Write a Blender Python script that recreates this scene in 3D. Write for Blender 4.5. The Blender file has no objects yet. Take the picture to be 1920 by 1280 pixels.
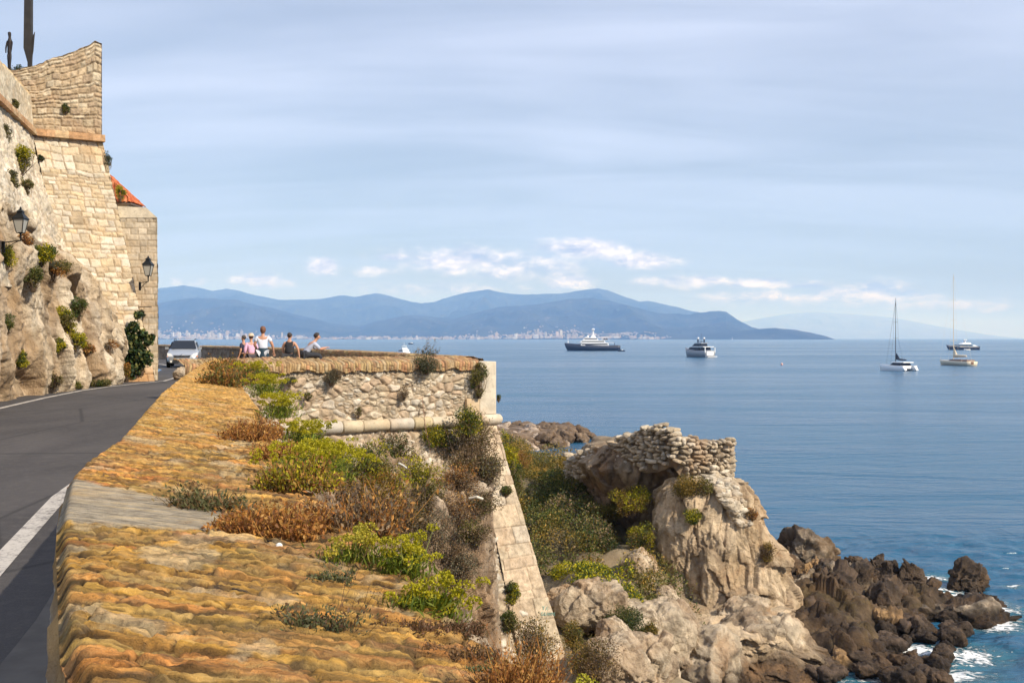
import bpy, math, random
import numpy as np
from mathutils import Vector, Matrix, Euler
R = math.radians
S = bpy.context.scene
C = S.collection
F0 = 1900.0            # focal length in pixels of the 1920 px wide photograph
CAMZ = 1.7             # eye height above the road
SEA = -10.3            # sea level

# ------------------------------------------------------------------ camera
cam = bpy.data.cameras.new('camera'); camo = bpy.data.objects.new('camera', cam); C.objects.link(camo)
cam.sensor_width = 36; cam.lens = 36 * F0 / 1920; cam.clip_start = 0.1; cam.clip_end = 120000
camo.location = (0, 0, CAMZ); camo.rotation_euler = (R(90 - 0.18), 0, 0)
S.camera = camo

# ------------------------------------------------------------------ light and sky
SUN_EL = 38.0; SUN_AZ = math.degrees(math.atan2(0.80, -0.60))   # clockwise from +Y
ld = bpy.data.lights.new('sun', 'SUN'); ld.energy = 4.9; ld.angle = R(0.53); ld.color = (1.0, 0.91, 0.77)
lo = bpy.data.objects.new('sun', ld); C.objects.link(lo)
tosun = Vector((math.sin(R(SUN_AZ)) * math.cos(R(SUN_EL)), math.cos(R(SUN_AZ)) * math.cos(R(SUN_EL)), math.sin(R(SUN_EL))))
lo.rotation_euler = tosun.to_track_quat('Z', 'Y').to_euler()
S.view_settings.view_transform = 'Standard'; S.view_settings.look = 'None'
S.view_settings.exposure = 0.18; S.view_settings.gamma = 1.0
S.cycles.use_denoising = True
S.cycles.max_bounces = 5; S.cycles.diffuse_bounces = 2; S.cycles.glossy_bounces = 2
S.cycles.transmission_bounces = 3; S.cycles.transparent_max_bounces = 8; S.cycles.volume_bounces = 1
S.cycles.caustics_reflective = False; S.cycles.caustics_refractive = False


class NB:
    """small node builder"""
    def __init__(s, nt): s.nt = nt; s.n = nt.nodes; s.l = nt.links
    def put(s, sock, v):
        if v is None: return
        if isinstance(v, bpy.types.NodeSocket): s.l.new(v, sock)
        elif isinstance(v, (int, float)):
            try: sock.default_value = v
            except TypeError: sock.default_value = [v] * len(sock.default_value)
        else:
            v = list(v)
            if len(sock.default_value) == 4 and len(v) == 3: v = v + [1]
            sock.default_value = v
    def m(s, op, a, b=None, c=None, clamp=False):
        x = s.n.new('ShaderNodeMath'); x.operation = op; x.use_clamp = clamp
        for i, v in enumerate((a, b, c)): s.put(x.inputs[i], v)
        return x.outputs[0]
    def sstep(s, v, lo, hi):
        x = s.n.new('ShaderNodeMapRange'); x.interpolation_type = 'SMOOTHSTEP'
        s.put(x.inputs[0], v); s.put(x.inputs[1], lo); s.put(x.inputs[2], hi)
        x.inputs[3].default_value = 0; x.inputs[4].default_value = 1
        return x.outputs[0]
    def mix(s, f, a, b, mode='MIX'):
        x = s.n.new('ShaderNodeMix'); x.data_type = 'RGBA'; x.blend_type = mode; x.clamp_factor = True
        s.put(x.inputs['Factor'] if False else x.inputs[0], f); s.put(x.inputs[6], a); s.put(x.inputs[7], b)
        return x.outputs[2]
    def comb(s, x, y, z=0.0):
        k = s.n.new('ShaderNodeCombineXYZ'); s.put(k.inputs[0], x); s.put(k.inputs[1], y); s.put(k.inputs[2], z); return k.outputs[0]
    def sep(s, v):
        k = s.n.new('ShaderNodeSeparateXYZ'); s.put(k.inputs[0], v); return k.outputs
    def noise(s, vec, scale, detail=4, rough=0.5, dist=0.0, col=False):
        k = s.n.new('ShaderNodeTexNoise'); s.put(k.inputs['Vector'], vec); k.inputs['Scale'].default_value = scale
        k.inputs['Detail'].default_value = detail; k.inputs['Roughness'].default_value = rough; k.inputs['Distortion'].default_value = dist
        return k.outputs[1] if col else k.outputs[0]
    def vor(s, vec, scale, feature='F1', out='Distance', rnd=1.0):
        k = s.n.new('ShaderNodeTexVoronoi'); k.feature = feature; s.put(k.inputs['Vector'], vec)
        k.inputs['Scale'].default_value = scale; k.inputs['Randomness'].default_value = rnd
        return k.outputs[out]
    def mapping(s, vec, scale=(1, 1, 1), loc=(0, 0, 0), rot=(0, 0, 0)):
        k = s.n.new('ShaderNodeMapping'); s.put(k.inputs['Vector'], vec); k.inputs['Scale'].default_value = scale
        k.inputs['Location'].default_value = loc; k.inputs['Rotation'].default_value = rot; return k.outputs[0]
    def pos(s): return s.n.new('ShaderNodeNewGeometry').outputs['Position']
    def objc(s): return s.n.new('ShaderNodeTexCoord').outputs['Object']
    def attr(s, name, fac=False):
        k = s.n.new('ShaderNodeAttribute'); k.attribute_name = name; return k.outputs['Fac' if fac else 'Color']
    def bump(s, h, strength, dist, normal=None):
        k = s.n.new('ShaderNodeBump'); s.put(k.inputs['Height'], h); s.put(k.inputs['Strength'], strength)
        s.put(k.inputs['Distance'], dist); s.put(k.inputs['Normal'], normal) if normal else None
        return k.outputs[0]


w = bpy.data.worlds.new('World'); S.world = w; w.use_nodes = True
nb = NB(w.node_tree); nb.n.clear()
sky = nb.n.new('ShaderNodeTexSky'); sky.sky_type = 'NISHITA'; sky.sun_disc = False
sky.sun_elevation = R(SUN_EL); sky.sun_rotation = R(SUN_AZ); sky.altitude = 10; sky.air_density = 1.0; sky.dust_density = 1.2; sky.ozone_density = 1.3
dirv = nb.n.new('ShaderNodeTexCoord').outputs['Generated']
dx, dy, dz = nb.sep(dirv)
az = nb.m('ARCTAN2', dx, dy)
el = nb.m('ARCSINE', dz)
# thin high veil, drawn out in long streaks
vz = nb.m('ADD', nb.m('MAXIMUM', dz, 0.0), 0.16)
vx = nb.m('DIVIDE', dx, vz); vy = nb.m('DIVIDE', dy, vz)
v1 = nb.noise(nb.mapping(nb.comb(vx, vy, 0), (0.55, 1.0, 1), (2.3, 5.1, 0), (0, 0, R(-12))), 0.9, 4, 0.5, 0.6)
v2 = nb.noise(nb.mapping(nb.comb(vx, vy, 0), (0.35, 1.6, 1), (7.3, 1.1, 3), (0, 0, R(-14))), 1.6, 4, 0.52, 0.9)
veil = nb.m('MULTIPLY', nb.sstep(nb.m('ADD', nb.m('MULTIPLY', v1, 0.6), nb.m('MULTIPLY', v2, 0.4)), 0.34, 0.66), 0.46)
veil = nb.m('ADD', veil, 0.40)
skyc = nb.mix(1.0, sky.outputs[0], (1.0, 1.0, 1.0), 'MULTIPLY')
low_ = nb.sstep(el, 0.30, 0.02)
c1 = nb.mix(veil, skyc, nb.mix(low_, (7.9, 8.9, 11.6), (5.6, 7.2, 10.2)))
# low cumulus bank over the hills: envelope of soft patches times noise
blobs = [(610, 503, 26, 15, .55), (490, 526, 55, 11, .42), (370, 528, 14, 10, .32), (335, 525, 12, 8, .3), (745, 483, 30, 8, .40), (715, 508, 34, 9, .34),
         (860, 488, 110, 20, .46), (940, 512, 60, 13, .36), (1100, 468, 75, 17, .50), (1205, 488, 65, 13, .45), (1070, 528, 45, 13, .44), (990, 502, 110, 26, .34),
         (1325, 530, 42, 11, .52), (1420, 529, 55, 8, .50), (1500, 537, 65, 7, .42), (1640, 543, 48, 14, .58), (1700, 552, 55, 10, .48), (1580, 549, 65, 11, .46),
         (1480, 560, 150, 12, .34), (1250, 527, 55, 11, .34), (820, 542, 170, 12, .26), (1790, 570, 90, 12, .26)]
env = None
wob = nb.noise(nb.comb(az, el, 3.3), 22, 3, 0.5, 0, True)
wx_, wy_, _ = nb.sep(wob)
azw = nb.m('ADD', az, nb.m('MULTIPLY', nb.m('SUBTRACT', wx_, 0.5), 0.024))
elw = nb.m('ADD', el, nb.m('MULTIPLY', nb.m('SUBTRACT', wy_, 0.5), 0.012))
for (px, py, wx, wy, am) in blobs:
    a0 = math.atan((px - 960) / F0); e0 = (634 - py) / F0 * math.cos(a0)
    ax = nb.m('MULTIPLY', nb.m('SUBTRACT', azw, a0), F0 / wx); ay = nb.m('MULTIPLY', nb.m('SUBTRACT', elw, e0), F0 / wy)
    r2 = nb.m('ADD', nb.m('MULTIPLY', ax, ax), nb.m('MULTIPLY', ay, ay))
    g = nb.m('MULTIPLY', nb.m('EXPONENT', nb.m('MULTIPLY', r2, -0.6)), am)
    env = g if env is None else nb.m('MAXIMUM', env, g)
# the same kind of bank carries on round the rest of the horizon
bank = nb.m('MULTIPLY', nb.m('EXPONENT', nb.m('MULTIPLY', nb.m('POWER', nb.m('DIVIDE', nb.m('SUBTRACT', el, 0.06), 0.03), 2), -1)),
            nb.sstep(nb.m('ABSOLUTE', az), 0.75, 1.1))
env = nb.m('MULTIPLY', nb.m('MAXIMUM', env, nb.m('MULTIPLY', bank, 0.34)), 1.22)
pc = nb.comb(nb.m('MULTIPLY', az, 0.75), nb.m('MULTIPLY', el, 1.5), 0)
pu = nb.comb(nb.m('ADD', nb.m('MULTIPLY', az, 0.75), 0.004), nb.m('ADD', nb.m('MULTIPLY', el, 1.5), 0.012), 0)
n1 = nb.noise(pc, 38, 7, 0.62); n2 = nb.noise(pu, 38, 5, 0.62)
dens = nb.sstep(nb.m('ADD', env, nb.m('MULTIPLY', n1, 0.85)), 0.50, 1.02)
dens = nb.m('MULTIPLY', dens, nb.sstep(env, 0.03, 0.16))
top = nb.m('ADD', nb.m('MULTIPLY', nb.m('SUBTRACT', n1, n2), 2.6), 0.42, clamp=True)
ccol = nb.mix(top, (4.3, 5.2, 8.4), (13.6, 13.2, 14.2))
c2 = nb.mix(nb.m('MULTIPLY', dens, 0.95), c1, ccol)
bg = nb.n.new('ShaderNodeBackground'); bg.inputs[1].default_value = 0.088; nb.l.new(c2, bg.inputs[0])
wo = nb.n.new('ShaderNodeOutputWorld'); nb.l.new(bg.outputs[0], wo.inputs[0])

# ------------------------------------------------------------------ numpy noise
def hsh(a, b, c, s=0):
    n = (a.astype(np.int64) * 73856093) ^ (b.astype(np.int64) * 19349663) ^ (c.astype(np.int64) * 83492791) ^ (s * 26544357 + 12345)
    n = (n ^ (n >> 13)) & 0xffffffff
    n = (n * 1274126177) & 0xffffffff
    n = n ^ (n >> 16)
    n = (n * 224682251) & 0xffffffff
    n = n ^ (n >> 13)
    return (n & 0xffffff) / float(0x1000000)

def vn(P, s=0):
    P = np.asarray(P, float); I = np.floor(P).astype(np.int64); f = P - I; f = f * f * f * (f * (f * 6 - 15) + 10)
    x, y, z = I[..., 0], I[..., 1], I[..., 2]; fx, fy, fz = f[..., 0], f[..., 1], f[..., 2]
    def L(a, b, t): return a + (b - a) * t
    c = [[[hsh(x + i, y + j, z + k, s) for k in (0, 1)] for j in (0, 1)] for i in (0, 1)]
    return L(L(L(c[0][0][0], c[1][0][0], fx), L(c[0][1][0], c[1][1][0], fx), fy),
             L(L(c[0][0][1], c[1][0][1], fx), L(c[0][1][1], c[1][1][1], fx), fy), fz)

def fbm(P, o=4, s=0, g=0.5):
    P = np.asarray(P, float); t = 0; a = 1; n = 0
    for i in range(o):
        t = t + a * vn(P * (2.03 ** i) + i * 17.3, s + i); n += a; a *= g
    return t / n            # 0..1, mean .5

def ridged(P, o=4, s=0):
    P = np.asarray(P, float); t = 0; a = 1; n = 0
    for i in range(o):
        t = t + a * (1 - np.abs(2 * vn(P * (2.03 ** i) + i * 9.1, s + i) - 1)); n += a; a *= 0.5
    return t / n

def worley(P, s=0, dims=3):
    """F1, F2, integer id triple, centre"""
    P = np.asarray(P, float); I = np.floor(P).astype(np.int64)
    F1 = np.full(P.shape[:-1], 1e9); F2 = F1.copy(); ID = np.zeros(P.shape, np.int64); CT = np.zeros(P.shape)
    zs = (-1, 0, 1) if dims == 3 else (0,)
    for i in (-1, 0, 1):
        for j in (-1, 0, 1):
            for k in zs:
                a, b, c = I[..., 0] + i, I[..., 1] + j, I[..., 2] + k
                q = np.stack([a + hsh(a, b, c, s + 1), b + hsh(a, b, c, s + 2), (c + hsh(a, b, c, s + 3)) if dims == 3 else P[..., 2]], -1)
                d = np.sqrt(((P - q) ** 2).sum(-1)); m = d < F1
                F2 = np.where(m, F1, np.minimum(F2, d))
                F1 = np.where(m, d, F1)
                ID[m] = np.stack([a, b, c], -1)[m]; CT[m] = q[m]
    return F1, F2, ID, CT

def idr(ID, s): return hsh(ID[..., 0], ID[..., 1], ID[..., 2], s)

def facet(P, s=0):
    """blocky broken-rock displacement, about -0.5..0.5, and crack mask 0..1 (1 in the crack)"""
    F1, F2, ID, CT = worley(P, s)
    d = P - CT
    v = (idr(ID, s + 7) - 0.5) * 0.6
    for k in range(3): v = v + d[..., k] * (idr(ID, s + 8 + k) - 0.5) * 1.3
    return v, 1 - np.clip((F2 - F1) / 0.09, 0, 1)

def ss(a, b, x): t = np.clip((x - a) / (b - a), 0, 1); return t * t * (3 - 2 * t)

# ------------------------------------------------------------------ mesh and tagging helpers
def mk(name, V, Fc, mat, parent=None, smooth=False, col=None, extra=None):
    me = bpy.data.meshes.new(name); V = np.asarray(V, np.float32).reshape(-1, 3)
    if isinstance(Fc, np.ndarray):
        k = Fc.shape[1]; n = len(Fc)
        me.vertices.add(len(V)); me.vertices.foreach_set('co', V.ravel())
        me.loops.add(n * k); me.loops.foreach_set('vertex_index', Fc.astype(np.int32).ravel())
        me.polygons.add(n); me.polygons.foreach_set('loop_start', np.arange(0, n * k, k, dtype=np.int32))
        me.update(calc_edges=True)
    else:
        me.from_pydata([tuple(map(float, v)) for v in V], [], [tuple(int(i) for i in f) for f in Fc]); me.update()
    if col is not None:
        c = np.ones((len(V), 4), np.float32); c[:, :3] = np.asarray(col, np.float32).reshape(-1, 3)
        a = me.attributes.new('Col', 'FLOAT_COLOR', 'POINT'); a.data.foreach_set('color', c.ravel())
    if extra is not None:
        for kx, vx_ in extra.items():
            a = me.attributes.new(kx, 'FLOAT', 'POINT'); a.data.foreach_set('value', np.asarray(vx_, np.float32).ravel())
    if smooth: me.polygons.foreach_set('use_smooth', np.ones(len(me.polygons), bool))
    for m_ in (mat if isinstance(mat, (list, tuple)) else [mat]): me.materials.append(m_)
    o = bpy.data.objects.new(name, me); C.objects.link(o)
    if parent is not None: o.parent = parent
    return o

def tag(o, label, cat, group=None):
    o['label'] = label; o['category'] = cat
    if group: o['group'] = group
    return o

def struct(o): o['kind'] = 'structure'; return o

def thing(name, label, cat, loc=(0, 0, 0), rz=0, group=None):
    o = bpy.data.objects.new(name, None); C.objects.link(o); o.location = loc; o.rotation_euler = (0, 0, rz)
    o.empty_display_size = 0.2
    return tag(o, label, cat, group)

def grid_faces(nu, nv):
    i = np.arange(nu * nv).reshape(nu, nv)
    return np.stack([i[:-1, :-1], i[1:, :-1], i[1:, 1:], i[:-1, 1:]], -1).reshape(-1, 4)

def gnormal(P):
    du = np.gradient(P, axis=0); dv = np.gradient(P, axis=1); n = np.cross(du, dv)
    return n / (np.linalg.norm(n, axis=-1, keepdims=True) + 1e-9)

class MB:
    """collects boxes, tubes and the like into one mesh"""
    def __init__(s): s.v = []; s.f = []; s.c = []
    def add(s, V, F, col=(0.5, 0.5, 0.5)):
        b = len(s.v); s.v += [tuple(x) for x in V]; s.f += [tuple(i + b for i in f) for f in F]; s.c += [col] * len(V); return s
    def box(s, c, d, rz=0, col=(0.5, 0.5, 0.5), top=(1, 1)):
        V = []
        for z in (-1, 1):
            for (x, y) in ((-1, -1), (1, -1), (1, 1), (-1, 1)):
                k = top if z > 0 else (1, 1)
                X = x * d[0] / 2 * k[0]; Y = y * d[1] / 2 * k[1]
                V.append((c[0] + X * math.cos(rz) - Y * math.sin(rz), c[1] + X * math.sin(rz) + Y * math.cos(rz), c[2] + z * d[2] / 2))
        return s.add(V, [(0, 3, 2, 1), (4, 5, 6, 7), (0, 1, 5, 4), (1, 2, 6, 5), (2, 3, 7, 6), (3, 0, 4, 7)], col)
    def tube(s, pts, rad, n=8, col=(0.5, 0.5, 0.5), cap=True):
        pts = [Vector(p) for p in pts]; rad = rad if isinstance(rad, (list, tuple)) else [rad] * len(pts)
        V = []; F = []
        for i, p in enumerate(pts):
            t = (pts[min(i + 1, len(pts) - 1)] - pts[max(i - 1, 0)]).normalized()
            a = t.orthogonal().normalized() if abs(t.z) < 0.9 else Vector((1, 0, 0)).cross(t).normalized(); b = t.cross(a)
            for k in range(n):
                q = 2 * math.pi * k / n; V.append(p + (a * math.cos(q) + b * math.sin(q)) * rad[i])
        for i in range(len(pts) - 1):
            for k in range(n): F.append((i * n + k, i * n + (k + 1) % n, (i + 1) * n + (k + 1) % n, (i + 1) * n + k))
        if cap: F.append(tuple(range(n - 1, -1, -1))); F.append(tuple((len(pts) - 1) * n + k for k in range(n)))
        return s.add(V, F, col)
    def lathe(s, c, prof, n=16, col=(0.5, 0.5, 0.5)):
        V = []; F = []
        for (r, z) in prof:
            for k in range(n): V.append((c[0] + r * math.cos(2 * math.pi * k / n), c[1] + r * math.sin(2 * math.pi * k / n), c[2] + z))
        for i in range(len(prof) - 1):
            for k in range(n): F.append((i * n + k, i * n + (k + 1) % n, (i + 1) * n + (k + 1) % n, (i + 1) * n + k))
        F.append(tuple(range(n - 1, -1, -1))); F.append(tuple((len(prof) - 1) * n + k for k in range(n)))
        return s.add(V, F, col)
    def loft(s, rings, col=(0.5, 0.5, 0.5), closed=True, caps=True):
        n = len(rings[0]); V = [p for r in rings for p in r]; F = []
        for i in range(len(rings) - 1):
            for k in range(n if closed else n - 1): F.append((i * n + k, i * n + (k + 1) % n, (i + 1) * n + (k + 1) % n, (i + 1) * n + k))
        if caps: F.append(tuple(range(n - 1, -1, -1))); F.append(tuple((len(rings) - 1) * n + k for k in range(n)))
        return s.add(V, F, col)
    def build(s, name, mat, parent=None, smooth=False):
        return mk(name, np.array(s.v), s.f, mat, parent, smooth, col=np.array(s.c))

# pixel of the photograph -> world point: at distance d, or on the height z
def PD(px, py, d): return np.array([(px - 960) / F0 * d, d, CAMZ - (py - 634) / F0 * d])
def PZ(px, py, z):
    d = (CAMZ - z) * F0 / (py - 634); return np.array([(px - 960) / F0 * d, d, z])

# ------------------------------------------------------------------ materials
MATS = {}
def newmat(name):
    m = bpy.data.materials.new(name); m.use_nodes = True; b = NB(m.node_tree); b.n.clear()
    p = b.n.new('ShaderNodeBsdfPrincipled'); o = b.n.new('ShaderNodeOutputMaterial'); b.l.new(p.outputs[0], o.inputs[0])
    MATS[name] = m; return m, b, p, o

def m_plain(name, col, rough=0.6, metal=0.0, var=0.12, scale=3.0, bump=0.0, spec=0.5):
    m, b, p, o = newmat(name)
    n = b.noise(b.objc(), scale, 5, 0.6)
    c = b.mix(b.m('MULTIPLY', b.sstep(n, 0.3, 0.7), var * 2), col, [x * 0.45 for x in col])
    b.put(p.inputs['Base Color'], c); b.put(p.inputs['Roughness'], rough); b.put(p.inputs['Metallic'], metal)
    b.put(p.inputs['Specular IOR Level'], spec)
    if bump: b.put(p.inputs['Normal'], b.bump(n, 0.6, bump))
    return m

def m_stone(name, scale=6.0, streak=None, var=0.5, bump=0.02, bscale=9.0, rough=0.92, speck=None, speck_amt=0.4, stain=None, stain_scale=0.6, stain_amt=0.5, stretch=(1, 1, 1)):
    m, b, p, o = newmat(name)
    P = b.mapping(b.pos(), stretch); col = b.attr('Col')
    n = b.noise(P, scale, 6, 0.62)
    c = b.mix(1.0, col, b.mix(b.sstep(n, 0.25, 0.75), (1 - var, 1 - var, 1 - var), (1 + var * 0.6,) * 3), 'MULTIPLY')
    if streak is not None:
        k_ = b.noise(b.mapping(b.pos(), streak, (0, 0, 0), (0, 0, R(4))), 1.0, 7, 0.72, 0.4)
        c = b.mix(b.m('MULTIPLY', b.sstep(k_, 0.55, 0.68), 0.50), c, (0.20, 0.125, 0.055)); c = b.mix(b.m('MULTIPLY', b.sstep(k_, 0.50, 0.32), 0.5), c, (0.80, 0.54, 0.20))
    if stain is not None:
        s_ = b.noise(P, stain_scale, 6, 0.68, 0.6)
        c = b.mix(b.m('MULTIPLY', b.sstep(s_, 0.47, 0.68), stain_amt), c, stain)
    if speck is not None:
        s_ = b.noise(P, scale * 3.1, 4, 0.7)
        c = b.mix(b.m('MULTIPLY', b.sstep(s_, 0.56, 0.70), speck_amt), c, speck)
    b.put(p.inputs['Base Color'], c); b.put(p.inputs['Roughness'], rough); b.put(p.inputs['Specular IOR Level'], 0.2)
    h = b.m('ADD', b.noise(P, bscale, 8, 0.7), b.m('MULTIPLY', b.noise(P, bscale * 4.3, 4, 0.7), 0.4))
    if streak is not None: h = b.m('SUBTRACT', h, b.m('MULTIPLY', b.sstep(k_, 0.50, 0.68), 0.8))
    b.put(p.inputs['Normal'], b.bump(h, 0.9, bump))
    return m

def m_leaf(name, trans=0.35, rough=0.6):
    m, b, p, o = newmat(name)
    col = b.attr('Col'); b.put(p.inputs['Base Color'], col); b.put(p.inputs['Roughness'], rough); b.put(p.inputs['Specular IOR Level'], 0.25)
    t = b.n.new('ShaderNodeBsdfTranslucent'); b.put(t.inputs[0], b.mix(1.0, col, (1.25, 1.3, 0.7), 'MULTIPLY'))
    x = b.n.new('ShaderNodeMixShader'); x.inputs[0].default_value = trans
    b.l.new(p.outputs[0], x.inputs[1]); b.l.new(t.outputs[0], x.inputs[2]); b.l.new(x.outputs[0], o.inputs[0])
    return m

M_WALLTOP = m_stone('weathered_brick', 14, (5, 34, 5), 0.40, 0.018, 60, speck=(0.13, 0.09, 0.05), speck_amt=0.55, stain=(0.66, 0.36, 0.10), stain_scale=1.3, stain_amt=0.4)
M_RUBBLE = m_stone('rubble_masonry', 5, None, 0.38, 0.02, 14, speck=(0.10, 0.075, 0.055), speck_amt=0.5, stain=(0.42, 0.26, 0.14), stain_scale=0.9, stain_amt=0.3)
M_ASHLAR = m_stone('ashlar_masonry', 3, None, 0.24, 0.02, 10, speck=(0.16, 0.12, 0.08), speck_amt=0.4, stain=(0.55, 0.36, 0.19), stain_scale=0.5, stain_amt=0.45)
M_ROCK = m_stone('limestone_rock', 1.8, None, 0.42, 0.17, 3.6, speck=(0.13, 0.09, 0.06), speck_amt=0.5, stain=(0.40, 0.23, 0.11), stain_scale=0.42, stain_amt=0.55)
M_CLIFF = m_stone('cliff_rock', 1.8, None, 0.40, 0.14, 4.0, speck=(0.13, 0.09, 0.06), speck_amt=0.6, stain=(0.40, 0.26, 0.14), stain_scale=0.5, stain_amt=0.55, stretch=(1, 1, 0.55))
M_DARKROCK = m_stone('shore_rock', 1.8, None, 0.55, 0.16, 3.2, rough=0.8, speck=(0.17, 0.12, 0.08), speck_amt=0.35, stain=(0.13, 0.072, 0.03), stain_scale=0.5, stain_amt=0.6)
M_SOIL = m_stone('hillside_soil', 1.5, None, 0.4, 0.06, 5, speck=(0.08, 0.07, 0.03), speck_amt=0.5, stain=(0.16, 0.11, 0.06), stain_scale=0.4, stain_amt=0.6)
M_LEAF = m_leaf('foliage', 0.30)
M_STEM = m_stone('plant_stem', 20, None, 0.3, 0.0, 10)
M_VCOL = m_stone('painted_surface', 8, None, 0.10, 0.0, 10, rough=0.5)
# ------------------------------------------------------------------ plan of the near parapet, from the photograph
def interp(tab, t):
    tab = np.array(tab, float); return np.stack([np.interp(t, tab[:, 0], tab[:, k]) for k in range(1, tab.shape[1])], -1)
# (y, x) of the road-side edge and of the sea-side edge of the parapet's top
WL = [(-6, 2.9), (-3, 1.45), (0, 0.05), (1.706, -.727), (1.964, -.877), (3.01, -1.355), (3.38, -1.52), (4.30, -1.89), (4.77, -2.03), (5.92, -2.305), (10.9, -3.79), (15.5, -5.06), (23.95, -7.3), (29.0, -8.47), (30.2, -8.9)]
WR = [(-6, 4.0), (-3, 2.6), (0, 1.1), (2.06, .125), (2.37, -.03), (2.55, -.12), (3.12, -.34), (3.8, -.60), (4.35, -.78), (6.0, -1.31), (8.5, -2.06), (11.5, -2.95), (17.5, -4.75), (23.75, -6.6), (27.4, -7.75), (30.2, -8.4)]
# sea-side line of the bastion parapet and the one that runs on along the coast
A0 = np.array([-7.9, 28.2]); B0 = np.array([-0.55, 33.0])
SEAP = np.array([(-0.55, 33.0), (-2.9, 37.6), (-6.0, 44.8), (-10.4, 54), (-15.8, 65), (-23.0, 77), (-31.0, 88), (-45, 104), (-62, 118)])

# ------------------------------------------------------------------ water
def fine(a, b, s): return list(np.arange(a, b, s))
xs = [-60000, -20000, -6000, -2000, -600, -200, -80, -40, -20, -8] + fine(-4, 7, 1.0) + fine(7, 33, 0.16) + fine(33, 60, 1.5) + [80, 120, 200, 400, 900, 2500, 8000, 25000, 60000]
ys = [-2000, -300, -60, -10, 10, 20] + fine(26, 62, 0.16) + fine(62, 140, 2.5) + [160, 200, 260, 350, 500, 800, 1400, 2600, 5000, 9000, 16000, 30000, 58000]
X, Y = np.meshgrid(xs, ys, indexing='ij')
near = ss(5, 9, X) * (1 - ss(31, 34, X)) * ss(24, 28, Y) * (1 - ss(60, 66, Y))
wv = (fbm(np.stack([X * 0.5, Y * 0.8, X * 0], -1), 4, 3) - 0.5) * 0.45
Z = SEA + wv * near
# surf: white water wraps the outer rocks (x, y, radius, strength)
surf = [PZ(1760, 1112, SEA), PZ(1740, 1085, SEA), PZ(1800, 1125, SEA), PZ(1715, 1130, SEA), PZ(1860, 1145, SEA), PZ(1880, 1170, SEA),
        PZ(1725, 1222, SEA), PZ(1765, 1230, SEA), PZ(1800, 1225, SEA), PZ(1700, 1280, SEA), PZ(1760, 1262, SEA), PZ(1875, 1180, SEA), PZ(1900, 1100, SEA), PZ(1840, 1130, SEA), PZ(1690, 1232, SEA), PZ(1720, 1262, SEA), PZ(1790, 1262, SEA)]
srad = [1.0, .9, 1.1, .7, .9, .8, 1.1, 1.2, 1.1, 1.5, 1.2, .7, .3, .8, .9, 1.2, .9]
fo = np.zeros_like(X)
for q, r in zip(surf, srad):
    dd = np.sqrt(((X - q[0]) / (1.7 * r)) ** 2 + ((Y - q[1]) / (1.15 * r)) ** 2)
    fo = np.maximum(fo, np.exp(-dd * dd))
water = struct(mk('water', np.stack([X, Y, Z], -1), grid_faces(*X.shape), None or newmat('sea_water')[0], smooth=True, extra={'foam': fo}))
m = MATS['sea_water']; b = NB(m.node_tree); p = [n for n in b.n if n.type == 'BSDF_PRINCIPLED'][0]
P = b.pos(); foam = b.attr('foam', True)
lanes = b.noise(b.mapping(P, (0.0022, 0.012, 0)), 1.0, 5, 0.6, 0.8)
lane2 = b.noise(b.mapping(P, (0.012, 0.05, 0), (31, 7, 0)), 1.0, 5, 0.6, 0.5)
lane = b.sstep(b.m('ADD', b.m('MULTIPLY', lanes, 0.6), b.m('MULTIPLY', lane2, 0.4)), 0.38, 0.62)
fn = b.noise(b.mapping(P, (1, 1.6, 1)), 1.5, 8, 0.72, 1.2)
fine_ = b.vor(b.mapping(P, (1, 1.3, 1)), 2.3, 'DISTANCE_TO_EDGE')
fm = b.sstep(b.m('ADD', b.m('ADD', foam, b.m('MULTIPLY', b.m('SUBTRACT', fn, 0.5), 3.0)), b.m('MULTIPLY', fine_, -0.8)), 0.52, 0.80)
deep = b.mix(lane, (0.010, 0.070, 0.145), (0.018, 0.098, 0.180))
deep = b.mix(b.m('MULTIPLY', b.sstep(foam, 0.02, 0.5), 0.75), deep, (0.03, 0.12, 0.155))
b.put(p.inputs['Base Color'], b.mix(fm, deep, (0.78, 0.80, 0.80)))
b.put(p.inputs['Roughness'], b.m('ADD', b.m('MULTIPLY', fm, 0.6), b.m('ADD', 0.16, b.m('MULTIPLY', lane, 0.10))))
p.inputs['IOR'].default_value = 1.33
h1 = b.noise(b.mapping(P, (0.7, 1.5, 1)), 1.4, 5, 0.62, 0.4)
h2 = b.noise(b.mapping(P, (0.16, 0.42, 1), (3, 9, 0)), 1.0, 4, 0.6, 0.6)
h3 = b.noise(b.mapping(P, (0.02, 0.07, 1), (3, 9, 0)), 1.0, 3, 0.6, 0.6)
hh = b.m('ADD', b.m('ADD', b.m('MULTIPLY', h1, 0.30), b.m('MULTIPLY', h2, 1.0)), b.m('MULTIPLY', h3, 3.0))
hh = b.m('ADD', hh, b.m('MULTIPLY', fm, 0.15))
b.put(p.inputs['Normal'], b.bump(hh, b.m('ADD', 0.55, b.m('MULTIPLY', lane, 0.45)), 0.62))

# ------------------------------------------------------------------ far hills
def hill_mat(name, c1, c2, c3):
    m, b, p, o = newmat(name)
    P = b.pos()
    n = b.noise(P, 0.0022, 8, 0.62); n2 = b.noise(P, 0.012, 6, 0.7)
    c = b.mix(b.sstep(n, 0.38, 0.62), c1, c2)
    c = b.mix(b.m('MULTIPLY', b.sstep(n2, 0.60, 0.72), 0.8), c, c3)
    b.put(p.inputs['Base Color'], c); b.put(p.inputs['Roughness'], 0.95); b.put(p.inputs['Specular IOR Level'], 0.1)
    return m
M_HILL = hill_mat('wooded_hill', (0.010, 0.016, 0.014), (0.036, 0.040, 0.030), (0.22, 0.18, 0.13))

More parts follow.
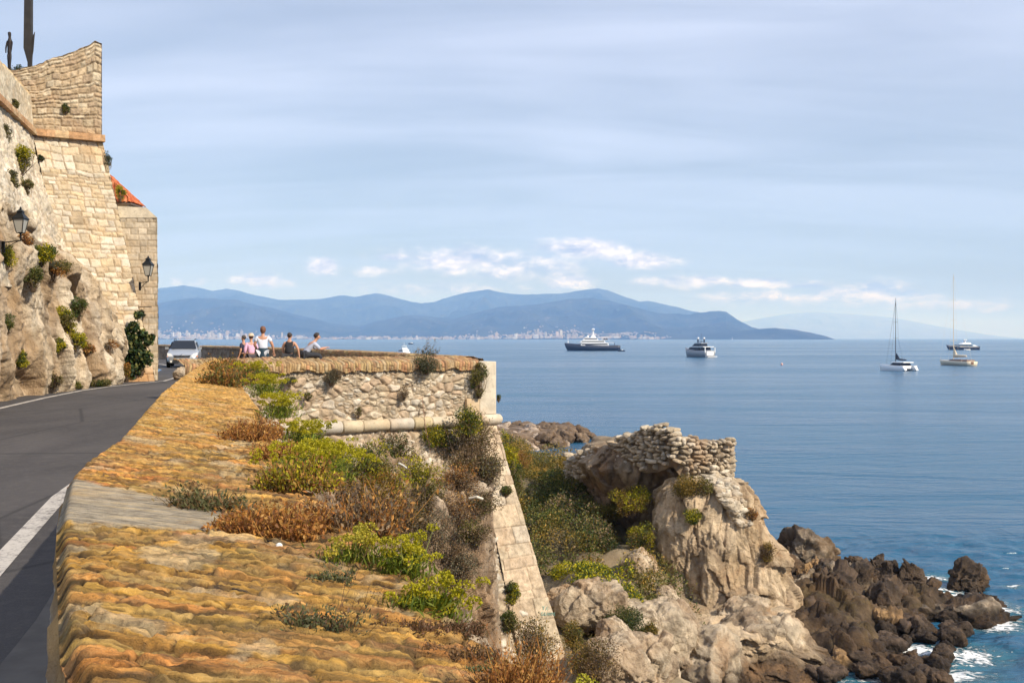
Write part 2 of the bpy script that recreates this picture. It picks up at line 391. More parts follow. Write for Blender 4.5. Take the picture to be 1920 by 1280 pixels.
HILLS = {}
def hills(name, prof, D0, D1, D2, seed, rough=1.0, kexp=1.15, mat=M_HILL):
    """a range whose crest, at distance D1, has the skyline prof (photo pixels); it rises from the shore at D0 and falls off to D2"""
    pr = np.array(prof, float)
    px = np.arange(pr[0, 0], pr[-1, 0] + 1, 2.2)
    h = (634 - np.interp(px, pr[:, 0], pr[:, 1])) / F0 * D1 + (CAMZ - SEA)
    v = np.concatenate([np.linspace(0, 1, 60), np.linspace(1, 2, 14)[1:]])
    U, Vv = np.meshgrid(px, v, indexing='ij'); H = np.repeat(h[:, None], len(v), 1)
    D = np.where(Vv < 1, D0 + (D1 - D0) * Vv, D1 + (D2 - D1) * (Vv - 1))
    Xc = (U - 960) / F0 * D
    shape = np.where(Vv < 1, Vv ** kexp, np.cos((Vv - 1) * math.pi / 2))
    q = np.stack([Xc / 900, D / 1300, Xc * 0 + seed], -1)
    # spurs and valleys run down from the crest
    rg = ridged(q, 5, seed) - 0.55
    ft = fbm(np.stack([Xc / 260, D / 500, Xc * 0], -1), 4, seed + 3) - 0.5
    mid = np.sin(np.clip(Vv, 0, 1) * math.pi) ** 0.8
    Zc = SEA - 3 + (H + 3) * shape + mid * H * rough * (rg * 0.78 + ft * 0.26)
    Zc = Zc + (fbm(np.stack([Xc / 120, D / 240, Xc * 0], -1), 3, seed + 5) - 0.5) * 22 * np.clip(H / 250, 0, 1) * ss(0.02, 0.3, Vv)
    HILLS[name] = (px, v, D, Zc)
    return struct(mk(name, np.stack([Xc, D, Zc], -1), grid_faces(*Xc.shape), mat, smooth=True))
HILLS_F = hills('hills', [(-700, 590), (-500, 560), (-200, 585), (0, 560), (180, 575), (250, 572), (300, 567), (350, 560), (400, 559), (450, 564), (500, 576), (560, 591), (620, 606), (675, 611), (700, 603), (735, 596), (770, 590), (800, 592), (850, 599), (880, 590), (930, 576), (1000, 571), (1060, 562), (1110, 558), (1150, 565), (1200, 578), (1240, 588), (1290, 590), (1325, 585), (1345, 583), (1362, 586), (1372, 594), (1390, 603), (1410, 613), (1450, 622), (1480, 634), (1500, 640)], 9600, 12600, 14500, 4)
HILL_FRONT = HILLS['hills']
hills('hills', [(-700, 560), (-400, 530), (-100, 550), (150, 560), (250, 545), (295, 541), (320, 538), (345, 535), (370, 539), (400, 545), (425, 541), (450, 545), (475, 552), (500, 557), (520, 562), (560, 562), (600, 560), (630, 555), (645, 554), (665, 557), (690, 551), (705, 550), (730, 554), (760, 563), (790, 569), (815, 566), (850, 554), (885, 547), (915, 543), (940, 548), (970, 552), (1010, 551), (1050, 551), (1085, 545), (1120, 541), (1140, 544), (1165, 554), (1200, 566), (1215, 563), (1240, 569), (1290, 581), (1330, 590), (1400, 612), (1440, 634), (1480, 642)], 12800, 17000, 19000, 9, 0.7)
hills('headland', [(1225, 640), (1245, 633), (1290, 628), (1350, 623), (1400, 619), (1430, 616), (1455, 615), (1490, 618), (1520, 623), (1545, 629), (1560, 634), (1575, 640)], 9300, 9900, 10400, 14, 0.4, 0.8)
hills('hills', [(1340, 630), (1380, 606), (1430, 596), (1480, 588), (1530, 585), (1580, 588), (1640, 592), (1690, 598), (1740, 608), (1800, 619), (1850, 627), (1900, 633), (1960, 638)], 30000, 36500, 42000, 19, 0.4, mat=hill_mat('hazed_far_hill', (0.15, 0.16, 0.16), (0.20, 0.20, 0.19), (0.25, 0.23, 0.2)))  # paler colours stand in for thicker haze over the farthest range

# ------------------------------------------------------------------ haze: a closed box of even air round all of it
hm = bpy.data.materials.new('sea_haze'); hm.use_nodes = True; hb = NB(hm.node_tree); hb.n.clear()
pv = hb.n.new('ShaderNodeVolumePrincipled'); ho = hb.n.new('ShaderNodeOutputMaterial'); hb.l.new(pv.outputs[0], ho.inputs['Volume'])
pv.inputs['Color'].default_value = (0.27, 0.50, 1.0, 1); pv.inputs['Density'].default_value = 8.2e-5
pv.inputs['Absorption Color'].default_value = (1, 1, 1, 1); pv.inputs['Anisotropy'].default_value = -0.1
haze = mk('haze', [(-61000, -2100, SEA - 4), (61000, -2100, SEA - 4), (61000, 59000, SEA - 4), (-61000, 59000, SEA - 4), (-61000, -2100, 990), (61000, -2100, 990), (61000, 59000, 990), (-61000, 59000, 990)],
          [(0, 3, 2, 1), (4, 5, 6, 7), (0, 1, 5, 4), (1, 2, 6, 5), (2, 3, 7, 6), (3, 0, 4, 7)], hm)
haze['kind'] = 'stuff'

# ------------------------------------------------------------------ land: one sheet from the hillside down under the sea
CP = np.array([(1, 5, -7.9), (4, 15, -8.3), (3, 26, -8.0), (1.8, 31.0, -8.1), (6, 27, -9.0), (10, 27, -11.2), (14, 33, -11.6), (7.5, 34, -10.2), (3, 35, -7.9), (3.2, 38, -7.5), (2, 45, -6.9), (1, 53, -5.9), (4, 60, -6.2),
               (-1, 62, -6), (7, 50, -6.6), (9.5, 46, -7.2), (13, 46, -9.5), (17, 44, -11.4), (20, 50, -13), (12, 56, -9.5), (8, 64, -9.8), (4, 70, -11.0), (-1, 77, -12.5), (-6, 74, -9), (15, 60, -12.6), (11, 38, -11),
               (19, 36, -12.6), (25, 45, -13.2), (12, 70, -13), (5, 85, -13), (30, 25, -13.2), (14, 22, -13), (-8, 85, -12), (4.6, 38, -7.6), (5.0, 42, -6.9), (4.5, 48, -6.3), (8, 40, -9.6), (25, 60, -13.3), (-20, 95, -12), (10, 5, -11), (20, 5, -13), (28, 35, -13.5), (30, 50, -13.5), (33, 70, -13.5), (22, 75, -13.5), (12, 30, -12.8), (9, 31, -11.6), (6.5, 30, -10.2), (11, 34, -12.0), (8.5, 35.5, -10.6), (13, 39, -12.0), (16, 41, -12.5), (13.5, 44, -11.5), (15, 48, -12.0), (4.5, 31.5, -9.2)])
def ground_z(x, y):
    x = np.asarray(x, float); y = np.asarray(y, float); a = 0; ww = 0
    for cx, cy, cz in CP:
        k = 1.0 / (((x - cx) ** 2 + (y - cy) ** 2) + 1.2) ** 1.6
        a = a + k * cz; ww = ww + k
    z = a / ww
    # the seaward foot of the walls: the ground never rises past the wall line, and inland it climbs to the road bed
    return z + (fbm(np.stack([x * 0.35, y * 0.35, x * 0], -1), 4, 21) - 0.5) * 1.5
xs = np.arange(-22, 34, 0.28); ys = np.arange(-8, 96, 0.36)
X, Y = np.meshgrid(xs, ys, indexing='ij'); Z = ground_z(X, Y)
P = np.stack([X, Y, Z], -1)
fv, ck = facet(P * 0.55, 31); Z = Z + fv * 0.55 - ck * 0.12 + (ridged(P * 0.9, 4, 3) - .5) * .35
# inland of the walls the land stands higher (hidden below the paving)
def wall_x(y):
    a = interp(WR, np.clip(y, -6, 27))[..., 0]
    pts = SEAP; bq = np.interp(y, pts[:, 1], pts[:, 0])
    t = np.clip((y - 27) / 6.0, 0, 1); return np.where(y < 27, a, np.where(y < 33, a * (1 - t) + bq * t, bq))
ins = ss(0.6, 2.2, wall_x(Y) - X)
Z = Z * (1 - ins) + (-0.6) * ins
Z = np.where(X > 17, np.minimum(Z, SEA - 1.5), Z); Z = np.maximum(Z, SEA - 3)
n = fbm(P * 0.5, 4, 8)[..., None]; k = ss(-10.2, -8.8, Z)[..., None]
col = (1 - k) * np.array([0.085, 0.062, 0.04]) + k * ((1 - n) * np.array([0.40, 0.31, 0.21]) + n * np.array([0.16, 0.13, 0.07]))
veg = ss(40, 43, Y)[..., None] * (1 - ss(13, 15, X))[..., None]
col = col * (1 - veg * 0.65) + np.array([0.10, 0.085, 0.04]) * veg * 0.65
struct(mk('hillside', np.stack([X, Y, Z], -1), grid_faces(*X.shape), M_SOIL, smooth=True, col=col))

# road, edge lines, gutter, terrace
m, b, p, o = newmat('asphalt')
P_ = b.pos(); n1 = b.noise(P_, 60, 4, 0.7); n2 = b.noise(b.mapping(P_, (1, .35, 1), (0, 0, 0), (0, 0, R(17))), 0.55, 5, 0.6, 0.4)
crk = b.vor(b.mapping(b.noise(P_, 1.2, 3, 0.5, 0, True), (1, 1, 1)), 1.0) if False else None
c = b.mix(b.sstep(n2, 0.3, 0.7), (0.030, 0.027, 0.028), (0.066, 0.059, 0.057)); c = b.mix(b.m('MULTIPLY', b.sstep(n1, 0.45, 0.75), 0.45), c, (0.13, 0.115, 0.105)); n3 = b.noise(P_, 7, 6, 0.75); c = b.mix(b.m('MULTIPLY', b.sstep(n3, 0.45, 0.72), 0.5), c, (0.115, 0.10, 0.09))
d = b.vor(b.mapping(P_, (0.30, 0.12, 1), (0, 0, 0), (0, 0, R(17))), 1.0, 'DISTANCE_TO_EDGE')
c = b.mix(b.m('MULTIPLY', b.m('SUBTRACT', 1.0, b.sstep(d, 0.002, 0.012)), 0.7), c, (0.018, 0.017, 0.017))
b.put(p.inputs['Base Color'], c); b.put(p.inputs['Roughness'], 0.85); b.put(p.inputs['Normal'], b.bump(n1, 0.7, 0.006))
m, b, p, o = newmat('road_paint')
n1 = b.noise(b.pos(), 22, 6, 0.75); n2 = b.noise(b.pos(), 3, 4, .6)
c = b.mix(b.sstep(b.m('ADD', b.m('MULTIPLY', n1, .6), b.m('MULTIPLY', n2, .4)), 0.46, 0.60), (0.50, 0.46, 0.41), (0.15, 0.135, 0.125)); b.put(p.inputs['Base Color'], c); b.put(p.inputs['Roughness'], 0.7)
m, b, p, o = newmat('old_concrete')
n1 = b.noise(b.pos(), 3.0, 7, 0.65, 0.5); n2 = b.noise(b.pos(), 45, 5, 0.7)
c = b.mix(b.sstep(n1, 0.3, 0.7), (0.27, 0.235, 0.185), (0.36, 0.325, 0.265)); c = b.mix(b.m('MULTIPLY', b.sstep(n2, 0.5, 0.75), 0.5), c, (0.15, 0.13, 0.105))
b.put(p.inputs['Base Color'], c); b.put(p.inputs['Roughness'], 0.9); b.put(p.inputs['Normal'], b.bump(b.m('ADD', n2, n1), 0.7, 0.004))
RLINE = [(-8, -3.6), (-5, -4.5), (0, -6.3), (8, -8.4), (16, -10.6), (24.65, -12.45), (29, -13.35), (33, -14.0), (35.5, -14.15), (38, -14.05), (40.4, -13.85), (46, -15.0), (55, -17.6), (66, -22.8), (78, -30), (92, -42), (104, -56)]
ys = np.arange(-6, 104, 0.5)
lx = interp(RLINE, ys)[:, 0]
rx = np.where(ys < 29, interp(WL, np.clip(ys, -6, 29))[:, 0] + 0.5, np.interp(ys, SEAP[:, 1], SEAP[:, 0]) - 0.3)
rx = np.where((ys >= 29) & (ys < 33), -8.2, rx)
u = np.linspace(0, 1, 12)
Xr = (lx - 1.4)[:, None] * (1 - u) + rx[:, None] * u
V = np.stack([Xr, np.repeat(ys[:, None], 12, 1), Xr * 0], -1)
struct(mk('road', V, grid_faces(*Xr.shape), MATS['asphalt']))
def ribbon(name, tab, off, wid, z, mat, y0, y1, st=0.4):
    yy = np.arange(y0, y1, st); x = interp(tab, yy)[:, 0] + off
    tx = np.gradient(x, yy); nn = np.stack([np.ones_like(tx), -tx], -1); nn /= np.linalg.norm(nn, axis=-1, keepdims=True)
    L_ = np.stack([x, yy], -1) - nn * wid / 2; R_ = np.stack([x, yy], -1) + nn * wid / 2
    V = np.concatenate([np.c_[L_, np.full(len(yy), z)], np.c_[R_, np.full(len(yy), z)]]).reshape(2, -1, 3)
    return struct(mk(name, V, grid_faces(2, len(yy)), mat))
ribbon('edge_line', RLINE, 0.0, 0.16, 0.004, MATS['road_paint'], -6, 100)
EL = [(-6, 0.6), (0, -1.6), (4, -2.75), (8, -3.98), (10.9, -4.86), (15, -5.82), (20, -7.1), (25, -8.5), (29, -9.6), (34, -11.2)]
ribbon('edge_line', EL, 0.0, 0.17, 0.004, MATS['road_paint'], -5.5, 33)
# concrete gutter strip at the foot of the parapet
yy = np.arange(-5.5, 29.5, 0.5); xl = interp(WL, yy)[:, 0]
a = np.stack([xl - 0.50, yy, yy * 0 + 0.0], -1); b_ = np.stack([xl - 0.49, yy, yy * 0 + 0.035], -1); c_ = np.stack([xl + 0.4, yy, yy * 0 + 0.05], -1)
struct(mk('kerb', np.stack([a, b_, c_]), grid_faces(3, len(yy)), m_plain('shade_toned_kerb', (.13, .115, .10), .9, 0, .3, 4, .01)))  # concrete coloured darker to carry the parapet's shade
# raised terrace of the bastion behind the wall
tp = [(-8.1, 30.5), (-0.8, 33.4), (-3.2, 37.8), (-6.4, 45), (-10.8, 54), (-16.1, 65), (-17.3, 65), (-13.6, 52), (-11.2, 44), (-9.4, 36)]
V = [(x, y, 0.35) for x, y in tp] + [(x, y, -0.3) for x, y in tp]; n_ = len(tp)
struct(mk('terrace', V, [tuple(range(n_))] + [(i, i + n_, (i + 1) % n_ + n_, (i + 1) % n_) for i in range(n_)], MATS['old_concrete']))

# ------------------------------------------------------------------ masonry patterns (u, v in metres) -> edge distance, random triple
def courses(u, v, rh, rv, l0, l1, seed, warp=0.0, wscale=1.0, per_row_shift=True):
    """rows along u, stacked along v"""
    rng = np.random.RandomState(seed)
    if warp:
        q = np.stack([u * wscale, v * wscale, u * 0], -1)
        v = v + (fbm(q, 3, seed) - .5) * 2 * warp; u = u + (fbm(q + 40, 3, seed + 1) - .5) * 2 * warp
    v0 = v.min() - rh; n = int((v.max() - v0) / (rh * (1 - rv))) + 3
    e = v0 + np.concatenate([[0], np.cumsum(rh * (1 + rng.uniform(-rv, rv, n)))])
    r = np.clip(np.searchsorted(e, v) - 1, 0, n - 1)
    dv = np.minimum(v - e[r], e[r + 1] - v); cv = (v - (e[r] + e[r + 1]) / 2)
    du = np.zeros_like(u); sid = np.zeros(u.shape, np.int64); cu = np.zeros_like(u)
    for k in np.unique(r):
        m = r == k; um = u[m]
        c = um.min() - l1 * rng.rand() - 0.01; ee = [c]
        while c < um.max() + l1: c += rng.uniform(l0, l1); ee.append(c)
        ee = np.array(ee); j = np.clip(np.searchsorted(ee, um) - 1, 0, len(ee) - 2)
        du[m] = np.minimum(um - ee[j], ee[j + 1] - um); sid[m] = j + k * 4001; cu[m] = um - (ee[j] + ee[j + 1]) / 2
    z = np.zeros_like(sid)
    rnd = np.stack([hsh(sid, z, z, seed + k) for k in range(5)], -1)
    return np.minimum(du, dv), rnd, cu, cv

def rubble(u, v, cell, seed, asp=1.45):
    q = np.stack([u / cell / asp, v / cell, u * 0], -1)
    q[..., 0] += (fbm(q * 1.3, 2, seed) - .5) * .5; q[..., 1] += (fbm(q * 1.3 + 9, 2, seed + 1) - .5) * .5
    F1, F2, ID, CT = worley(q, seed, 2); ID[..., 2] = 0
    return (F2 - F1) * cell * 0.5, np.stack([idr(ID, seed + k) for k in range(5)], -1)

def pal(r, colors):
    """r 0..1 -> one of a palette, softly"""
    c = np.array(colors); t = np.clip(r * len(c), 0, len(c) - 1e-6); i = t.astype(int); return c[i]

STONE = [(0.50, 0.41, 0.29), (0.56, 0.47, 0.35), (0.46, 0.37, 0.26), (0.60, 0.53, 0.43), (0.48, 0.36, 0.25), (0.55, 0.49, 0.40), (0.44, 0.34, 0.24), (0.62, 0.54, 0.42)]
ASH = [(0.60, 0.50, 0.35), (0.65, 0.56, 0.42), (0.56, 0.44, 0.29), (0.68, 0.60, 0.48), (0.62, 0.50, 0.31), (0.58, 0.52, 0.43)]

# ------------------------------------------------------------------ the near parapet wall
wall = thing('parapet_wall', 'long low parapet of worn ochre bricks running away beside the road', 'wall')
def along(y):
    return interp(WL, y)[..., 0], interp(WR, y)[..., 0]
ys = np.concatenate([np.arange(-5, 1.3, 0.1), np.arange(1.3, 2.4, 0.006), np.arange(2.4, 4.5, 0.009), np.arange(4.5, 8, 0.018), np.arange(8, 14, 0.03), np.arange(14, 30, 0.06)])
nu = 170; uu = np.linspace(0, 1, nu)
xl, xr = along(ys)
U, Yg = np.meshgrid(uu, ys, indexing='ij')
Xg = xl[None] * (1 - U) + xr[None] * U
Um = (Xg - (xl[None] + xr[None]) / 2)             # metres across
# ragged sea-side edge: the outer stones have fallen away here and there
rag = (fbm(np.stack([Yg * 1.4, Yg * 0, Yg * 0], -1), 4, 77) - .5) * 0.34
Xg = Xg + rag * ss(0.8, 1.0, U) * 0.8
Zg = 1.12 + (1.0 - 1.12) * U - ss(0.955, 1.0, U) ** 2 * 0.07 - (1 - ss(0, 0.045, U)) ** 2 * 0.05
# rows of stones laid across the wall; the rows drift a little towards the viewer on the sea side
rowv = Yg + Xg * 0.07 + (fbm(np.stack([Xg * 1.1, Yg * 1.1, Xg * 0], -1), 3, 5) - .5) * 0.13
ed, rnd, cu, cv = courses(Xg + (fbm(np.stack([Xg * 3, Yg * 3, Xg * 0], -1), 2, 15) - .5) * .08, rowv, 0.055, 0.40, 0.12, 0.38, 11)
pil = ss(0, 0.014, ed) * 0.6 + ss(0, 0.006, ed) * 0.4
P3 = np.stack([Xg, Yg, Zg * 0], -1)
lost = ss(0.72, 0.86, fbm(P3 * 2.3, 3, 44) * 1.25 + (rnd[..., 3] - .5) * .35)     # stones eroded or gone
fq, fc = facet(P3 * np.array([7, 16, 1.0]), 81)
fq2, fc2 = facet(P3 * np.array([17, 38, 1.0]), 83)
low = fbm(P3 * np.array([2.2, 5, 1]), 3, 51)
disp = (pil - 1) * 0.015 + (rnd[..., 0] - .5) * 0.013 - cv * (0.02 + 0.18 * rnd[..., 2]) + (rnd[..., 4] - .5) * cu * 0.04
disp = disp - lost * 0.016 + (fbm(P3 * 11, 5, 6) - .5) * 0.010 + (fbm(P3 * 42, 4, 7) - .5) * 0.020 - ss(0.60, 0.70, fbm(P3 * 27, 3, 9)) * 0.008 + (low - .5) * 0.020
disp = disp + fq * .007 + fq2 * .010
lam = fbm(np.stack([Xg * 3.0, (Yg + Xg * .07) * 34, Xg * 0], -1), 4, 61)
disp = disp - ss(.55, .68, lam) * .006 + (lam - .5) * .006
disp = disp * .78
# the smooth concrete patch is let into the top between 3.3 and 4.25 m
pcx0, pcx1 = 3.30, 4.30
cedge = (fbm(np.stack([Xg * 2.2, Yg * 2.2, Xg * 0], -1), 4, 99) - .5)
wantp = ss(0, 0.05, Yg - (3.30 + U * 0.18 + cedge * .10)) * ss(0, 0.05, (4.32 - U * 0.75 + cedge * .25) - Yg) * (1 - ss(0.50, 0.62, U + cedge * .35))
disp = disp * (1 - wantp) + wantp * (-0.006)
# moss-yellow and brick-orange stones
WT = [(0.62, 0.35, 0.10), (0.66, 0.39, 0.12), (0.52, 0.29, 0.10), (0.66, 0.33, 0.13), (0.56, 0.35, 0.12), (0.62, 0.37, 0.10), (0.68, 0.46, 0.19), (0.52, 0.22, 0.09), (0.46, 0.27, 0.10), (0.44, 0.32, 0.14), (0.60, 0.27, 0.12)]
col = pal(rnd[..., 1], WT) * np.array([1.27, 1.12, .74])
lf = ss(0.35, 0.65, fbm(P3 * 1.6, 4, 71))[..., None]
col = col * (1 - 0.40 * lf) + np.array([0.72, 0.41, 0.09]) * 0.40 * lf
pink = (ss(0.56, 0.66, fbm(P3 * 3.1, 4, 72)) * 0.4)[..., None]; col = col * (1 - pink) + np.array([0.60, 0.30, 0.16]) * pink
gap = (1 - ss(0.002, 0.013, ed)) * 0.9 + lost * 0.3
col = col * (1 - gap[..., None]) + np.array([0.11, 0.065, 0.03]) * gap[..., None]
lm = ss(.55, .66, lam)[..., None] * .38; col = col * (1 - lm) + np.array([.20, .13, .065]) * lm
grn = ss(.52, .66, fbm(P3 * np.array([2.6, 5, 1]), 4, 75))[..., None] * .35; col = col * (1 - grn) + np.array([.36, .27, .10]) * grn
pale = ss(.62, .70, fbm(P3 * 5.2, 4, 76))[..., None] * .55; col = col * (1 - pale) + np.array([.66, .52, .32]) * pale
dk = ss(0.56, 0.66, fbm(P3 * np.array([14, 24, 1]), 4, 73))[..., None] * 0.5; col = col * (1 - dk) + np.array([0.16, 0.115, 0.07]) * dk
far = ss(5, 12, Yg)[..., None]; col = col * (1 - .35 * far) + np.array([0.74, 0.41, 0.09]) * .35 * far
wp = wantp[..., None]; col = col * (1 - wp) + np.array([0.44, 0.37, 0.27]) * wp
top = mk('brick_top', np.stack([Xg, Yg, Zg + disp], -1), grid_faces(nu, len(ys)), M_WALLTOP, wall, True, col=col)
# faces below the top: road side and sea side
for side, nm in ((0, 'road_face'), (1, 'sea_face')):
    k = 0 if side == 0 else -1
    y2 = ys[::2] if len(ys) > 800 else ys
    tx = Xg[k, ::2]; tz = (Zg + disp)[k, ::2]
    dz_ = np.concatenate([[0.0, 0.008], np.linspace(0.04, 1.25 if side == 0 else 5.2, 26)])
    Vg = np.zeros((len(dz_), len(y2), 3)); Vg[..., 1] = y2[None]; Vg[..., 2] = tz[None] - dz_[:, None]
    sgn = -1 if side == 0 else 1
    bat = (0.02 if side == 0 else 0.12)
    Vg[..., 0] = tx[None] + sgn * dz_[:, None] * bat
    e2, r2 = rubble(Vg[..., 1], Vg[..., 2], 0.22, 33)
    wob_ = ((ss(0, .05, e2) - .6) * 0.04 + (fbm(Vg * 6, 4, 12) - .5) * 0.05) * ss(0, 0.05, dz_)[:, None]
    Vg[..., 0] += sgn * wob_
    cc = pal(r2[..., 1], STONE) * 0.8; g2 = (1 - ss(0, .02, e2))[..., None]; cc = cc * (1 - g2 * .5) + np.array([0.2, .15, .1]) * g2 * .5
    tt = (1 - ss(0, 0.16, dz_))[:, None, None]; cc = cc * (1 - tt) + np.array([.48, .29, .11]) * tt
    mk(nm, Vg, grid_faces(*Vg.shape[:2]), M_RUBBLE, wall, True, col=cc)

def patch_masonry(name, P, pattern, mat, parent, amp=0.04, colors=STONE, mortar=(0.30, 0.23, 0.16), mw=0.018, pillow=0.05, seed=1, flip=False, rough=0.02, damp=1.0, colmul=None, u0=None, v0=None, **kw):
    """P: grid of points (nu, nv, 3), u along, v up"""
    du = np.linalg.norm(np.diff(P, axis=0), axis=-1).mean(1); dv = np.linalg.norm(np.diff(P, axis=1), axis=-1).mean(0)
    u = np.concatenate([[0], np.cumsum(du)])[:, None] * np.ones(P.shape[1]); v = np.ones(P.shape[0])[:, None] * np.concatenate([[0], np.cumsum(dv)])
    if pattern == 'courses': e, r, _, _ = courses(u, v, seed=seed, **kw)
    else: e, r = rubble(u, v, seed=seed, **kw)
    if pattern == 'rubble' and kw.get('cell', 0) > .2:     # smaller pinning stones among the big ones
        e2, r2 = rubble(u, v, kw['cell'] * 0.5, seed + 5); m_ = (r[..., 3] < 0.42); e = np.where(m_, np.minimum(e2, e + 0.004), e); r = np.where(m_[..., None], r2, r)
    n = gnormal(P) * (-1 if flip else 1)
    q = P * 1.0
    d = (ss(0, pillow, e) - 1) * amp * 0.8 + (r[..., 0] - .5) * amp * 0.9 + (fbm(q * 7, 4, seed) - .5) * rough * 2 + (fbm(q * 0.7, 3, seed + 2) - .5) * 0.10 * damp
    col = pal(r[..., 1], colors) * (0.86 + 0.28 * r[..., 2:3])
    g = (1 - ss(mw * 0.3, mw, e))[..., None]; col = col * (1 - g) + np.array(mortar) * g
    if colmul is not None: col = col * colmul
    return mk(name, P + n * d[..., None], grid_faces(*P.shape[:2]), mat, parent, True, col=col)

def bilerp(a, b, c, d, nu, nv):
    """a-b bottom left/right, d-c top left/right"""
    a, b, c, d = [np.array(q, float) for q in (a, b, c, d)]
    u = np.linspace(0, 1, nu)[:, None, None]; v = np.linspace(0, 1, nv)[None, :, None]
    return (a * (1 - u) + b * u) * (1 - v) + (d * (1 - u) + c * u) * v

# ------------------------------------------------------------------ bastion with the cross wall
bas = thing('bastion', 'rubble stone bastion with brick coping, round moulding and pale corner stones jutting over the sea', 'bastion', (0, 0, 0))
AB = B0 - A0; LAB = np.linalg.norm(AB); T = AB / LAB; N = np.array([T[1], -T[0]])          # N looks to the camera
def bp(s, n, z): q = A0 + T * s + N * n; return (q[0], q[1], z)
# brick coping: sloping top, then the brick edges standing over the rubble, one grid folded over the arris
ns = 560; s_ = np.linspace(-1.2, LAB - 0.60, ns)
prof = [(-1.15, 1.13), (-1.0, 1.115), (-.8, 1.09), (-.6, 1.07), (-.4, 1.045), (-.2, 1.02), (-.08, 1.0), (-.02, .985), (0.03, .955), (0.055, .91), (0.06, .85), (0.06, .80), (.055, .77), (.05, .74), (.045, .72), (0.0, .70)]
prof = np.array(prof); tt = np.linspace(0, len(prof) - 1, 60); pn = np.interp(tt, range(len(prof)), prof[:, 0]); pz = np.interp(tt, range(len(prof)), prof[:, 1])
Sg, Tg = np.meshgrid(s_, range(60), indexing='ij'); Ng = pn[Tg]; Zg2 = pz[Tg]
arc = np.concatenate([[0], np.cumsum(np.hypot(np.diff(pn), np.diff(pz)))])
hang = ss(26, 40, Tg)
Zg2 = Zg2 - (fbm(np.stack([Sg * 2.5, Sg * 0, Sg * 0], -1), 3, 5) - .5) * .22 * ss(42, 59, Tg)
e, r, cu_, cv_ = courses(arc[Tg] * 1.0, Sg + (fbm(np.stack([Sg * 1.5, arc[Tg] * 2, Sg * 0], -1), 2, 8) - .5) * .10, 0.088, .25, .3, .7, 17)
d = (ss(0, .03, e) - 1) * .03 + (r[..., 0] - .5) * .04 + (fbm(np.stack([Sg * 5, arc[Tg] * 5, Sg * 0], -1), 4, 18) - .5) * .05
xy = A0 + T * Sg[..., None] + N * Ng[..., None]
P = np.concatenate([xy, Zg2[..., None]], -1); nn = -gnormal(P); nn *= np.where(nn[..., 2:3] < -0.3, -1, 1)
CB = [(0.46, 0.30, 0.14), (0.46, 0.25, 0.13), (0.42, 0.28, 0.14), (0.48, 0.36, 0.21), (0.36, 0.22, 0.12), (0.46, 0.33, 0.16), (0.44, 0.28, 0.14)]
col = pal(r[..., 1], CB); g = (1 - ss(0, .018, e))[..., None]; col = col * (1 - g * .75) + np.array([.10, .07, .045]) * g * .75
mk('brick_coping', P + nn * d[..., None], grid_faces(*P.shape[:2]), M_RUBBLE, bas, True, col=col)
# rubble face between coping and moulding
Pf = bilerp(bp(-0.6, 0, -.80), bp(LAB - .35, 0, -.80), bp(LAB - .35, 0, .80), bp(-.6, 0, .80), 420, 100)
patch_masonry('rubble_face', Pf, 'rubble', M_RUBBLE, bas, amp=0.07, seed=3, flip=False, cell=0.215, mw=0.020, pillow=.05, mortar=(0.36, 0.285, 0.20))
# ashlar blocks of the corner, in long and short work
aw = MB(); rng = random.Random(4)
z = -0.76; k = 0
for (hgt, wds) in ((0.53, (0.50, 0.62)), (0.52, (0.66,)), (0.66, (0.66,))):
    s1 = LAB
    for wd in wds:
        c = A0 + T * (s1 - wd / 2) + N * (-0.22)
        aw.box((c[0], c[1], z + hgt / 2), (wd - .008, 0.60, hgt - .008), math.atan2(T[1], T[0]), col=tuple(np.array(rng.choice(ASH)) * 1.05)); s1 -= wd
    z += hgt; k += 1
c = A0 + T * (LAB - .33) + N * (-.45); aw.box((c[0], c[1], .1), (.62, 1.1, 1.70), math.atan2(T[1], T[0]), col=(0.62, .54, .42))
q = aw.build('corner_stones', M_ASHLAR, bas); md = q.modifiers.new('b', 'BEVEL'); md.width = 0.018; md.segments = 2
# the round string course, laid in lengths
mo = MB(); s = -0.8; rng = random.Random(8); zc = -0.93
while s < LAB + .22:
    L_ = min(rng.uniform(0.55, 0.95), LAB + .22 - s); rr = 0.185 + rng.uniform(-.012, .008)
    if LAB + .22 - (s + L_) < .3: L_ = LAB + .22 - s
    last = s + L_ >= LAB + .21
    pr = [(0.0, .72), (.02, .93), (.05, 1), (L_ - .05, 1), (L_ - .02, .93), (L_ - .003, .72)] if not last else [(0, .72), (.02, .93), (.05, 1), (L_ - .17, 1), (L_ - .08, .9), (L_ - .02, .62), (L_, .25)]
    mo.tube([bp(s + a_, .04, zc) for a_, _ in pr], [rr * k_ for _, k_ in pr], 20, col=tuple(np.array(rng.choice(ASH)) * rng.uniform(.82, 1.0)))
    s += L_
mo.build('round_moulding', M_ASHLAR, bas, True)
# round moulding returns along the sea side
mo = MB(); D2 = (SEAP[1] - SEAP[0]); D2 = D2 / np.linalg.norm(D2)
c0 = B0 + T * .02 + N * .04; mo.tube([(c0[0] + D2[0] * t, c0[1] + D2[1] * t, zc) for t in (0, .5, 2, 5)], .18, 16, col=(0.6, .5, .38)); mo.build('round_moulding', M_ASHLAR, bas, True)
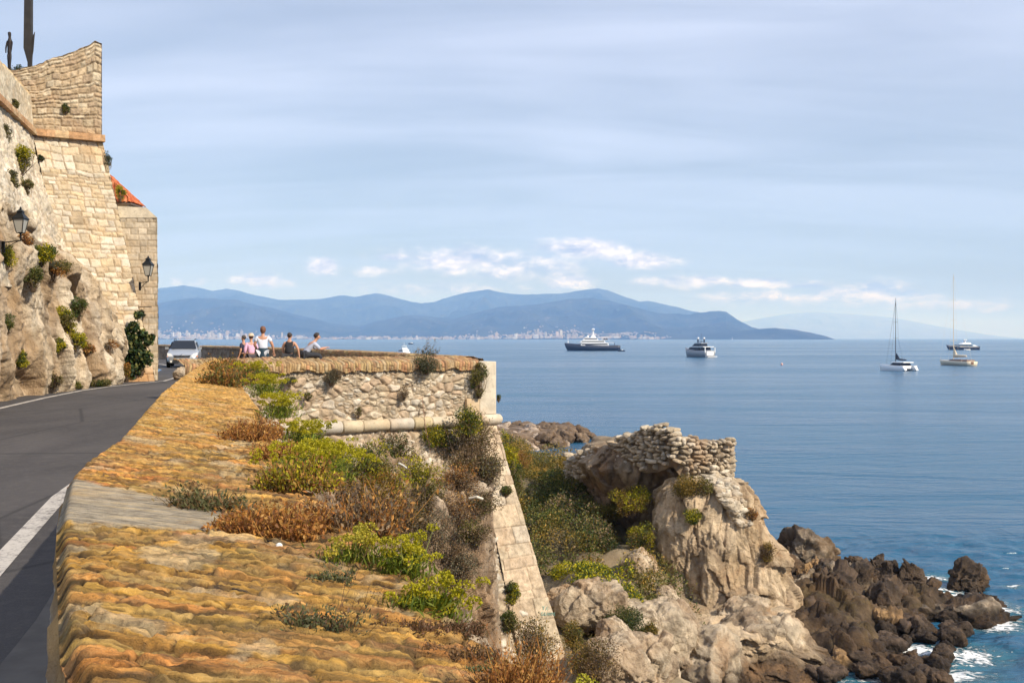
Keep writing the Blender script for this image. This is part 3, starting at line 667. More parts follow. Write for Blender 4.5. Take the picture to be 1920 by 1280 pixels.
# battered base: front face with corner strip, and the sea-side face
zt, zb = -1.08, -9.2; f_ = (zb - zt) / -7.0
def bt(s, z):           # point on the battered front plane
    k = (z - zt) / -7.0; return bp(s + 0.925 * k, 2.5 * k + .02, z)
Pf = bilerp(bt(-3.5, zb), bt(LAB - .9, zb), bt(LAB - .9, zt), bt(-0.9, zt), 330, 260)
patch_masonry('battered_face', Pf, 'rubble', M_RUBBLE, bas, amp=.08, seed=9, cell=.22, mw=.022, pillow=.05, mortar=(0.36, 0.28, 0.20), damp=1.6)
Pf = bilerp(bt(LAB - 1.75, zb), bt(LAB, zb), bt(LAB, zt), bt(LAB - .85, zt), 90, 330)
n_ = gnormal(Pf); Pf = Pf + n_ * 0.05
patch_masonry('corner_strip', Pf, 'courses', M_RUBBLE, bas, amp=.03, colors=[(.54, .44, .31), (.57, .46, .33), (.50, .39, .27), (.56, .47, .36), (.47, .36, .25)], seed=12, rh=.50, rv=.45, l0=.35, l1=1.2, warp=.05, mw=.014, pillow=.03, mortar=(0.30, 0.23, 0.16), rough=.03, damp=.7)
def sb(t, z, o=0):
    k = (z - zt) / -7.0; q = B0 + T * (.925 * k) + N * (2.5 * k) * (1 - min(t, 1) * 0) + D2 * t * 1.0; return (q[0], q[1], z)
n_ = np.array([D2[1], -D2[0]])
def sbp(i, z):
    k = (z - zt) / -7.0; q = SEAP[i] + np.array([.8, .25]) * 1.2 * k * (0 if i == 0 else 1)
    if i == 0: return bt(LAB, z)
    return (q[0], q[1], z)
for i in range(0, 3):
    Pf = bilerp(sbp(i, -13 if i else zb), sbp(i + 1, -13), sbp(i + 1, zt), sbp(i, zt), 60, 60)
    patch_masonry('sea_face', Pf, 'rubble', M_RUBBLE, bas, amp=.05, seed=20 + i, cell=.4)

# ------------------------------------------------------------------ the parapet that runs on along the coast
sp = thing('sea_parapet', 'low shaded parapet wall edging the terrace and the far road behind the people', 'wall')
pts = SEAP; seg = np.linalg.norm(np.diff(pts, axis=0), axis=1); cum = np.concatenate([[0], np.cumsum(seg)])
sarr = np.concatenate([np.arange(0.85, 45, 0.07), np.arange(45, cum[-1], 0.5)])
px_ = np.interp(sarr, cum, pts[:, 0]); py_ = np.interp(sarr, cum, pts[:, 1])
tx = np.gradient(px_, sarr); ty = np.gradient(py_, sarr); nl = np.stack([-ty, tx], -1)      # inland side (towards -x)
prof = [(.9, -.1), (.88, .3), (.87, .6), (.87, .85), (.90, .90), (.9, 1.0), (.84, 1.05), (.6, 1.07), (.35, 1.05), (.12, 1.02), (.02, .97), (0, .8), (0, .2), (0, -.8)]
prof = np.array(prof); tt = np.linspace(0, 13, 44); po = np.interp(tt, range(14), prof[:, 0]); pz = np.interp(tt, range(14), prof[:, 1])
Sg, Tg = np.meshgrid(range(len(sarr)), range(44), indexing='ij')
rise = np.interp(sarr, [0, 8, 20, 40, 60, 100], [0.02, .06, .08, .08, .10, .3])[Sg] * ss(.3, .9, pz[Tg])
P = np.stack([px_[Sg] + nl[Sg, 0] * po[Tg], py_[Sg] + nl[Sg, 1] * po[Tg], pz[Tg] + rise], -1)
e, r = rubble(sarr[Sg], tt[Tg] * .12, .24, 41)
nn = gnormal(P); d = (ss(0, .06, e) - .6) * .04 + (fbm(P * 5, 4, 42) - .5) * .05
col = pal(r[..., 1], STONE) * np.array([.55, .50, .46]); ct = ss(.86, .95, pz[Tg])[..., None]  # shade of the inland face is put into these darker stone colours
col = col * (1 - ct) + pal(r[..., 1], CB) * .92 * ct
g = (1 - ss(0, .02, e))[..., None] * .5; col = col * (1 - g) + np.array([.12, .09, .07]) * g
mk('parapet_stones', P + nn * d[..., None] * 1, grid_faces(*P.shape[:2]), M_RUBBLE, sp, True, col=col)
# ------------------------------------------------------------------ the high fortress wall on the left
fort = thing('fortress_wall', 'tall sunlit wall of cream stone blocks with a brick string course above the road bend', 'fortress')
Lt, Rt = (-18.7, 39.6, 9.62), (-16.5, 40.9, 9.62)
Rb, Lb = (-14.15, 40.35, -.25), (-15.9, 38.4, -.25)
Pm = bilerp(Lb, Rb, Rt, Lt, 190, 330)
kz = ss(1.1, .2, Pm[..., 2])[..., None]
patch_masonry('main_face', Pm, 'courses', M_ASHLAR, fort, amp=.045, colors=[(.54, .46, .34), (.58, .50, .38), (.48, .39, .27), (.61, .54, .43), (.54, .43, .28), (.55, .48, .38), (.46, .36, .24), (.57, .46, .32)], seed=31, rh=.25, rv=.5, l0=.18, l1=.60, warp=.12, wscale=1.0, mw=.020, pillow=.06,
              mortar=(.33, .25, .17), rough=.035, damp=.8, colmul=(1 - kz) + kz * np.array([.92, .66, .45]))
Pm = bilerp(Rb, (-16.9, 46, -.25), (-19, 46.5, 9.62), Rt, 90, 120)
patch_masonry('return_face', Pm, 'courses', M_ASHLAR, fort, amp=.05, colors=ASH, seed=32, rh=.36, rv=.3, l0=.35, l1=.9, mw=.02, mortar=(.36, .28, .19))
# rougher, weathered side wall that comes forward along the cliff
top = [(-18.9, 40.3), (-17.3, 34.2), (-15.9, 28.8), (-14.3, 22), (-13, 15)]
bot = [(-17.2, 40.4), (-15.75, 34.6), (-14.35, 29.2), (-12.9, 22.4), (-11.6, 15.4)]
nv_ = 150; tt = np.linspace(0, 4, 520); zz = np.linspace(-.08, 1, nv_)
tp_ = np.stack([np.interp(tt, range(5), np.array(top)[:, k]) for k in (0, 1)], -1); bp_ = np.stack([np.interp(tt, range(5), np.array(bot)[:, k]) for k in (0, 1)], -1)
Pm = np.zeros((520, nv_, 3)); Pm[..., :2] = bp_[:, None] * (1 - zz[None, :, None]) + tp_[:, None] * zz[None, :, None]; Pm[..., 2] = 3.6 + zz[None] * (9.62 - 3.6)
lump = (fbm(Pm * np.array([1, 1, .6]) * 0.8, 4, 5) - .5) * 0.7 * np.clip(1 - zz[None], 0, 1) ** .7
n_ = gnormal(Pm); n_ *= np.sign(n_[..., :1])
Pm = Pm + n_ * lump[..., None]
Pm = Pm[::-1]
ren = ss(.40, .62, fbm(Pm * .8, 4, 14))[..., None]
patch_masonry('side_face', Pm, 'rubble', M_RUBBLE, fort, amp=.05, colors=[(.58, .50, .38), (.53, .45, .33), (.62, .55, .44), (.50, .41, .29)], seed=35, cell=.30, mw=.02, mortar=(.58, .50, .39), rough=.045, damp=1.5,
              colmul=(1 - ren * .0) * (0.9 + .25 * ren))
# parapets above the string course
sv = np.array([(0, 13.6), (.25, 13.62), (1.03, 13.12), (1.81, 12.73), (3.08, 12.1), (4.0, 11.8), (6, 11.4)]); s_ = np.linspace(0, 6, 260); tz = np.interp(s_, sv[:, 0], sv[:, 1]) + (fbm(np.stack([s_ * 4, s_ * 0, s_ * 0], -1), 3, 2) - .5) * .16
zz = np.linspace(0, 1, 170)
Pm = np.zeros((260, 170, 3)); Pm[..., 0] = (-16.55 - .86 * s_)[:, None]; Pm[..., 1] = (40.93 - .51 * s_)[:, None]; Pm[..., 2] = 9.85 + zz[None] * (tz[:, None] - 9.85)
patch_masonry('upper_parapet', Pm[::-1], 'courses', M_RUBBLE, fort, amp=.06, colors=[(.50, .40, .27), (.44, .33, .21), (.54, .45, .32), (.40, .30, .2), (.48, .37, .24)], seed=36, rh=.17, rv=.45, l0=.16, l1=.46, warp=.09, mw=.022, pillow=.05, mortar=(.36, .28, .19), rough=.05)
tb = MB()     # thickness behind the upper parapet: top and seaward end
V = []; F_ = []
for i in range(0, 260, 4):
    x, y = -16.55 - .86 * s_[i], 40.93 - .51 * s_[i]; V += [(x, y, tz[i] - .02), (x - .35, y + .75, tz[i] - .04), (x - .35, y + .75, 9.6)]
n3 = len(V) // 3
for i in range(n3 - 1): F_ += [(3 * i, 3 * i + 1, 3 * i + 4, 3 * i + 3), (3 * i + 1, 3 * i + 2, 3 * i + 5, 3 * i + 4)]
V += [(-16.55, 40.93, 9.6)]; F_ += [(0, 1, 2, len(V) - 1)]
mk('parapet_back', V, F_, M_RUBBLE, fort, col=np.tile((.46, .37, .25), (len(V), 1)))
tt = np.linspace(0, 4, 420); tp_ = np.stack([np.interp(tt, range(5), np.array([(-18.75, 39.9), (-17.25, 34.2), (-15.85, 28.8), (-14.25, 22), (-12.95, 15)])[:, k]) for k in (0, 1)], -1)
prof = np.array([(0, 9.82), (-.05, 10.6), (-.10, 11.1), (-.16, 11.26), (-.35, 11.32), (-.75, 11.34), (-.8, 10)]); kk = np.linspace(0, 6, 50)
po = np.interp(kk, range(7), prof[:, 0]); pz = np.interp(kk, range(7), prof[:, 1])
Pm = np.zeros((420, 50, 3)); Pm[..., 0] = tp_[:, None, 0] + po[None] * .968; Pm[..., 1] = tp_[:, None, 1] + po[None] * .25; Pm[..., 2] = pz[None]
cm = ss(11.05, 11.3, Pm[..., 2])[..., None]
patch_masonry('side_parapet', Pm[::-1], 'rubble', M_RUBBLE, fort, amp=.02, colors=[(.62, .52, .37), (.58, .47, .32), (.66, .57, .42)], seed=37, cell=.3, mw=.012, mortar=(.54, .44, .31), rough=.02,
              colmul=((1 - cm) + cm * np.array([.95, .78, .5]))[::-1])
cd = MB()
line = [(-15.9, 28.8), (-17.3, 34.2), (-18.68, 39.55), (-16.42, 40.88)]; line = [(-13, 15), (-14.3, 22)] + line
rng = random.Random(5)
for (x0, y0), (x1, y1) in zip(line[:-1], line[1:]):
    L_ = math.hypot(x1 - x0, y1 - y0); rz = math.atan2(y1 - y0, x1 - x0); t = 0
    while t < L_ - .01:
        w_ = min(rng.uniform(.28, .5), L_ - t); c = rng.choice([(.44, .24, .12), (.50, .31, .17), (.46, .27, .14), (.54, .38, .22)])
        cd.box((x0 + (x1 - x0) * (t + w_ / 2) / L_, y0 + (y1 - y0) * (t + w_ / 2) / L_, 9.66), (w_ - .004, .34, .13), rz, c)
        cd.box((x0 + (x1 - x0) * (t + w_ / 2) / L_, y0 + (y1 - y0) * (t + w_ / 2) / L_, 9.80), (w_ - .004, .26, .13), rz, tuple(np.array(c) * 1.15)); t += w_
cd.build('string_course', M_RUBBLE, fort)
up = [(-18.0, 40.5), (-20.9, 50), (-34, 50), (-34, 12), (-13.2, 12), (-14.5, 22), (-16.3, 29), (-17.7, 34.5), (-19.2, 39.5)]
V = [(x, y, 10.9) for x, y in up] + [(x, y, -.5) for x, y in up]; n_ = len(up)
mk('earth_fill', V, [tuple(range(n_))] + [(i, i + n_, (i + 1) % n_ + n_, (i + 1) % n_) for i in range(n_)], M_SOIL, fort, col=np.tile((.2, .16, .1), (2 * n_, 1)))
# square buttress with a weathered sloping cap
def bq(x, z, back=0): return (x - .42 * back, 41.3 + .92 * back, z)
Pm = bilerp(bq(-16.9, -.25), bq(-14.42, -.25), bq(-14.46, 6.62), bq(-16.9, 6.62), 110, 240)
patch_masonry('buttress', Pm, 'courses', M_ASHLAR, fort, amp=.02, colors=[(.56, .48, .37), (.60, .52, .41), (.52, .44, .33), (.57, .48, .36)], seed=41, rh=.27, rv=.25, l0=.3, l1=.7, mw=.018, mortar=(.42, .33, .22), rough=.012)
Pm = bilerp(bq(-14.42, -.25), bq(-14.42, -.25, 5), bq(-14.46, 6.62, 5), bq(-14.46, 6.62), 60, 120)
patch_masonry('buttress', Pm, 'courses', M_ASHLAR, fort, amp=.02, colors=ASH, seed=42, rh=.27, rv=.25, l0=.3, l1=.7, mw=.018, mortar=(.42, .33, .22))
V = [bq(-16.9, 6.6), bq(-14.44, 6.6), bq(-14.9, 7.02), bq(-16.9, 7.10), bq(-16.9, 6.6, 5), bq(-14.44, 6.6, 5), bq(-14.9, 7.02, 5), bq(-16.9, 7.1, 5)]
V = [(x, y - .03 if i < 4 else y, z) for i, (x, y, z) in enumerate(V)]
mk('sloping_cap', V, [(0, 1, 2, 3), (1, 5, 6, 2), (2, 6, 7, 3), (5, 4, 7, 6)], M_ASHLAR, fort, col=np.tile((.66, .58, .45), (8, 1)))
pl = MB(); pl.box((-15.0, 40.72, 2.58), (.26, .03, .24), math.atan2(.51, .86), (.05, .055, .07)); pl.build('plaque', M_VCOL, fort)
pl = MB(); pl.tube([(-15.2, 40.72, 2.95), (-14.6, 41.05, 2.97)], .018, 6, (.05, .045, .04)); pl.build('cable_bracket', M_VCOL, fort)

# tiled watch house behind
hs = thing('watch_house', 'little house with a red tiled roof peeping out behind the fortress wall', 'house', (-18.55, 46, 0))
hb_ = MB(); hb_.box((0, 0, 6.2), (2.7, 1.25, 3.2), 0, (.5, .42, .32)); hb_.build('wall', M_ASHLAR, hs)
rf = MB(); hx, hy, z0, z1 = 1.62, .85, 7.74, 9.62
cs = [(-hx, -hy), (hx, -hy), (hx, hy), (-hx, hy)]
V = []; Fq = []; CC = []
rng = np.random.RandomState(3)
for i in range(4):
    a = np.array(cs[i]); b2 = np.array(cs[(i + 1) % 4]); ap = np.array([-.25, 0.0])
    L_ = np.linalg.norm(b2 - a); nc = max(6, int(L_ / .02)); nr = 40; nt = L_ / .20
    g = np.zeros((nc, nr, 3)); cc = np.zeros((nc, nr, 3)); on = np.array([(b2 - a)[1], -(b2 - a)[0]]) / L_
    for j in range(nr):
        t = j / (nr - 1)
        for q in range(nc):
            s = q / (nc - 1); m_ = (a + b2) / 2; e_ = a + (b2 - a) * s
            # tiles run up the slope: parallel lines, clipped by the hips
            half = (1 - t); xx = np.clip((s - .5), -half / 2, half / 2)
            base = m_ + (b2 - a) * xx; pt = base + (ap - m_) * t
            bumpz = abs(math.sin(math.pi * (xx * nt))) * .055; step = ((t * 9) % 1) * -.035
            g[q, j] = (pt[0] + on[0] * (bumpz * .4), pt[1] + on[1] * (bumpz * .4), z0 + (z1 - z0) * t + bumpz + step)
            tid = (int(xx * nt + 50) * 31 + int(t * 9)) % 97; base_c = [(.42, .10, .04), (.52, .15, .06), (.36, .08, .035), (.55, .20, .09)][tid % 4]
            cc[q, j] = np.array(base_c) * (.55 if abs(math.sin(math.pi * (xx * nt))) < .3 else 1)
    b0 = len(V); V += list(g.reshape(-1, 3)); CC += list(cc.reshape(-1, 3)); Fq.append(grid_faces(nc, nr) + b0)
mk('tiled_roof', np.array(V), np.concatenate(Fq), M_RUBBLE, hs, False, col=np.array(CC))
rf.box((0, 0, 7.70), (3.16, 1.62, .06), 0, (.16, .12, .10)); rf.build('eaves', M_VCOL, hs)

# ------------------------------------------------------------------ rock builders
def rockshape(P, N_, seed, amp, sc, crack=.5, fine=.35, vert=1.0):
    q = P * np.array([1, 1, vert]); q = q + (fbm(q * .8, 2, seed + 31)[..., None] - .5) * .5
    a, c1 = facet(q / sc, seed); b_, c2 = facet(q / sc * 2.3, seed + 20); e_, c3 = facet(q / sc * 5.1, seed + 40)
    r = (ridged(q / sc * 1.7, 5, seed + 5) - .55)
    d = a * 1.0 + b_ * .40 + e_ * .17 - c1 * .12 * crack - c2 * .05 * crack + r * fine + (ridged(q / sc * 6, 4, seed + 8) - .5) * .20 + (fbm(q / sc * 13, 4, seed + 18) - .5) * .14
    return d * amp, np.clip(c1 * .9 + c2 * .6 + c3 * .3, 0, 1)

def rockcol(P, N_, seed, c0, c1, crackm, dark=(.16, .11, .075), wet=None):
    n = fbm(P * .8, 5, seed + 2)[..., None]; n2 = fbm(P * 2.9, 4, seed + 3)[..., None]
    t = ss(.36, .64, n); col = np.array(c0) * (1 - t) + np.array(c1) * t; col = col * (.8 + .4 * n2)
    k = (crackm[..., None]) * .55; col = col * (1 - k) + np.array(dark) * k
    if wet is not None:
        w_ = (1 - ss(wet[0], wet[1], P[..., 2] + (fbm(P * .9, 3, 5) - .5) * 1.0))[..., None]; col = col * (1 - w_) + np.array(wet[2]) * (.7 + .6 * n2) * w_
    return col

_ico = {}
def ico(level):
    if level in _ico: return _ico[level]
    t = (1 + 5 ** .5) / 2
    V = [(-1, t, 0), (1, t, 0), (-1, -t, 0), (1, -t, 0), (0, -1, t), (0, 1, t), (0, -1, -t), (0, 1, -t), (t, 0, -1), (t, 0, 1), (-t, 0, -1), (-t, 0, 1)]
    F_ = [(0, 11, 5), (0, 5, 1), (0, 1, 7), (0, 7, 10), (0, 10, 11), (1, 5, 9), (5, 11, 4), (11, 10, 2), (10, 7, 6), (7, 1, 8), (3, 9, 4), (3, 4, 2), (3, 2, 6), (3, 6, 8), (3, 8, 9), (4, 9, 5), (2, 4, 11), (6, 2, 10), (8, 6, 7), (9, 8, 1)]
    V = np.array(V, float); V /= np.linalg.norm(V, axis=1, keepdims=True); F_ = np.array(F_)
    for _ in range(level):
        e = np.concatenate([F_[:, [0, 1]], F_[:, [1, 2]], F_[:, [2, 0]]]); es = np.sort(e, 1); u, inv = np.unique(es, axis=0, return_inverse=True); inv = inv.ravel()
        mid = V[u[:, 0]] + V[u[:, 1]]; mid /= np.linalg.norm(mid, axis=1, keepdims=True); n = len(F_); m = inv + len(V)
        a, b_, c = m[:n], m[n:2 * n], m[2 * n:]
        F_ = np.concatenate([np.stack([F_[:, 0], a, c], 1), np.stack([F_[:, 1], b_, a], 1), np.stack([F_[:, 2], c, b_], 1), np.stack([a, b_, c], 1)]); V = np.concatenate([V, mid])
    _ico[level] = (V, F_); return V, F_

def boulder_mesh(seed, size, level=4, angular=.75, amp=.16, sharp=False):
    """convex broken block: planes cut from a sphere, then weathered"""
    V, F_ = ico(level); rng = np.random.RandomState(seed)
    k = rng.randint(9, 14); nrm = rng.normal(size=(k, 3)); nrm /= np.linalg.norm(nrm, axis=1, keepdims=True); dist = rng.uniform(.62, .98, k)
    dots = V @ nrm.T; rr = np.where(dots > .05, dist / np.maximum(dots, .05), 9)
    r = np.minimum(rr.min(1), 1.15); r = r * angular + (1 - angular)
    P = V * r[:, None]; P = P * np.array(size)
    s = float(np.mean(size))
    d, cm = rockshape(P + seed * 3.7, V, seed, s * amp, s * .75, .7, .5)
    if sharp:
        a_, c_ = facet((P + seed * 3.7) / s * 1.1, seed); b_, c2_ = facet((P + seed * 3.7) / s * 2.6, seed + 4); e_, c3_ = facet((P + seed * 3.7) / s * 6, seed + 6)
        d = (a_ * 1.5 + b_ * .75 + e_ * .30 - c_ * .06 + (fbm(P / s * 5, 3, seed) - .5) * .12) * s * amp * .78; cm = np.clip(c_ + c2_ * .6 + c3_ * .3, 0, 1)
    P = P + V * d[:, None]
    return P, F_, cm

def boulder(name, loc, size, seed, mat=None, level=4, c0=(.42, .33, .23), c1=(.55, .46, .35), rz=0, wet=None, parent=None, **kw):
    P, F_, cm = boulder_mesh(seed, size, level, **kw)
    c, s = math.cos(rz), math.sin(rz); Pw = np.stack([P[:, 0] * c - P[:, 1] * s, P[:, 0] * s + P[:, 1] * c, P[:, 2]], -1)
    col = rockcol(Pw + np.array(loc), None, seed, c0, c1, cm, wet=wet)
    o = mk(name, Pw, F_, mat or M_ROCK, parent, not kw.get('sharp'), col=col); o.location = loc
    return o

# ------------------------------------------------------------------ cliff beside the road
base = [(-10.6, 14), (-11.9, 19.5), (-12.9, 24), (-13.75, 27.4), (-14.15, 30), (-14.45, 32.5), (-14.6, 35), (-14.72, 37.4), (-15.2, 39.2), (-16.4, 40.4)]
nU, nV = 720, 230
tt = np.linspace(0, 9, nU); bx = np.interp(tt, range(10), [p_[0] for p_ in base]); by = np.interp(tt, range(10), [p_[1] for p_ in base])
vv = np.linspace(0, 1, nV)
hgt = np.interp(tt, [0, 2, 4, 6, 7, 8, 9], [5.2, 5.4, 5.4, 5.0, 4.6, 3.4, 2.2])
hgt = hgt + (fbm(np.stack([by * .9, by * 0, by * 0], -1), 3, 4) - .5) * 1.2
Pm = np.zeros((nU, nV, 3)); Pm[..., 2] = -.25 + vv[None] ** .95 * (hgt[:, None] + .25)
lc = np.interp(tt, [0, 3, 5, 7], [0., .02, .2, .28])[:, None]; lean = lc * Pm[..., 2] + .55 * ss(.75, 1.0, vv)[None]
Pm[..., 0] = bx[:, None] - lean * .95; Pm[..., 1] = by[:, None] + lean * .12
n_ = np.zeros_like(Pm); n_[...] = (.95, -.25, .1)
q = Pm * np.array([1, 1, .30]); d, cm = rockshape(q, None, 51, .62, 1.15, .9, .9)
gul = ridged(np.stack([Pm[..., 1] * .55 + Pm[..., 0] * .3, Pm[..., 2] * .16, Pm[..., 0] * 0], -1), 4, 52)
d = d + (gul - .6) * .9 + .12
d = d * (.35 + .65 * ss(0, .12, vv)[None])
for _ in range(2): d = sum(np.roll(d, k_, 0) for k_ in range(-3, 4)) / 7
d = d + (ridged(Pm * np.array([2.2, 2.2, 1.3]), 4, 57) - .55) * .30 + (fbm(Pm * 6, 3, 58) - .5) * .10
Pm = Pm + n_ * d[..., None]
col = rockcol(Pm, None, 53, (.52, .41, .28), (.68, .58, .44), cm)
# the crevices turn a darker reddish brown
er = ss(.60, .42, gul)[..., None] * .55; col = col * (1 - er) + np.array([.30, .19, .10]) * er
cl = mk('roadside_cliff', Pm[::-1], grid_faces(nU, nV), M_CLIFF, None, True, col=col[::-1])
tag(cl, 'pinkish beige cliff of fissured rock standing beside the left edge of the road', 'cliff')

# ------------------------------------------------------------------ rock bluff under the bastion wall
cols = [((-0.75, 31.3, -2.9), (-0.5, 29.9, -5.2), (-.15, 28.9, -9.4)), ((-1.6, 30.6, -2.3), (-1.2, 28.6, -4.6), (-.7, 27.2, -9.4)), ((-3, 29.9, -2.3), (-2.2, 27.6, -4.2), (-1.4, 26.0, -9.2)), ((-5.2, 28.6, -1.75), (-4.0, 26.4, -4.2), (-2.8, 24.4, -9)),
        ((-6.6, 26.4, -1.3), (-5.0, 23.2, -4.2), (-3.3, 20, -9)), ((-5.4, 20, -1.2), (-3.9, 17.5, -4), (-2.2, 15, -8.8)), ((-3.1, 11, -1.2), (-1.9, 10, -4), (.3, 9.5, -8.6)), ((-.6, 3.2, -1.4), (.3, 3, -4), (2.4, 3, -8.6)), ((2.2, -3, -1.4), (3, -3, -4), (5, -3, -8.6))]
cA = np.array(cols); nU, nV = 620, 250; uu_ = np.linspace(0, 8, nU); vv = np.linspace(0, 2, nV)
cU = np.stack([[np.interp(uu_, range(9), cA[:, r_, k]) for k in range(3)] for r_ in range(3)])          # 3,3,nU
Pm = np.zeros((nU, nV, 3))
for k in range(3):
    f0, f1, f2 = cU[0, k][:, None], cU[1, k][:, None], cU[2, k][:, None]; t = vv[None] / 2
    Pm[..., k] = f0 * (1 - t) ** 2 + (2 * f1 - .5 * f0 - .5 * f2) * 2 * t * (1 - t) + f2 * t * t
n_ = gnormal(Pm); n_ *= np.where((n_ * np.array([.5, -.7, .3])).sum(-1, keepdims=True) < 0, -1, 1)
d, cm = rockshape(Pm * np.array([1, 1, .7]), None, 61, .75, 1.5, .8, .7)
edge = ss(0, .6, uu_)[:, None] * .8 + .2
Pm = Pm + n_ * ((d + .05) * edge)[..., None]
col = rockcol(Pm, None, 63, (.34, .25, .17), (.52, .42, .31), cm)
er = ss(.5, .66, fbm(Pm * .7, 4, 66))[..., None] * .6; col = col * (1 - er) + np.array([.20, .13, .08]) * er
bl = mk('rock_bluff', Pm, grid_faces(nU, nV), M_ROCK, None, True, col=col)
tag(bl, 'overgrown buff rock bluff that carries the bastion wall, below the parapet', 'rock bluff')

# ------------------------------------------------------------------ rock stack with the ruined dry stone wall
def stack(name, rows, seed, nth=420, nz=300, amp=.7, sc=1.6, c0=(.46, .34, .21), c1=(.62, .48, .32), mat=None, wet=None, vert=.42, expn=2.6, topcap=True):
    """rows: (z, x left, x right, y front, y back)"""
    rows = sorted(rows, key=lambda r: r[0]); A = np.array(rows, float); z = np.linspace(A[0, 0], A[-1, 0], nz)
    L_, Rr, Ff, Bb = [np.interp(z, A[:, 0], A[:, k]) for k in (1, 2, 3, 4)]
    th = np.linspace(0, 2 * math.pi, nth + 1)
    ct, st = np.cos(th), np.sin(th); k = (np.abs(ct) ** expn + np.abs(st) ** expn) ** (-1 / expn)
    sx = ct * k; sy = st * k
    Pm = np.zeros((nth + 1, nz, 3)); Pm[..., 0] = ((L_ + Rr) / 2)[None] + sx[:, None] * ((Rr - L_) / 2)[None]
    Pm[..., 1] = ((Ff + Bb) / 2)[None] + sy[:, None] * ((Bb - Ff) / 2)[None]; Pm[..., 2] = z[None]
    n_ = np.stack([ct, st, ct * 0], -1)[:, None] * np.ones((1, nz, 1))
    Q = Pm * np.array([1, 1, vert]); d, cm = rockshape(Q, None, seed, amp, sc, 1.0, .45)
    d = d + (fbm(Pm * .35, 3, seed + 9) - .5) * amp * 1.2
    Pm = Pm + n_ * d[..., None]; Pm[..., 2] += (fbm(Pm * .9, 3, seed + 4) - .5) * .5
    if topcap:     # close the top
        cx, cy = (L_[-1] + Rr[-1]) / 2, (Ff[-1] + Bb[-1]) / 2; caps = []
        for t in (.85, .6, .3, 0.001):
            q = Pm[:, -1].copy(); q[:, 0] = cx + (q[:, 0] - cx) * t; q[:, 1] = cy + (q[:, 1] - cy) * t; q[:, 2] += .12 * (1 - t) + (fbm(q * 1.5, 3, seed) - .5) * .3; caps.append(q)
        Pm = np.concatenate([Pm, np.stack(caps, 1)], 1); cm = np.concatenate([cm, np.zeros((nth + 1, 4))], 1)
    col = rockcol(Pm, None, seed + 1, c0, c1, cm, wet=wet)
    return mk(name, Pm, grid_faces(*Pm.shape[:2]), mat or M_ROCK, None, True, col=col)
def X42(px, d=42): return (px - 960) / F0 * d
def Z42(py, d=42): return CAMZ - (py - 634) / F0 * d
WET = (-9.9, -9.0, (.075, .05, .032))
rs = stack('rock_stack', [(Z42(905), X42(1262), X42(1390), 41.6, 44.2), (Z42(932), X42(1246), X42(1404), 41.2, 44.6), (Z42(1000), X42(1238), X42(1432), 40.7, 45.2), (Z42(1050), X42(1240), X42(1466), 40.4, 45.8),
                         (Z42(1100), X42(1246), X42(1490), 40.0, 46), (Z42(1160), X42(1236), X42(1512), 39.4, 46.2), (Z42(1235), X42(1215), X42(1545), 38.4, 46.5), (-12.9, X42(1190), X42(1590), 37.2, 47)], 71, amp=.62, sc=1.7, wet=WET)
tag(rs, 'tall pale rock stack lit by the sun, carrying the ruined dry stone wall', 'rock stack')
rs = stack('rock_apron', [(-8.9, 6.6, 10.6, 36.2, 40.6), (-9.6, 5.9, 11.2, 35.2, 41), (-10.6, 5.2, 11.8, 34, 41), (-12.9, 4.4, 12.6, 32.4, 41)], 76, amp=.7, sc=1.3, wet=WET, nth=380, nz=160)
tag(rs, 'lower apron of cracked sandy rock spreading from the foot of the stack', 'rock')
# rock carrying the ruin's left part; its shade is put into darker rock colours
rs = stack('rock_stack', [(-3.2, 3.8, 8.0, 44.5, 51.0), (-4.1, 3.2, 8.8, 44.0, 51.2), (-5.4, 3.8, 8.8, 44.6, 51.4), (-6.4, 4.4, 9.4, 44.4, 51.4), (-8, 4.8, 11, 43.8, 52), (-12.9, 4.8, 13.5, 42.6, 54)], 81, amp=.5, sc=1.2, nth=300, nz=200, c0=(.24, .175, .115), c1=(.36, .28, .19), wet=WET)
tag(rs, 'brown shaded rock hollowed out beneath the left end of the ruined wall', 'rock stack')
# dry stone wall: separate rounded stones over a rubble core, one wall
ruin = thing('ruined_wall', 'ruined dry stone wall of loose rounded cream stones on top of the rock stack', 'ruined wall')
path = np.array([(9.45, 44.6), (9.25, 43.0), (6.9, 42.2), (5.9, 43.2), (4.9, 44.7), (3.6, 47.2), (2.7, 50.2)])
ps = np.concatenate([[0], np.cumsum(np.linalg.norm(np.diff(path, axis=0), axis=1))])
topz = [(0, -3.1), (.5, -2.72), (1.2, -2.66), (2.3, -2.52), (3.3, -2.40), (4.2, -2.28), (4.9, -2.02), (5.7, -1.98), (6.2, -2.35), (7.5, -2.75), (9.2, -3.3), (12.5, -4.1)]
botz = [(0, -6.6), (1.2, -6.0), (1.9, -5.2), (2.5, -4.7), (3.6, -4.0), (4.4, -3.35), (5.2, -3.7), (8, -3.9), (10, -4.5), (12.5, -5.2)]
rng = np.random.RandomState(12); Vs = []; Fs = []; Cs = []; off = 0; iv, if_ = ico(2)
s = 0.0; z_row = -5.7; row = 0
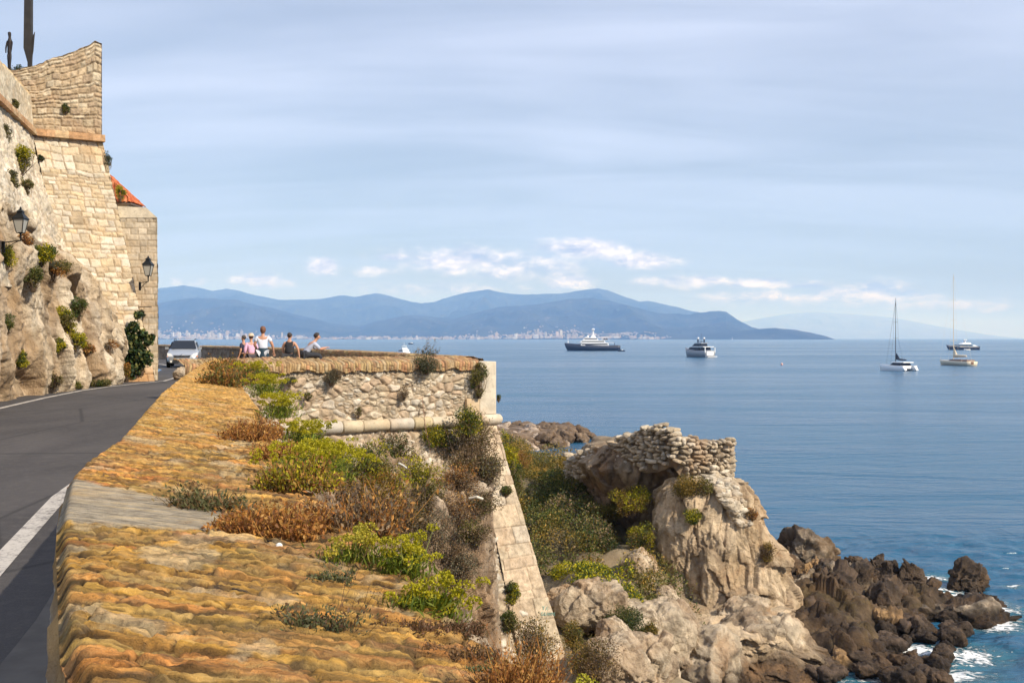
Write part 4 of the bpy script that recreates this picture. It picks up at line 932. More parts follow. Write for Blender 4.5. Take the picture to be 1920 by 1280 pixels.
while z_row < -1.8:
    rh = rng.uniform(.15, .22); s = rng.uniform(0, .2)
    while s < ps[-1]:
        L_ = rng.choice([rng.uniform(.13, .25), rng.uniform(.25, .52)]); zt_ = np.interp(s, [t[0] for t in topz], [t[1] for t in topz]) + rng.uniform(-.22, .14); zb_ = np.interp(s, [t[0] for t in botz], [t[1] for t in botz]) + rng.uniform(-.2, .2)
        if zb_ < z_row < zt_:
            for depth in ((0, .42) if z_row > zt_ - .35 else (0,)):
                x = np.interp(s, ps, path[:, 0]); y = np.interp(s, ps, path[:, 1]); x2 = np.interp(s + .1, ps, path[:, 0]); y2 = np.interp(s + .1, ps, path[:, 1]); a = math.atan2(y2 - y, x2 - x)
                nx, ny = -math.sin(a), math.cos(a)
                if ny > 0: pass
                nx, ny = (-nx, -ny)      # inward side
                v = iv * np.array([L_ / 2 * 1.06, .22, rh / 2 * 1.12]) * (1 + (vn(iv * 1.5 + rng.rand() * 90, 3)[:, None] - .5) * .55)
                v = v / np.maximum(1, np.maximum(np.abs(v[:, :1]) / (L_ * .42), np.abs(v[:, 2:]) / (rh * .44)))
                ca, sa = math.cos(a + rng.uniform(-.15, .15)), math.sin(a); tl = rng.uniform(-.32, .32); v = v * rng.uniform(.8, 1.3)
                v2 = np.stack([v[:, 0], v[:, 1], v[:, 2] + v[:, 0] * tl], -1); v2 = np.stack([v2[:, 0] * ca - v2[:, 1] * sa, v2[:, 0] * sa + v2[:, 1] * ca, v2[:, 2]], -1)
                o_ = rng.uniform(-.05, .05) + depth
                Vs.append(v2 + np.array([x + nx * o_, y + ny * o_, z_row + rng.uniform(-.05, .05)])); Fs.append(if_ + off); off += len(iv)
                c = np.array([(.60, .51, .39), (.54, .45, .33), (.66, .58, .46), (.48, .39, .28), (.58, .47, .33)][rng.randint(5)]) * rng.uniform(.85, 1.08); Cs.append(np.tile(c, (len(iv), 1)))
        s += L_ * .98
    z_row += rh * .94; row += 1
mk('loose_stones', np.concatenate(Vs), np.concatenate(Fs), M_ROCK, ruin, True, col=np.concatenate(Cs))
# core
sA = np.linspace(0, ps[-1], 120); cx_ = np.interp(sA, ps, path[:, 0]); cy_ = np.interp(sA, ps, path[:, 1]); tx = np.gradient(cx_); ty = np.gradient(cy_); ln = np.hypot(tx, ty); nx, ny = ty / ln * -1, tx / ln
zt_ = np.interp(sA, [t[0] for t in topz], [t[1] for t in topz]) - .16; zb_ = np.interp(sA, [t[0] for t in botz], [t[1] for t in botz]) - .3
sgn = -1 if ny[int(np.searchsorted(sA, 2.6))] < 0 else 1
Pm = np.zeros((120, 6, 3))
for k, (o_, z_) in enumerate(((.02, zb_), (.02, (zt_ + zb_) / 2), (.02, zt_), (.3, zt_ + .06), (.62, zt_), (.66, zb_))):
    Pm[:, k, 0] = cx_ + sgn * nx * o_; Pm[:, k, 1] = cy_ + sgn * ny * o_; Pm[:, k, 2] = z_
Pm[..., 2] += (fbm(Pm * 4, 3, 7) - .5) * .12
mk('rubble_core', Pm, grid_faces(120, 6), M_ROCK, ruin, True, col=np.tile((.26, .20, .14), (720, 1)))

# ------------------------------------------------------------------ big pale boulders at the foot of the stack, each its own
PB = [
    (1120, 1130, 34.6, (1.0, .9, .62), 'pale cleft boulder below the scrub, with a dark shaded hollow under it'),
    (1068, 1128, 35.0, (.62, .7, .5), 'small knobbly pale boulder just right of the corner strip'),
    (1180, 1160, 34.2, (.9, .7, .42), 'low grey boulder with a shadowed face beside the green bush'),
    (1262, 1205, 35.4, (1.25, 1.0, 1.1), 'big rounded pale boulder leaning at the foot of the rock stack'),
    (1212, 1250, 31.4, (.72, .8, .95), 'dark rounded boulder in half shadow at the bottom edge'),
    (1160, 1245, 29.8, (.75, .7, .7), 'small cream boulder between the dry shrub and the rounded boulders'),
    (1330, 1262, 35.0, (1.3, 1.1, 1.3), 'broad cracked beige boulder at the bottom beneath the stack'),
    (1430, 1235, 37.2, (1.3, 1.0, 1.25), 'fractured sandy rock block at the right foot of the stack'),
    (1150, 1195, 31.5, (.55, .5, .5), 'ribbed grey boulder between the bush and the corner strip'),
    (1250, 1130, 38.3, (.42, .4, .52), 'small heap-shaped tan rock standing before the stack'),
    (1385, 1180, 38.6, (1.0, .7, 1.0), 'weathered tan block bulging from the middle foot of the stack'),
    (1190, 1070, 39.5, (.55, .6, .75), 'upright buff rock showing through the dark scrub'),
]
for i, (px, py, d, sz, lb) in enumerate(PB):
    tag(boulder('boulder', PD(px, py + 8, d), tuple(1.4 * k_ for k_ in sz), 100 + i, level=5, c0=(.44, .33, .22), c1=(.60, .49, .35), rz=i * 1.3, wet=WET, angular=.6, amp=.24), lb, 'boulder')

# ------------------------------------------------------------------ dark shore rocks on the right
SR = [  # px, py of the middle, distance, half sizes, label
    (1504, 1036, 52.5, (1.25, 1.1, .95), 'large domed dark boulder with a pale top, standing alone behind the others'),
    (1468, 1068, 49.5, (.75, .7, .62), 'brown boulder wedged between the rock stack and the domed boulder'),
    (1521, 1070, 48.6, (.55, .5, .5), 'small orange-tan angular rock below the domed boulder'),
    (1550, 1082, 48.0, (.62, .7, .62), 'dark block with a pale sloping top right of the orange rock'),
    (1607, 1062, 50.6, (.6, .55, .5), 'round dark brown boulder at the back of the reef'),
    (1644, 1066, 50.3, (.55, .5, .5), 'rough brown boulder second along the back of the reef'),
    (1667, 1082, 49.0, (.45, .5, .62), 'pointed brown rock in the middle of the reef crest'),
    (1712, 1090, 48.5, (.50, .5, .98), 'dark horn-shaped rock pointing up at the reef crest'),
    (1812, 1090, 48.6, (.98, .6, .80), 'dark triangular rock standing alone in the surf'),
    (1742, 1118, 46.0, (.45, .45, .62), 'small black rock with white water round its foot'),
    (1795, 1160, 43.2, (1.75, 1.0, .88), 'long humped boulder with a tan back at the seaward end'),
    (1853, 1140, 45.4, (.62, .6, .46), 'low dark rock awash at the outermost tip'),
    (1608, 1100, 46.8, (1.0, .7, .85), 'brown slab with a flat tan top in the middle of the reef'),
    (1572, 1130, 44.6, (1.05, .9, 1.15), 'tall square-shouldered brown block in the centre of the reef'),
    (1510, 1118, 45.2, (.62, .7, .95), 'upright pale-topped pillar rock beside the stack'),
    (1660, 1140, 44.3, (1.15, .8, .9), 'broad brown sloping rock behind the long humped boulder'),
    (1650, 1178, 41.8, (1.1, .8, .62), 'rounded dark boulder with orange patches above the shelf'),
    (1545, 1175, 42.0, (.72, .7, .52), 'low brown boulder halfway down beside the stack'),
    (1725, 1195, 41.0, (1.0, .7, .55), 'smooth dark rock above the breaking wave'),
    (1585, 1215, 39.2, (1.4, .9, .62), 'long low brown rock with green-gold weed above the shore'),
    (1560, 1262, 37.0, (.9, .7, .62), 'rounded brown rock with an orange stain at the bottom edge'),
    (1660, 1248, 37.6, (1.25, .8, .42), 'flat wet black rock at the bottom near the foam'),
    (1480, 1210, 40.5, (.8, .7, .7), 'rusty tan rock leaning against the foot of the stack'),
    (1505, 1270, 36.4, (.8, .8, .7), 'shaded brown block at the bottom right foot of the stack'),
]
for i, (px, py, d, sz, lb) in enumerate(SR):
    pale = i in (0, 3, 10, 12, 14); dk_ = .78; orange = i in (2, 16, 20, 22)
    c0 = (.045, .033, .025) if not orange else (.18, .11, .055); c1 = (.105, .075, .052) if not pale else (.36, .29, .21)
    if orange: c1 = (.42, .26, .12)
    sz_ = (sz[0] * 1.22, sz[1] * 1.2, sz[2] * 1.35)
    q = PD(px, py, d); q[2] -= sz[2] * .2
    tag(boulder('shore_rock', q, sz_, 200 + i, M_DARKROCK, 5, c0, c1, rz=i * .9 if i not in (7, 8, 10) else .1, wet=(-10.1, -9.55, (.035, .026, .02)), angular=1.0, amp=.34, sharp=True), lb, 'rock')
# smaller rocks of the reef
rng = np.random.RandomState(5)
for i in range(190):
    px = rng.uniform(1475, 1850); py = rng.uniform(1090, 1275)
    if py < 1085 + (px - 1700) * .3 or (px - 1475) > 400 - (py - 1100) * .62: continue
    d = (CAMZ - SEA - .25) * F0 / (py - 634); s_ = rng.uniform(.16, .48); q = PD(px, py, d)
    tag(boulder('reef_stone', q, (s_ * 1.2, s_, s_ * .8), 300 + i, M_DARKROCK, 3, (.045, .033, .024), (.10, .07, .05), rz=rng.rand() * 6, wet=(-10.2, -9.7, (.035, .026, .02)), angular=1.0, sharp=True, amp=.3), 'small dark brown stone lying among the big rocks of the reef', 'stone', 'small stones among the reef rocks')
# rock shelf under the reef
xs = np.arange(9, 24, .1); ys = np.arange(34, 56, .1); X, Y = np.meshgrid(xs, ys, indexing='ij')
rp = np.array([(9, 38), (12.5, 36.2), (14.2, 37.4), (15.2, 40.6), (18.2, 42.4), (20.5, 45.0), (17.2, 48.2), (14.5, 50.5), (12.2, 50), (10, 46)])
def inpoly_d(X, Y, poly):
    dmin = np.full(X.shape, 1e9); ins = np.zeros(X.shape, bool)
    for (x0, y0), (x1, y1) in zip(poly, np.roll(poly, -1, 0)):
        vx, vy = x1 - x0, y1 - y0; t = np.clip(((X - x0) * vx + (Y - y0) * vy) / (vx * vx + vy * vy), 0, 1); dmin = np.minimum(dmin, np.hypot(X - x0 - t * vx, Y - y0 - t * vy))
        c_ = ((y0 > Y) != (y1 > Y)) & (X < (x1 - x0) * (Y - y0) / (y1 - y0 + 1e-12) + x0); ins ^= c_
    return np.where(ins, dmin, -dmin)
dd = inpoly_d(X, Y, rp); P = np.stack([X, Y, X * 0], -1)
fv, ck = facet(P * .7, 91); fv2, ck2 = facet(P * 1.9, 92)
Z = SEA - 1.5 + ss(-1.0, 1.4, dd) * 2.25 + fv * .55 + fv2 * .35 - ck * .15 + (ridged(P * .9, 4, 8) - .5) * .5 + ss(1.5, 5, dd) * ss(17, 12, X) * 0.9
P[..., 2] = Z
col = rockcol(P, None, 95, (.055, .038, .026), (.12, .082, .048), ck, wet=(-10.2, -9.5, (.04, .03, .02)))
gw = ss(.5, .62, fbm(P * 1.1, 4, 33))[..., None] * ss(-9.9, -9.6, Z)[..., None] * .4; col = col * (1 - gw) + np.array([.12, .085, .03]) * gw
struct(mk('rock_shelf', P, grid_faces(*X.shape), M_DARKROCK, None, True, col=col))

# ------------------------------------------------------------------ the low spit of boulders beyond the little inlet
xs = np.arange(-14, 14, .5); ys = np.arange(98, 136, .5); X, Y = np.meshgrid(xs, ys, indexing='ij')
dd = inpoly_d(X, Y, np.array([(-14, 106), (-4, 105), (1, 108), (5, 112), (8.5, 118), (10.4, 125), (9, 129), (2, 129), (-4, 130), (-14, 132)]))
Z = SEA - 1.2 + ss(-1.5, 3, dd) * 2.6 + (fbm(np.stack([X * .5, Y * .5, X * 0], -1), 4, 5) - .5) * 1.0
P = np.stack([X, Y, Z], -1); struct(mk('rock_spit', P, grid_faces(*X.shape), M_DARKROCK, None, True, col=rockcol(P, None, 3, (.13, .09, .06), (.24, .17, .11), X * 0)))
rng = np.random.RandomState(9); var = []
for k in range(7):
    o = boulder('spit_boulder', (0, 0, 0), (1, .8, .62), 400 + k, M_DARKROCK, 3, *(((.11, .078, .052), (.21, .15, .10)) if k < 5 else ((.40, .31, .24), (.52, .42, .33))), angular=.95, sharp=True, amp=.3); var.append(o)
usedv = set(); n_s = 0; Zs = Z
for i in range(900):
    x = rng.uniform(-12, 11.5); y = rng.uniform(103, 131); d_ = inpoly_d(np.array([x]), np.array([y]), np.array([(-14, 106), (-4, 105), (1, 108), (5, 112), (8.5, 118), (10.4, 125), (9, 129), (2, 129), (-4, 130), (-14, 132)]))[0]
    if d_ < -.4 or n_s >= 190 or x < -5: continue
    z = np.interp(d_, [-1.5, 3], [SEA - .6, SEA + 1.0]) + .15; pale = (x < 3 and y < 122 and rng.rand() < .55) or rng.rand() < .08
    k = rng.randint(5, 7) if pale else rng.randint(0, 5); o = var[k] if k not in usedv else var[k].copy()
    if k in usedv: C.objects.link(o)
    usedv.add(k); s_ = rng.uniform(.5, 1.35); o.location = (x, y, z); o.rotation_euler = (rng.uniform(-.4, .4), rng.uniform(-.4, .4), rng.rand() * 6); o.scale = (s_, s_, s_ * rng.uniform(.7, 1.1))
    tag(o, ('pale pinkish boulder piled at the near left of the low spit' if k >= 5 else 'dark brown boulder piled on the low spit beyond the inlet'), 'boulder', 'boulders heaped on the low spit'); n_s += 1
for k, o in enumerate(var):
    if k not in usedv: bpy.data.objects.remove(o)
o = boulder('kerb_boulder', (-13.45, 41.6, .18), (.42, .32, .30), 450, M_ROCK, 4); tag(o, 'small grey boulder on the road edge at the foot of the fortress corner', 'boulder')
# ------------------------------------------------------------------ plants
GREEN = [(.055, .085, .02), (.075, .105, .025), (.045, .065, .02), (.09, .11, .03)]
YGREEN = [(.32, .29, .012), (.40, .34, .015), (.22, .22, .015), (.46, .37, .02), (.14, .16, .015)]
OLIVE = [(.13, .125, .03), (.16, .14, .035), (.09, .09, .028), (.19, .15, .045), (.07, .075, .025)]
RUST = [(.36, .15, .04), (.42, .20, .05), (.24, .095, .03), (.46, .26, .08), (.17, .08, .035)]
BROWN = [(.18, .12, .07), (.23, .15, .085), (.12, .08, .055), (.28, .20, .12), (.10, .075, .055)]
GREY = [(.13, .13, .085), (.10, .10, .065), (.16, .15, .10), (.075, .07, .05)]
DARKG = [(.025, .045, .015), (.035, .06, .02), (.05, .075, .025), (.02, .03, .012)]
AUT = [(.30, .19, .035), (.22, .15, .035), (.14, .11, .03), (.34, .21, .05), (.10, .08, .025)]

def leafmesh(Pc, D, ln, asp, rng, pal_, jit=.25, cl=None):
    n = len(Pc); D = D / (np.linalg.norm(D, axis=1, keepdims=True) + 1e-9)
    W = np.cross(D, rng.normal(size=(n, 3))); W /= (np.linalg.norm(W, axis=1, keepdims=True) + 1e-9)
    l = (ln * rng.uniform(.6, 1.3, n))[:, None]; k = l * asp / 2; fold = np.cross(D, W) * l * .08
    V = np.stack([Pc - D * l / 2, Pc + W * k + fold, Pc + D * l / 2, Pc - W * k + fold], 1).reshape(-1, 3)
    c = np.array(pal_)[(rng.randint(0, len(pal_), n) if cl is None else cl % len(pal_))] * rng.uniform(1 - jit, 1 + jit, (n, 1))
    return V, np.arange(4 * n).reshape(n, 4), np.repeat(c, 4, 0)

def stalks(base, tip, rad, rng, colr, bend=.12):
    """thin three-sided stems from base points to tips"""
    n = len(base); mid = (base + tip) / 2 + rng.normal(size=(n, 3)) * np.linalg.norm(tip - base, axis=1, keepdims=True) * bend
    V = []; 
    ang = [(1, 0), (-.5, .87), (-.5, -.87)]
    for q, r in ((base, 1.0), (mid, .8), (tip, .45)):
        for a_, b_ in ang: V.append(q + np.array([a_, b_, 0]) * rad * r)
    V = np.stack(V, 1)           # n, 9, 3
    f = []
    for s_ in (0, 3):
        for k in range(3): f.append((s_ + k, s_ + (k + 1) % 3, s_ + 3 + (k + 1) % 3, s_ + 3 + k))
    F_ = (np.arange(n)[:, None, None] * 9 + np.array(f)[None]).reshape(-1, 4)
    c = np.array(colr)[rng.randint(0, len(colr), n)]
    return V.reshape(-1, 3), F_, np.repeat(c, 9, 0)

def cat(parts):
    V = []; F_ = []; Cc = []; o = 0
    for v, f, c in parts: V.append(v); F_.append(f + o); Cc.append(c); o += len(v)
    return np.concatenate(V), np.concatenate(F_), np.concatenate(Cc)

def bush_geo(w, h, dep, n, leaf, pal_, seed, lobes=14, asp=.5, up=.3, hang=0.0, thin=1.0):
    rng = np.random.RandomState(seed); L_ = []
    while len(L_) < lobes:
        p_ = rng.uniform(-1, 1, 3)
        if (p_ ** 2).sum() < 1: L_.append(p_ * np.array([w / 2, dep / 2, h / 2]) * .78 + np.array([0, 0, h / 2]))
    L_ = np.array(L_); lr = rng.uniform(.16, .34, lobes) * (w + h) / 2 * thin
    k = rng.choice(lobes, n, p=lr ** 2 / (lr ** 2).sum()); dv = rng.normal(size=(n, 3)); dv /= np.linalg.norm(dv, axis=1, keepdims=True)
    rr = rng.uniform(0.25, 1.0, n) ** .5 * (1 + (vn(dv * 2.2 + k[:, None] * 7.1, seed) - .5) * .9)
    P = L_[k] + dv * (rr * lr[k])[:, None] * np.array([1, 1, .85]); P[:, 2] = np.abs(P[:, 2] + hang) - hang if hang == 0 else P[:, 2]
    D = dv + rng.normal(size=(n, 3)) * .8 + np.array([0, 0, up])
    cl = (k * 3 + rng.randint(0, 2, n)); lv = leafmesh(P, D, leaf, asp, rng, pal_, .3, cl)
    nb_ = max(lobes, 10); tips = L_[rng.randint(0, lobes, nb_ * 3)] + rng.normal(size=(nb_ * 3, 3)) * lr.mean() * .5
    st = stalks(rng.normal(size=(nb_ * 3, 3)) * np.array([w * .05, dep * .05, 0]) + np.array([0, 0, -.05 * h]), tips, max(.004, .012 * (w + h) / 2), rng, [(.12, .08, .05), (.16, .11, .07)])
    return lv, st

def dry_geo(w, h, dep, n, pal_, seed, leaf=.02, lean=(0, 0), heads=5, rad=.0022):
    rng = np.random.RandomState(seed)
    b0 = rng.uniform(-.5, .5, (n, 3)) * np.array([w, dep, 0]) * .8
    L_ = h * rng.uniform(.35, 1.1, n); ht = (1 - 1.6 * (b0[:, 0] / w) ** 2 * 1.2); L_ = L_ * np.clip(ht, .35, 1) * (.25 + 1.4 * vn(np.c_[b0[:, :2] * 9 / max(w, .2), b0[:, 0] * 0], seed))
    a = rng.normal(size=(n, 2)) * .38 + np.array(lean) + b0[:, :2] / np.array([w, dep]) * .6
    tip = b0 + np.c_[a * L_[:, None], L_]
    st = stalks(b0, tip, rad, rng, pal_, .07)
    m_ = n * heads; i = np.repeat(np.arange(n), heads); t = rng.uniform(.35, 1.05, m_)[:, None]
    P = b0[i] * (1 - t) + tip[i] * t + rng.normal(size=(m_, 3)) * leaf * .7
    lv = leafmesh(P, (tip - b0)[i] / (L_[i][:, None] + .01) + rng.normal(size=(m_, 3)) * .7, leaf, .45, rng, pal_, .35)
    return lv, st

def umbel_geo(w, h, dep, n_um, n_bl, seed, pal_=YGREEN, ur=.021, bl=.034, lean=(.15, 0)):
    rng = np.random.RandomState(seed)
    # fleshy upright blades
    g = rng.normal(size=(n_bl, 3)) * np.array([w * .24, dep * .24, 0]); g[:, 2] = rng.uniform(0, h * .62, n_bl)
    D = rng.normal(size=(n_bl, 3)) * .6 + np.array([lean[0], lean[1], 1.0]) + g * np.array([1.5, 1.5, 0])
    BL = [(.14, .19, .02), (.19, .23, .025), (.09, .13, .02), (.26, .26, .03)]
    lv = leafmesh(g, D, bl, .16, rng, BL, .25)
    c0 = rng.normal(size=(n_um, 3)) * np.array([w * .30, dep * .30, 0]); c0[:, 2] = h * rng.uniform(.55, 1.05, n_um); c0[:, :2] += np.array(lean) * h
    st = stalks(c0 * np.array([.35, .35, 0]), c0, .0022, rng, [(.20, .22, .06), (.24, .18, .06)], .06)
    k = 85; i = np.repeat(np.arange(n_um), k); dv = rng.normal(size=(n_um * k, 3)); dv[:, 2] = np.abs(dv[:, 2]) * .7; dv /= np.linalg.norm(dv, axis=1, keepdims=True)
    rr = ur * rng.uniform(.7, 1.35, n_um)[i]; P = c0[i] + dv * (rr * rng.uniform(.72, 1.0, len(i)))[:, None]
    um = leafmesh(P, dv + rng.normal(size=P.shape) * .8, ur * .36, .8, rng, pal_, .3, (i * 5 + rng.randint(0, 2, len(i))))
    return lv, st, um

def plant(name, label, catg, loc, geo, group=None, rz=0.0):
    t = thing(name, label, catg, tuple(float(x) for x in loc), rz, group)
    v, f, c = geo[0]; mk('foliage', v, f, M_LEAF, t, col=c)
    v, f, c = geo[1]; mk('stems', v, f, M_STEM, t, col=c)
    if len(geo) > 2: v, f, c = geo[2]; mk('flower_heads', v, f, M_LEAF, t, col=c)
    return t
def dense(k=1.0): return k

from mathutils.bvhtree import BVHTree
_bv = {}
def hit(names, px, py):
    """distance at which the sight line through this pixel meets the named rock or wall surfaces"""
    best = None
    for n in names:
        if n not in _bv:
            o_ = bpy.data.objects[n]; me = o_.data; co = np.zeros(len(me.vertices) * 3, np.float32); me.vertices.foreach_get('co', co); co = co.reshape(-1, 3) + np.array(o_.location, np.float32)
            _bv[n] = BVHTree.FromPolygons([tuple(c) for c in co.tolist()], [tuple(p_.vertices) for p_ in me.polygons])
        d_ = Vector(((px - 960) / F0, 1, -(py - 634) / F0)); r = _bv[n].ray_cast(Vector((0, 0, CAMZ)), d_.normalized())
        if r[0] is not None and (best is None or r[0].y < best): best = r[0].y
    return best
# --- on the near parapet (bases on its top, z about 1.03)
def onwall(px, py, z=1.02): return PZ(px, py, z)
plant('dry_shrub', 'grey-green twiggy sprigs lying over the parapet right of the concrete patch', 'shrub', onwall(395, 968), dry_geo(.40, .075, .18, 300, [(.12, .12, .05), (.09, .09, .04), (.16, .12, .06), (.20, .11, .05)], 1, .020, (-.35, 0), 9))
plant('dry_shrub', 'wide rust-red dry shrub sprawling over the middle of the parapet edge', 'shrub', onwall(505, 1003), dry_geo(.42, .085, .30, 620, RUST, 2, .019, (-.1, 0), 8))
plant('dry_shrub', 'tall reddish-brown dry shrub standing at the outer edge of the parapet', 'shrub', onwall(640, 1003) + np.array([.03, .25, -.05]), dry_geo(.36, .14, .35, 560, RUST + BROWN, 3, .020, (0, 0), 8))
plant('dry_shrub', 'dark green and brown shrub between the rust shrub and the far samphire', 'shrub', onwall(530, 930) + np.array([.02, .25, 0]), dry_geo(.40, .10, .3, 420, RUST + YGREEN + AUT, 4, .022, (0, 0), 8))
plant('samphire', 'yellow-green flowering samphire with round heads growing in front of the rust shrub', 'plant', onwall(640, 1062) + np.array([.02, .10, -.03]), umbel_geo(.20, .105, .16, 22, 520, 11, [(.36, .30, .03), (.42, .34, .04), (.28, .26, .03)]))
plant('samphire', 'bright green samphire with pale lime flower heads in the middle of the group', 'plant', onwall(722, 1078) + np.array([.03, .16, -.06]), umbel_geo(.17, .14, .16, 24, 1000, 12, YGREEN))
plant('samphire', 'bright samphire hanging over the brick edge, nearest of the flowering group', 'plant', onwall(775, 1138) + np.array([.02, .05, -.05]), umbel_geo(.17, .105, .14, 20, 1000, 13, YGREEN))
plant('samphire', 'small samphire bunch with big round lime heads at the outermost brick edge', 'plant', onwall(822, 1142) + np.array([.02, .06, -.10]), umbel_geo(.09, .12, .10, 8, 240, 14, YGREEN, .024))
plant('samphire', 'single lime fennel head poking above the parapet at the bottom edge of the view', 'plant', onwall(1068, 1290) + np.array([.03, .02, -.08]), umbel_geo(.05, .085, .05, 7, 60, 15, [(.38, .36, .04), (.46, .42, .05)], .014))
plant('samphire', 'yellow-green samphire mass at the parapet edge behind the rust shrub', 'plant', onwall(505, 905) + np.array([.14, .25, 0]), umbel_geo(.34, .14, .35, 56, 1100, 16, YGREEN, .028))
plant('samphire', 'tall lime samphire spilling off the parapet below the round moulding', 'plant', onwall(572, 886) + np.array([.05, .3, -.08]), umbel_geo(.25, .16, .35, 44, 900, 17, YGREEN, .03))
for i, (px, py, w_, h_, lb) in enumerate([
        (556, 850, .34, .17, 'lime samphire on the outer edge level with the moulding end'), (528, 815, .36, .20, 'yellow samphire further along the outer parapet edge'),
        (497, 765, .42, .24, 'olive-yellow samphire further off, beside the first rubble stones'), (476, 728, .55, .30, 'small far samphire below the brick coping corner'), (455, 702, .65, .34, 'farthest green samphire tuft where parapet meets the cross wall')]):
    q = onwall(px, py); plant('samphire', lb, 'plant', q + np.array([.12, .1, -.10]), umbel_geo(w_ * .85, h_ * .9, w_ * 1.1, 50, 600, 30 + i, YGREEN, .022 * (1 + i * .35), .04 * (1 + i * .3)))
plant('dry_shrub', 'orange-brown dry shrub on the far part of the parapet near the people', 'shrub', onwall(430, 722), dry_geo(.62, .22, 1.4, 560, RUST + OLIVE, 41, .05, (0, 0), 6, .005))
plant('dry_shrub', 'olive brown shrub at the far end of the parapet top beside the cross wall coping', 'shrub', onwall(425, 696), dry_geo(.5, .20, 1.6, 360, OLIVE + RUST, 42, .06, (0, 0), 6, .006))
plant('dry_shrub', 'rust-coloured low patch of dry plants on the parapet level with the moulding', 'shrub', onwall(475, 822), dry_geo(.40, .09, .5, 480, RUST, 43, .022, (0, 0), 7, .003))
plant('dry_shrub', 'small rust patch at the outer parapet edge just above the lime samphire', 'shrub', onwall(520, 858), dry_geo(.26, .07, .3, 260, RUST, 44, .02, (0, 0), 7, .0026))
plant('herb', 'small bushy dark grey-green herb growing alone on the near bricks', 'plant', onwall(600, 1203), dry_geo(.15, .085, .09, 110, [(.10, .12, .05), (.07, .08, .04), (.13, .13, .07), (.12, .07, .04)], 51, .012, (0, 0), 14, .0012))
plant('herb', 'tiny purple-brown herb in a joint just before the concrete patch', 'plant', onwall(327, 1008), dry_geo(.10, .045, .06, 40, [(.14, .09, .06), (.10, .08, .05)], 52, .011, (0, 0), 8, .0012))
plant('herb', 'sparse green herb in a joint halfway between the concrete patch and the lone bushy herb', 'plant', onwall(622, 1094), dry_geo(.14, .035, .06, 60, [(.13, .14, .06), (.09, .09, .05)], 53, .012, (0, 0), 8, .0012))
plant('herb', 'thin dry stalk plant with seed heads leaning over the bricks right of the lone herb', 'plant', onwall(668, 1150), dry_geo(.18, .14, .06, 9, [(.20, .11, .06), (.14, .08, .05)], 54, .008, (.5, 0), 9, .0010))
plant('creeper', 'flat red-brown creeping plant spread along the brick joints near the outer edge', 'plant', onwall(800, 1185, 1.01), dry_geo(.34, .022, .10, 420, [(.20, .10, .05), (.15, .08, .045), (.12, .08, .04)], 55, .009, (0, 0), 5, .0012))
plant('creeper', 'flat brown creeping plant nearer the bottom edge than the other creeper', 'plant', onwall(850, 1232, 1.01), dry_geo(.24, .020, .08, 300, [(.18, .10, .05), (.13, .08, .045), (.20, .12, .06)], 56, .009, (0, 0), 5, .0012))
plant('dry_stalks', 'upright reddish dry stalks at the bottom right corner of the parapet', 'plant', onwall(975, 1300, 1.0), dry_geo(.18, .075, .10, 240, RUST, 57, .008, (.2, 0), 7, .0011))
plant('herb', 'little pale green herb among the dry stalks at the bottom of the parapet', 'plant', onwall(905, 1268, 1.0), dry_geo(.06, .03, .05, 60, [(.16, .18, .08), (.12, .14, .07)], 58, .009, (0, 0), 8, .001))

# --- on the bastion wall
def onface(px, py, n=0.0):
    """point of the cross wall's front plane seen at this pixel"""
    k = (px - 960) / F0; s = (k * A0[1] - A0[0]) / (T[0] - k * T[1]); q = A0 + T * s + N * n; return np.array([q[0], q[1], CAMZ - (py - 634) / F0 * q[1]])
def bush(label, px, py, d, w_, h_, pal_, seed, n=2600, leaf=.05, name='bush', lobes=14, asp=.5, dep=None, thin=1.0):
    q = PD(px, py, d) if d is not None else onface(px, py, .18)
    q[2] -= h_ / 2; return plant(name, label, 'bush' if name == 'bush' else 'plant', q, bush_geo(w_, h_, dep or w_ * .8, n, leaf, pal_, seed, lobes, asp, thin=thin))
bush('dark grey-green bush rooted on top of the brick coping of the cross wall', 793, 678, None, .75, .75, DARKG + GREY, 61, 2600, .045)
plant('dry_stalks', 'dry grey flower stalks rising above the coping beside the dark bush', 'plant', onface(800, 668, -.1), dry_geo(.7, .45, .2, 26, GREY + BROWN, 62, .06, (.4, 0), 9, .006))
bush('climbing green shrub hanging down beside the pale corner stones', 893, 710, None, .55, 1.15, OLIVE + GREEN, 63, 2400, .05, thin=.75)
bush('small dark tuft growing from the rubble below the coping, first from the left', 487, 700, None, .34, .45, GREY + BROWN, 64, 900, .045)
bush('grey-brown tuft growing from the rubble, second from the left', 538, 712, None, .34, .40, GREY, 65, 900, .045)
bush('wide dark grey tuft below the coping in the middle of the cross wall', 617, 706, None, .62, .50, GREY + BROWN, 66, 1500, .045)
bush('faint olive tuft in a rubble joint above the moulding, left half of the wall', 573, 742, None, .30, .30, OLIVE, 67, 500, .04, thin=.7)
bush('sparse olive tuft hanging above the moulding in the wall centre', 667, 770, None, .22, .4, OLIVE + GREY, 68, 450, .04, thin=.7)
bush('green tuft on the hidden sea side of the corner, low beside the sea', 935, 745, 33.1, .16, .3, OLIVE + GREEN, 69, 350, .045, thin=.7)
bush('pale brown dry tuft high in the rubble left of the corner', 752, 735, None, .35, .5, BROWN, 70, 320, .05, thin=.8)
bush('reddish tuft at the moulding end near the lime samphire', 590, 825, 28.6, .55, .45, RUST + OLIVE, 171, 900, .045)
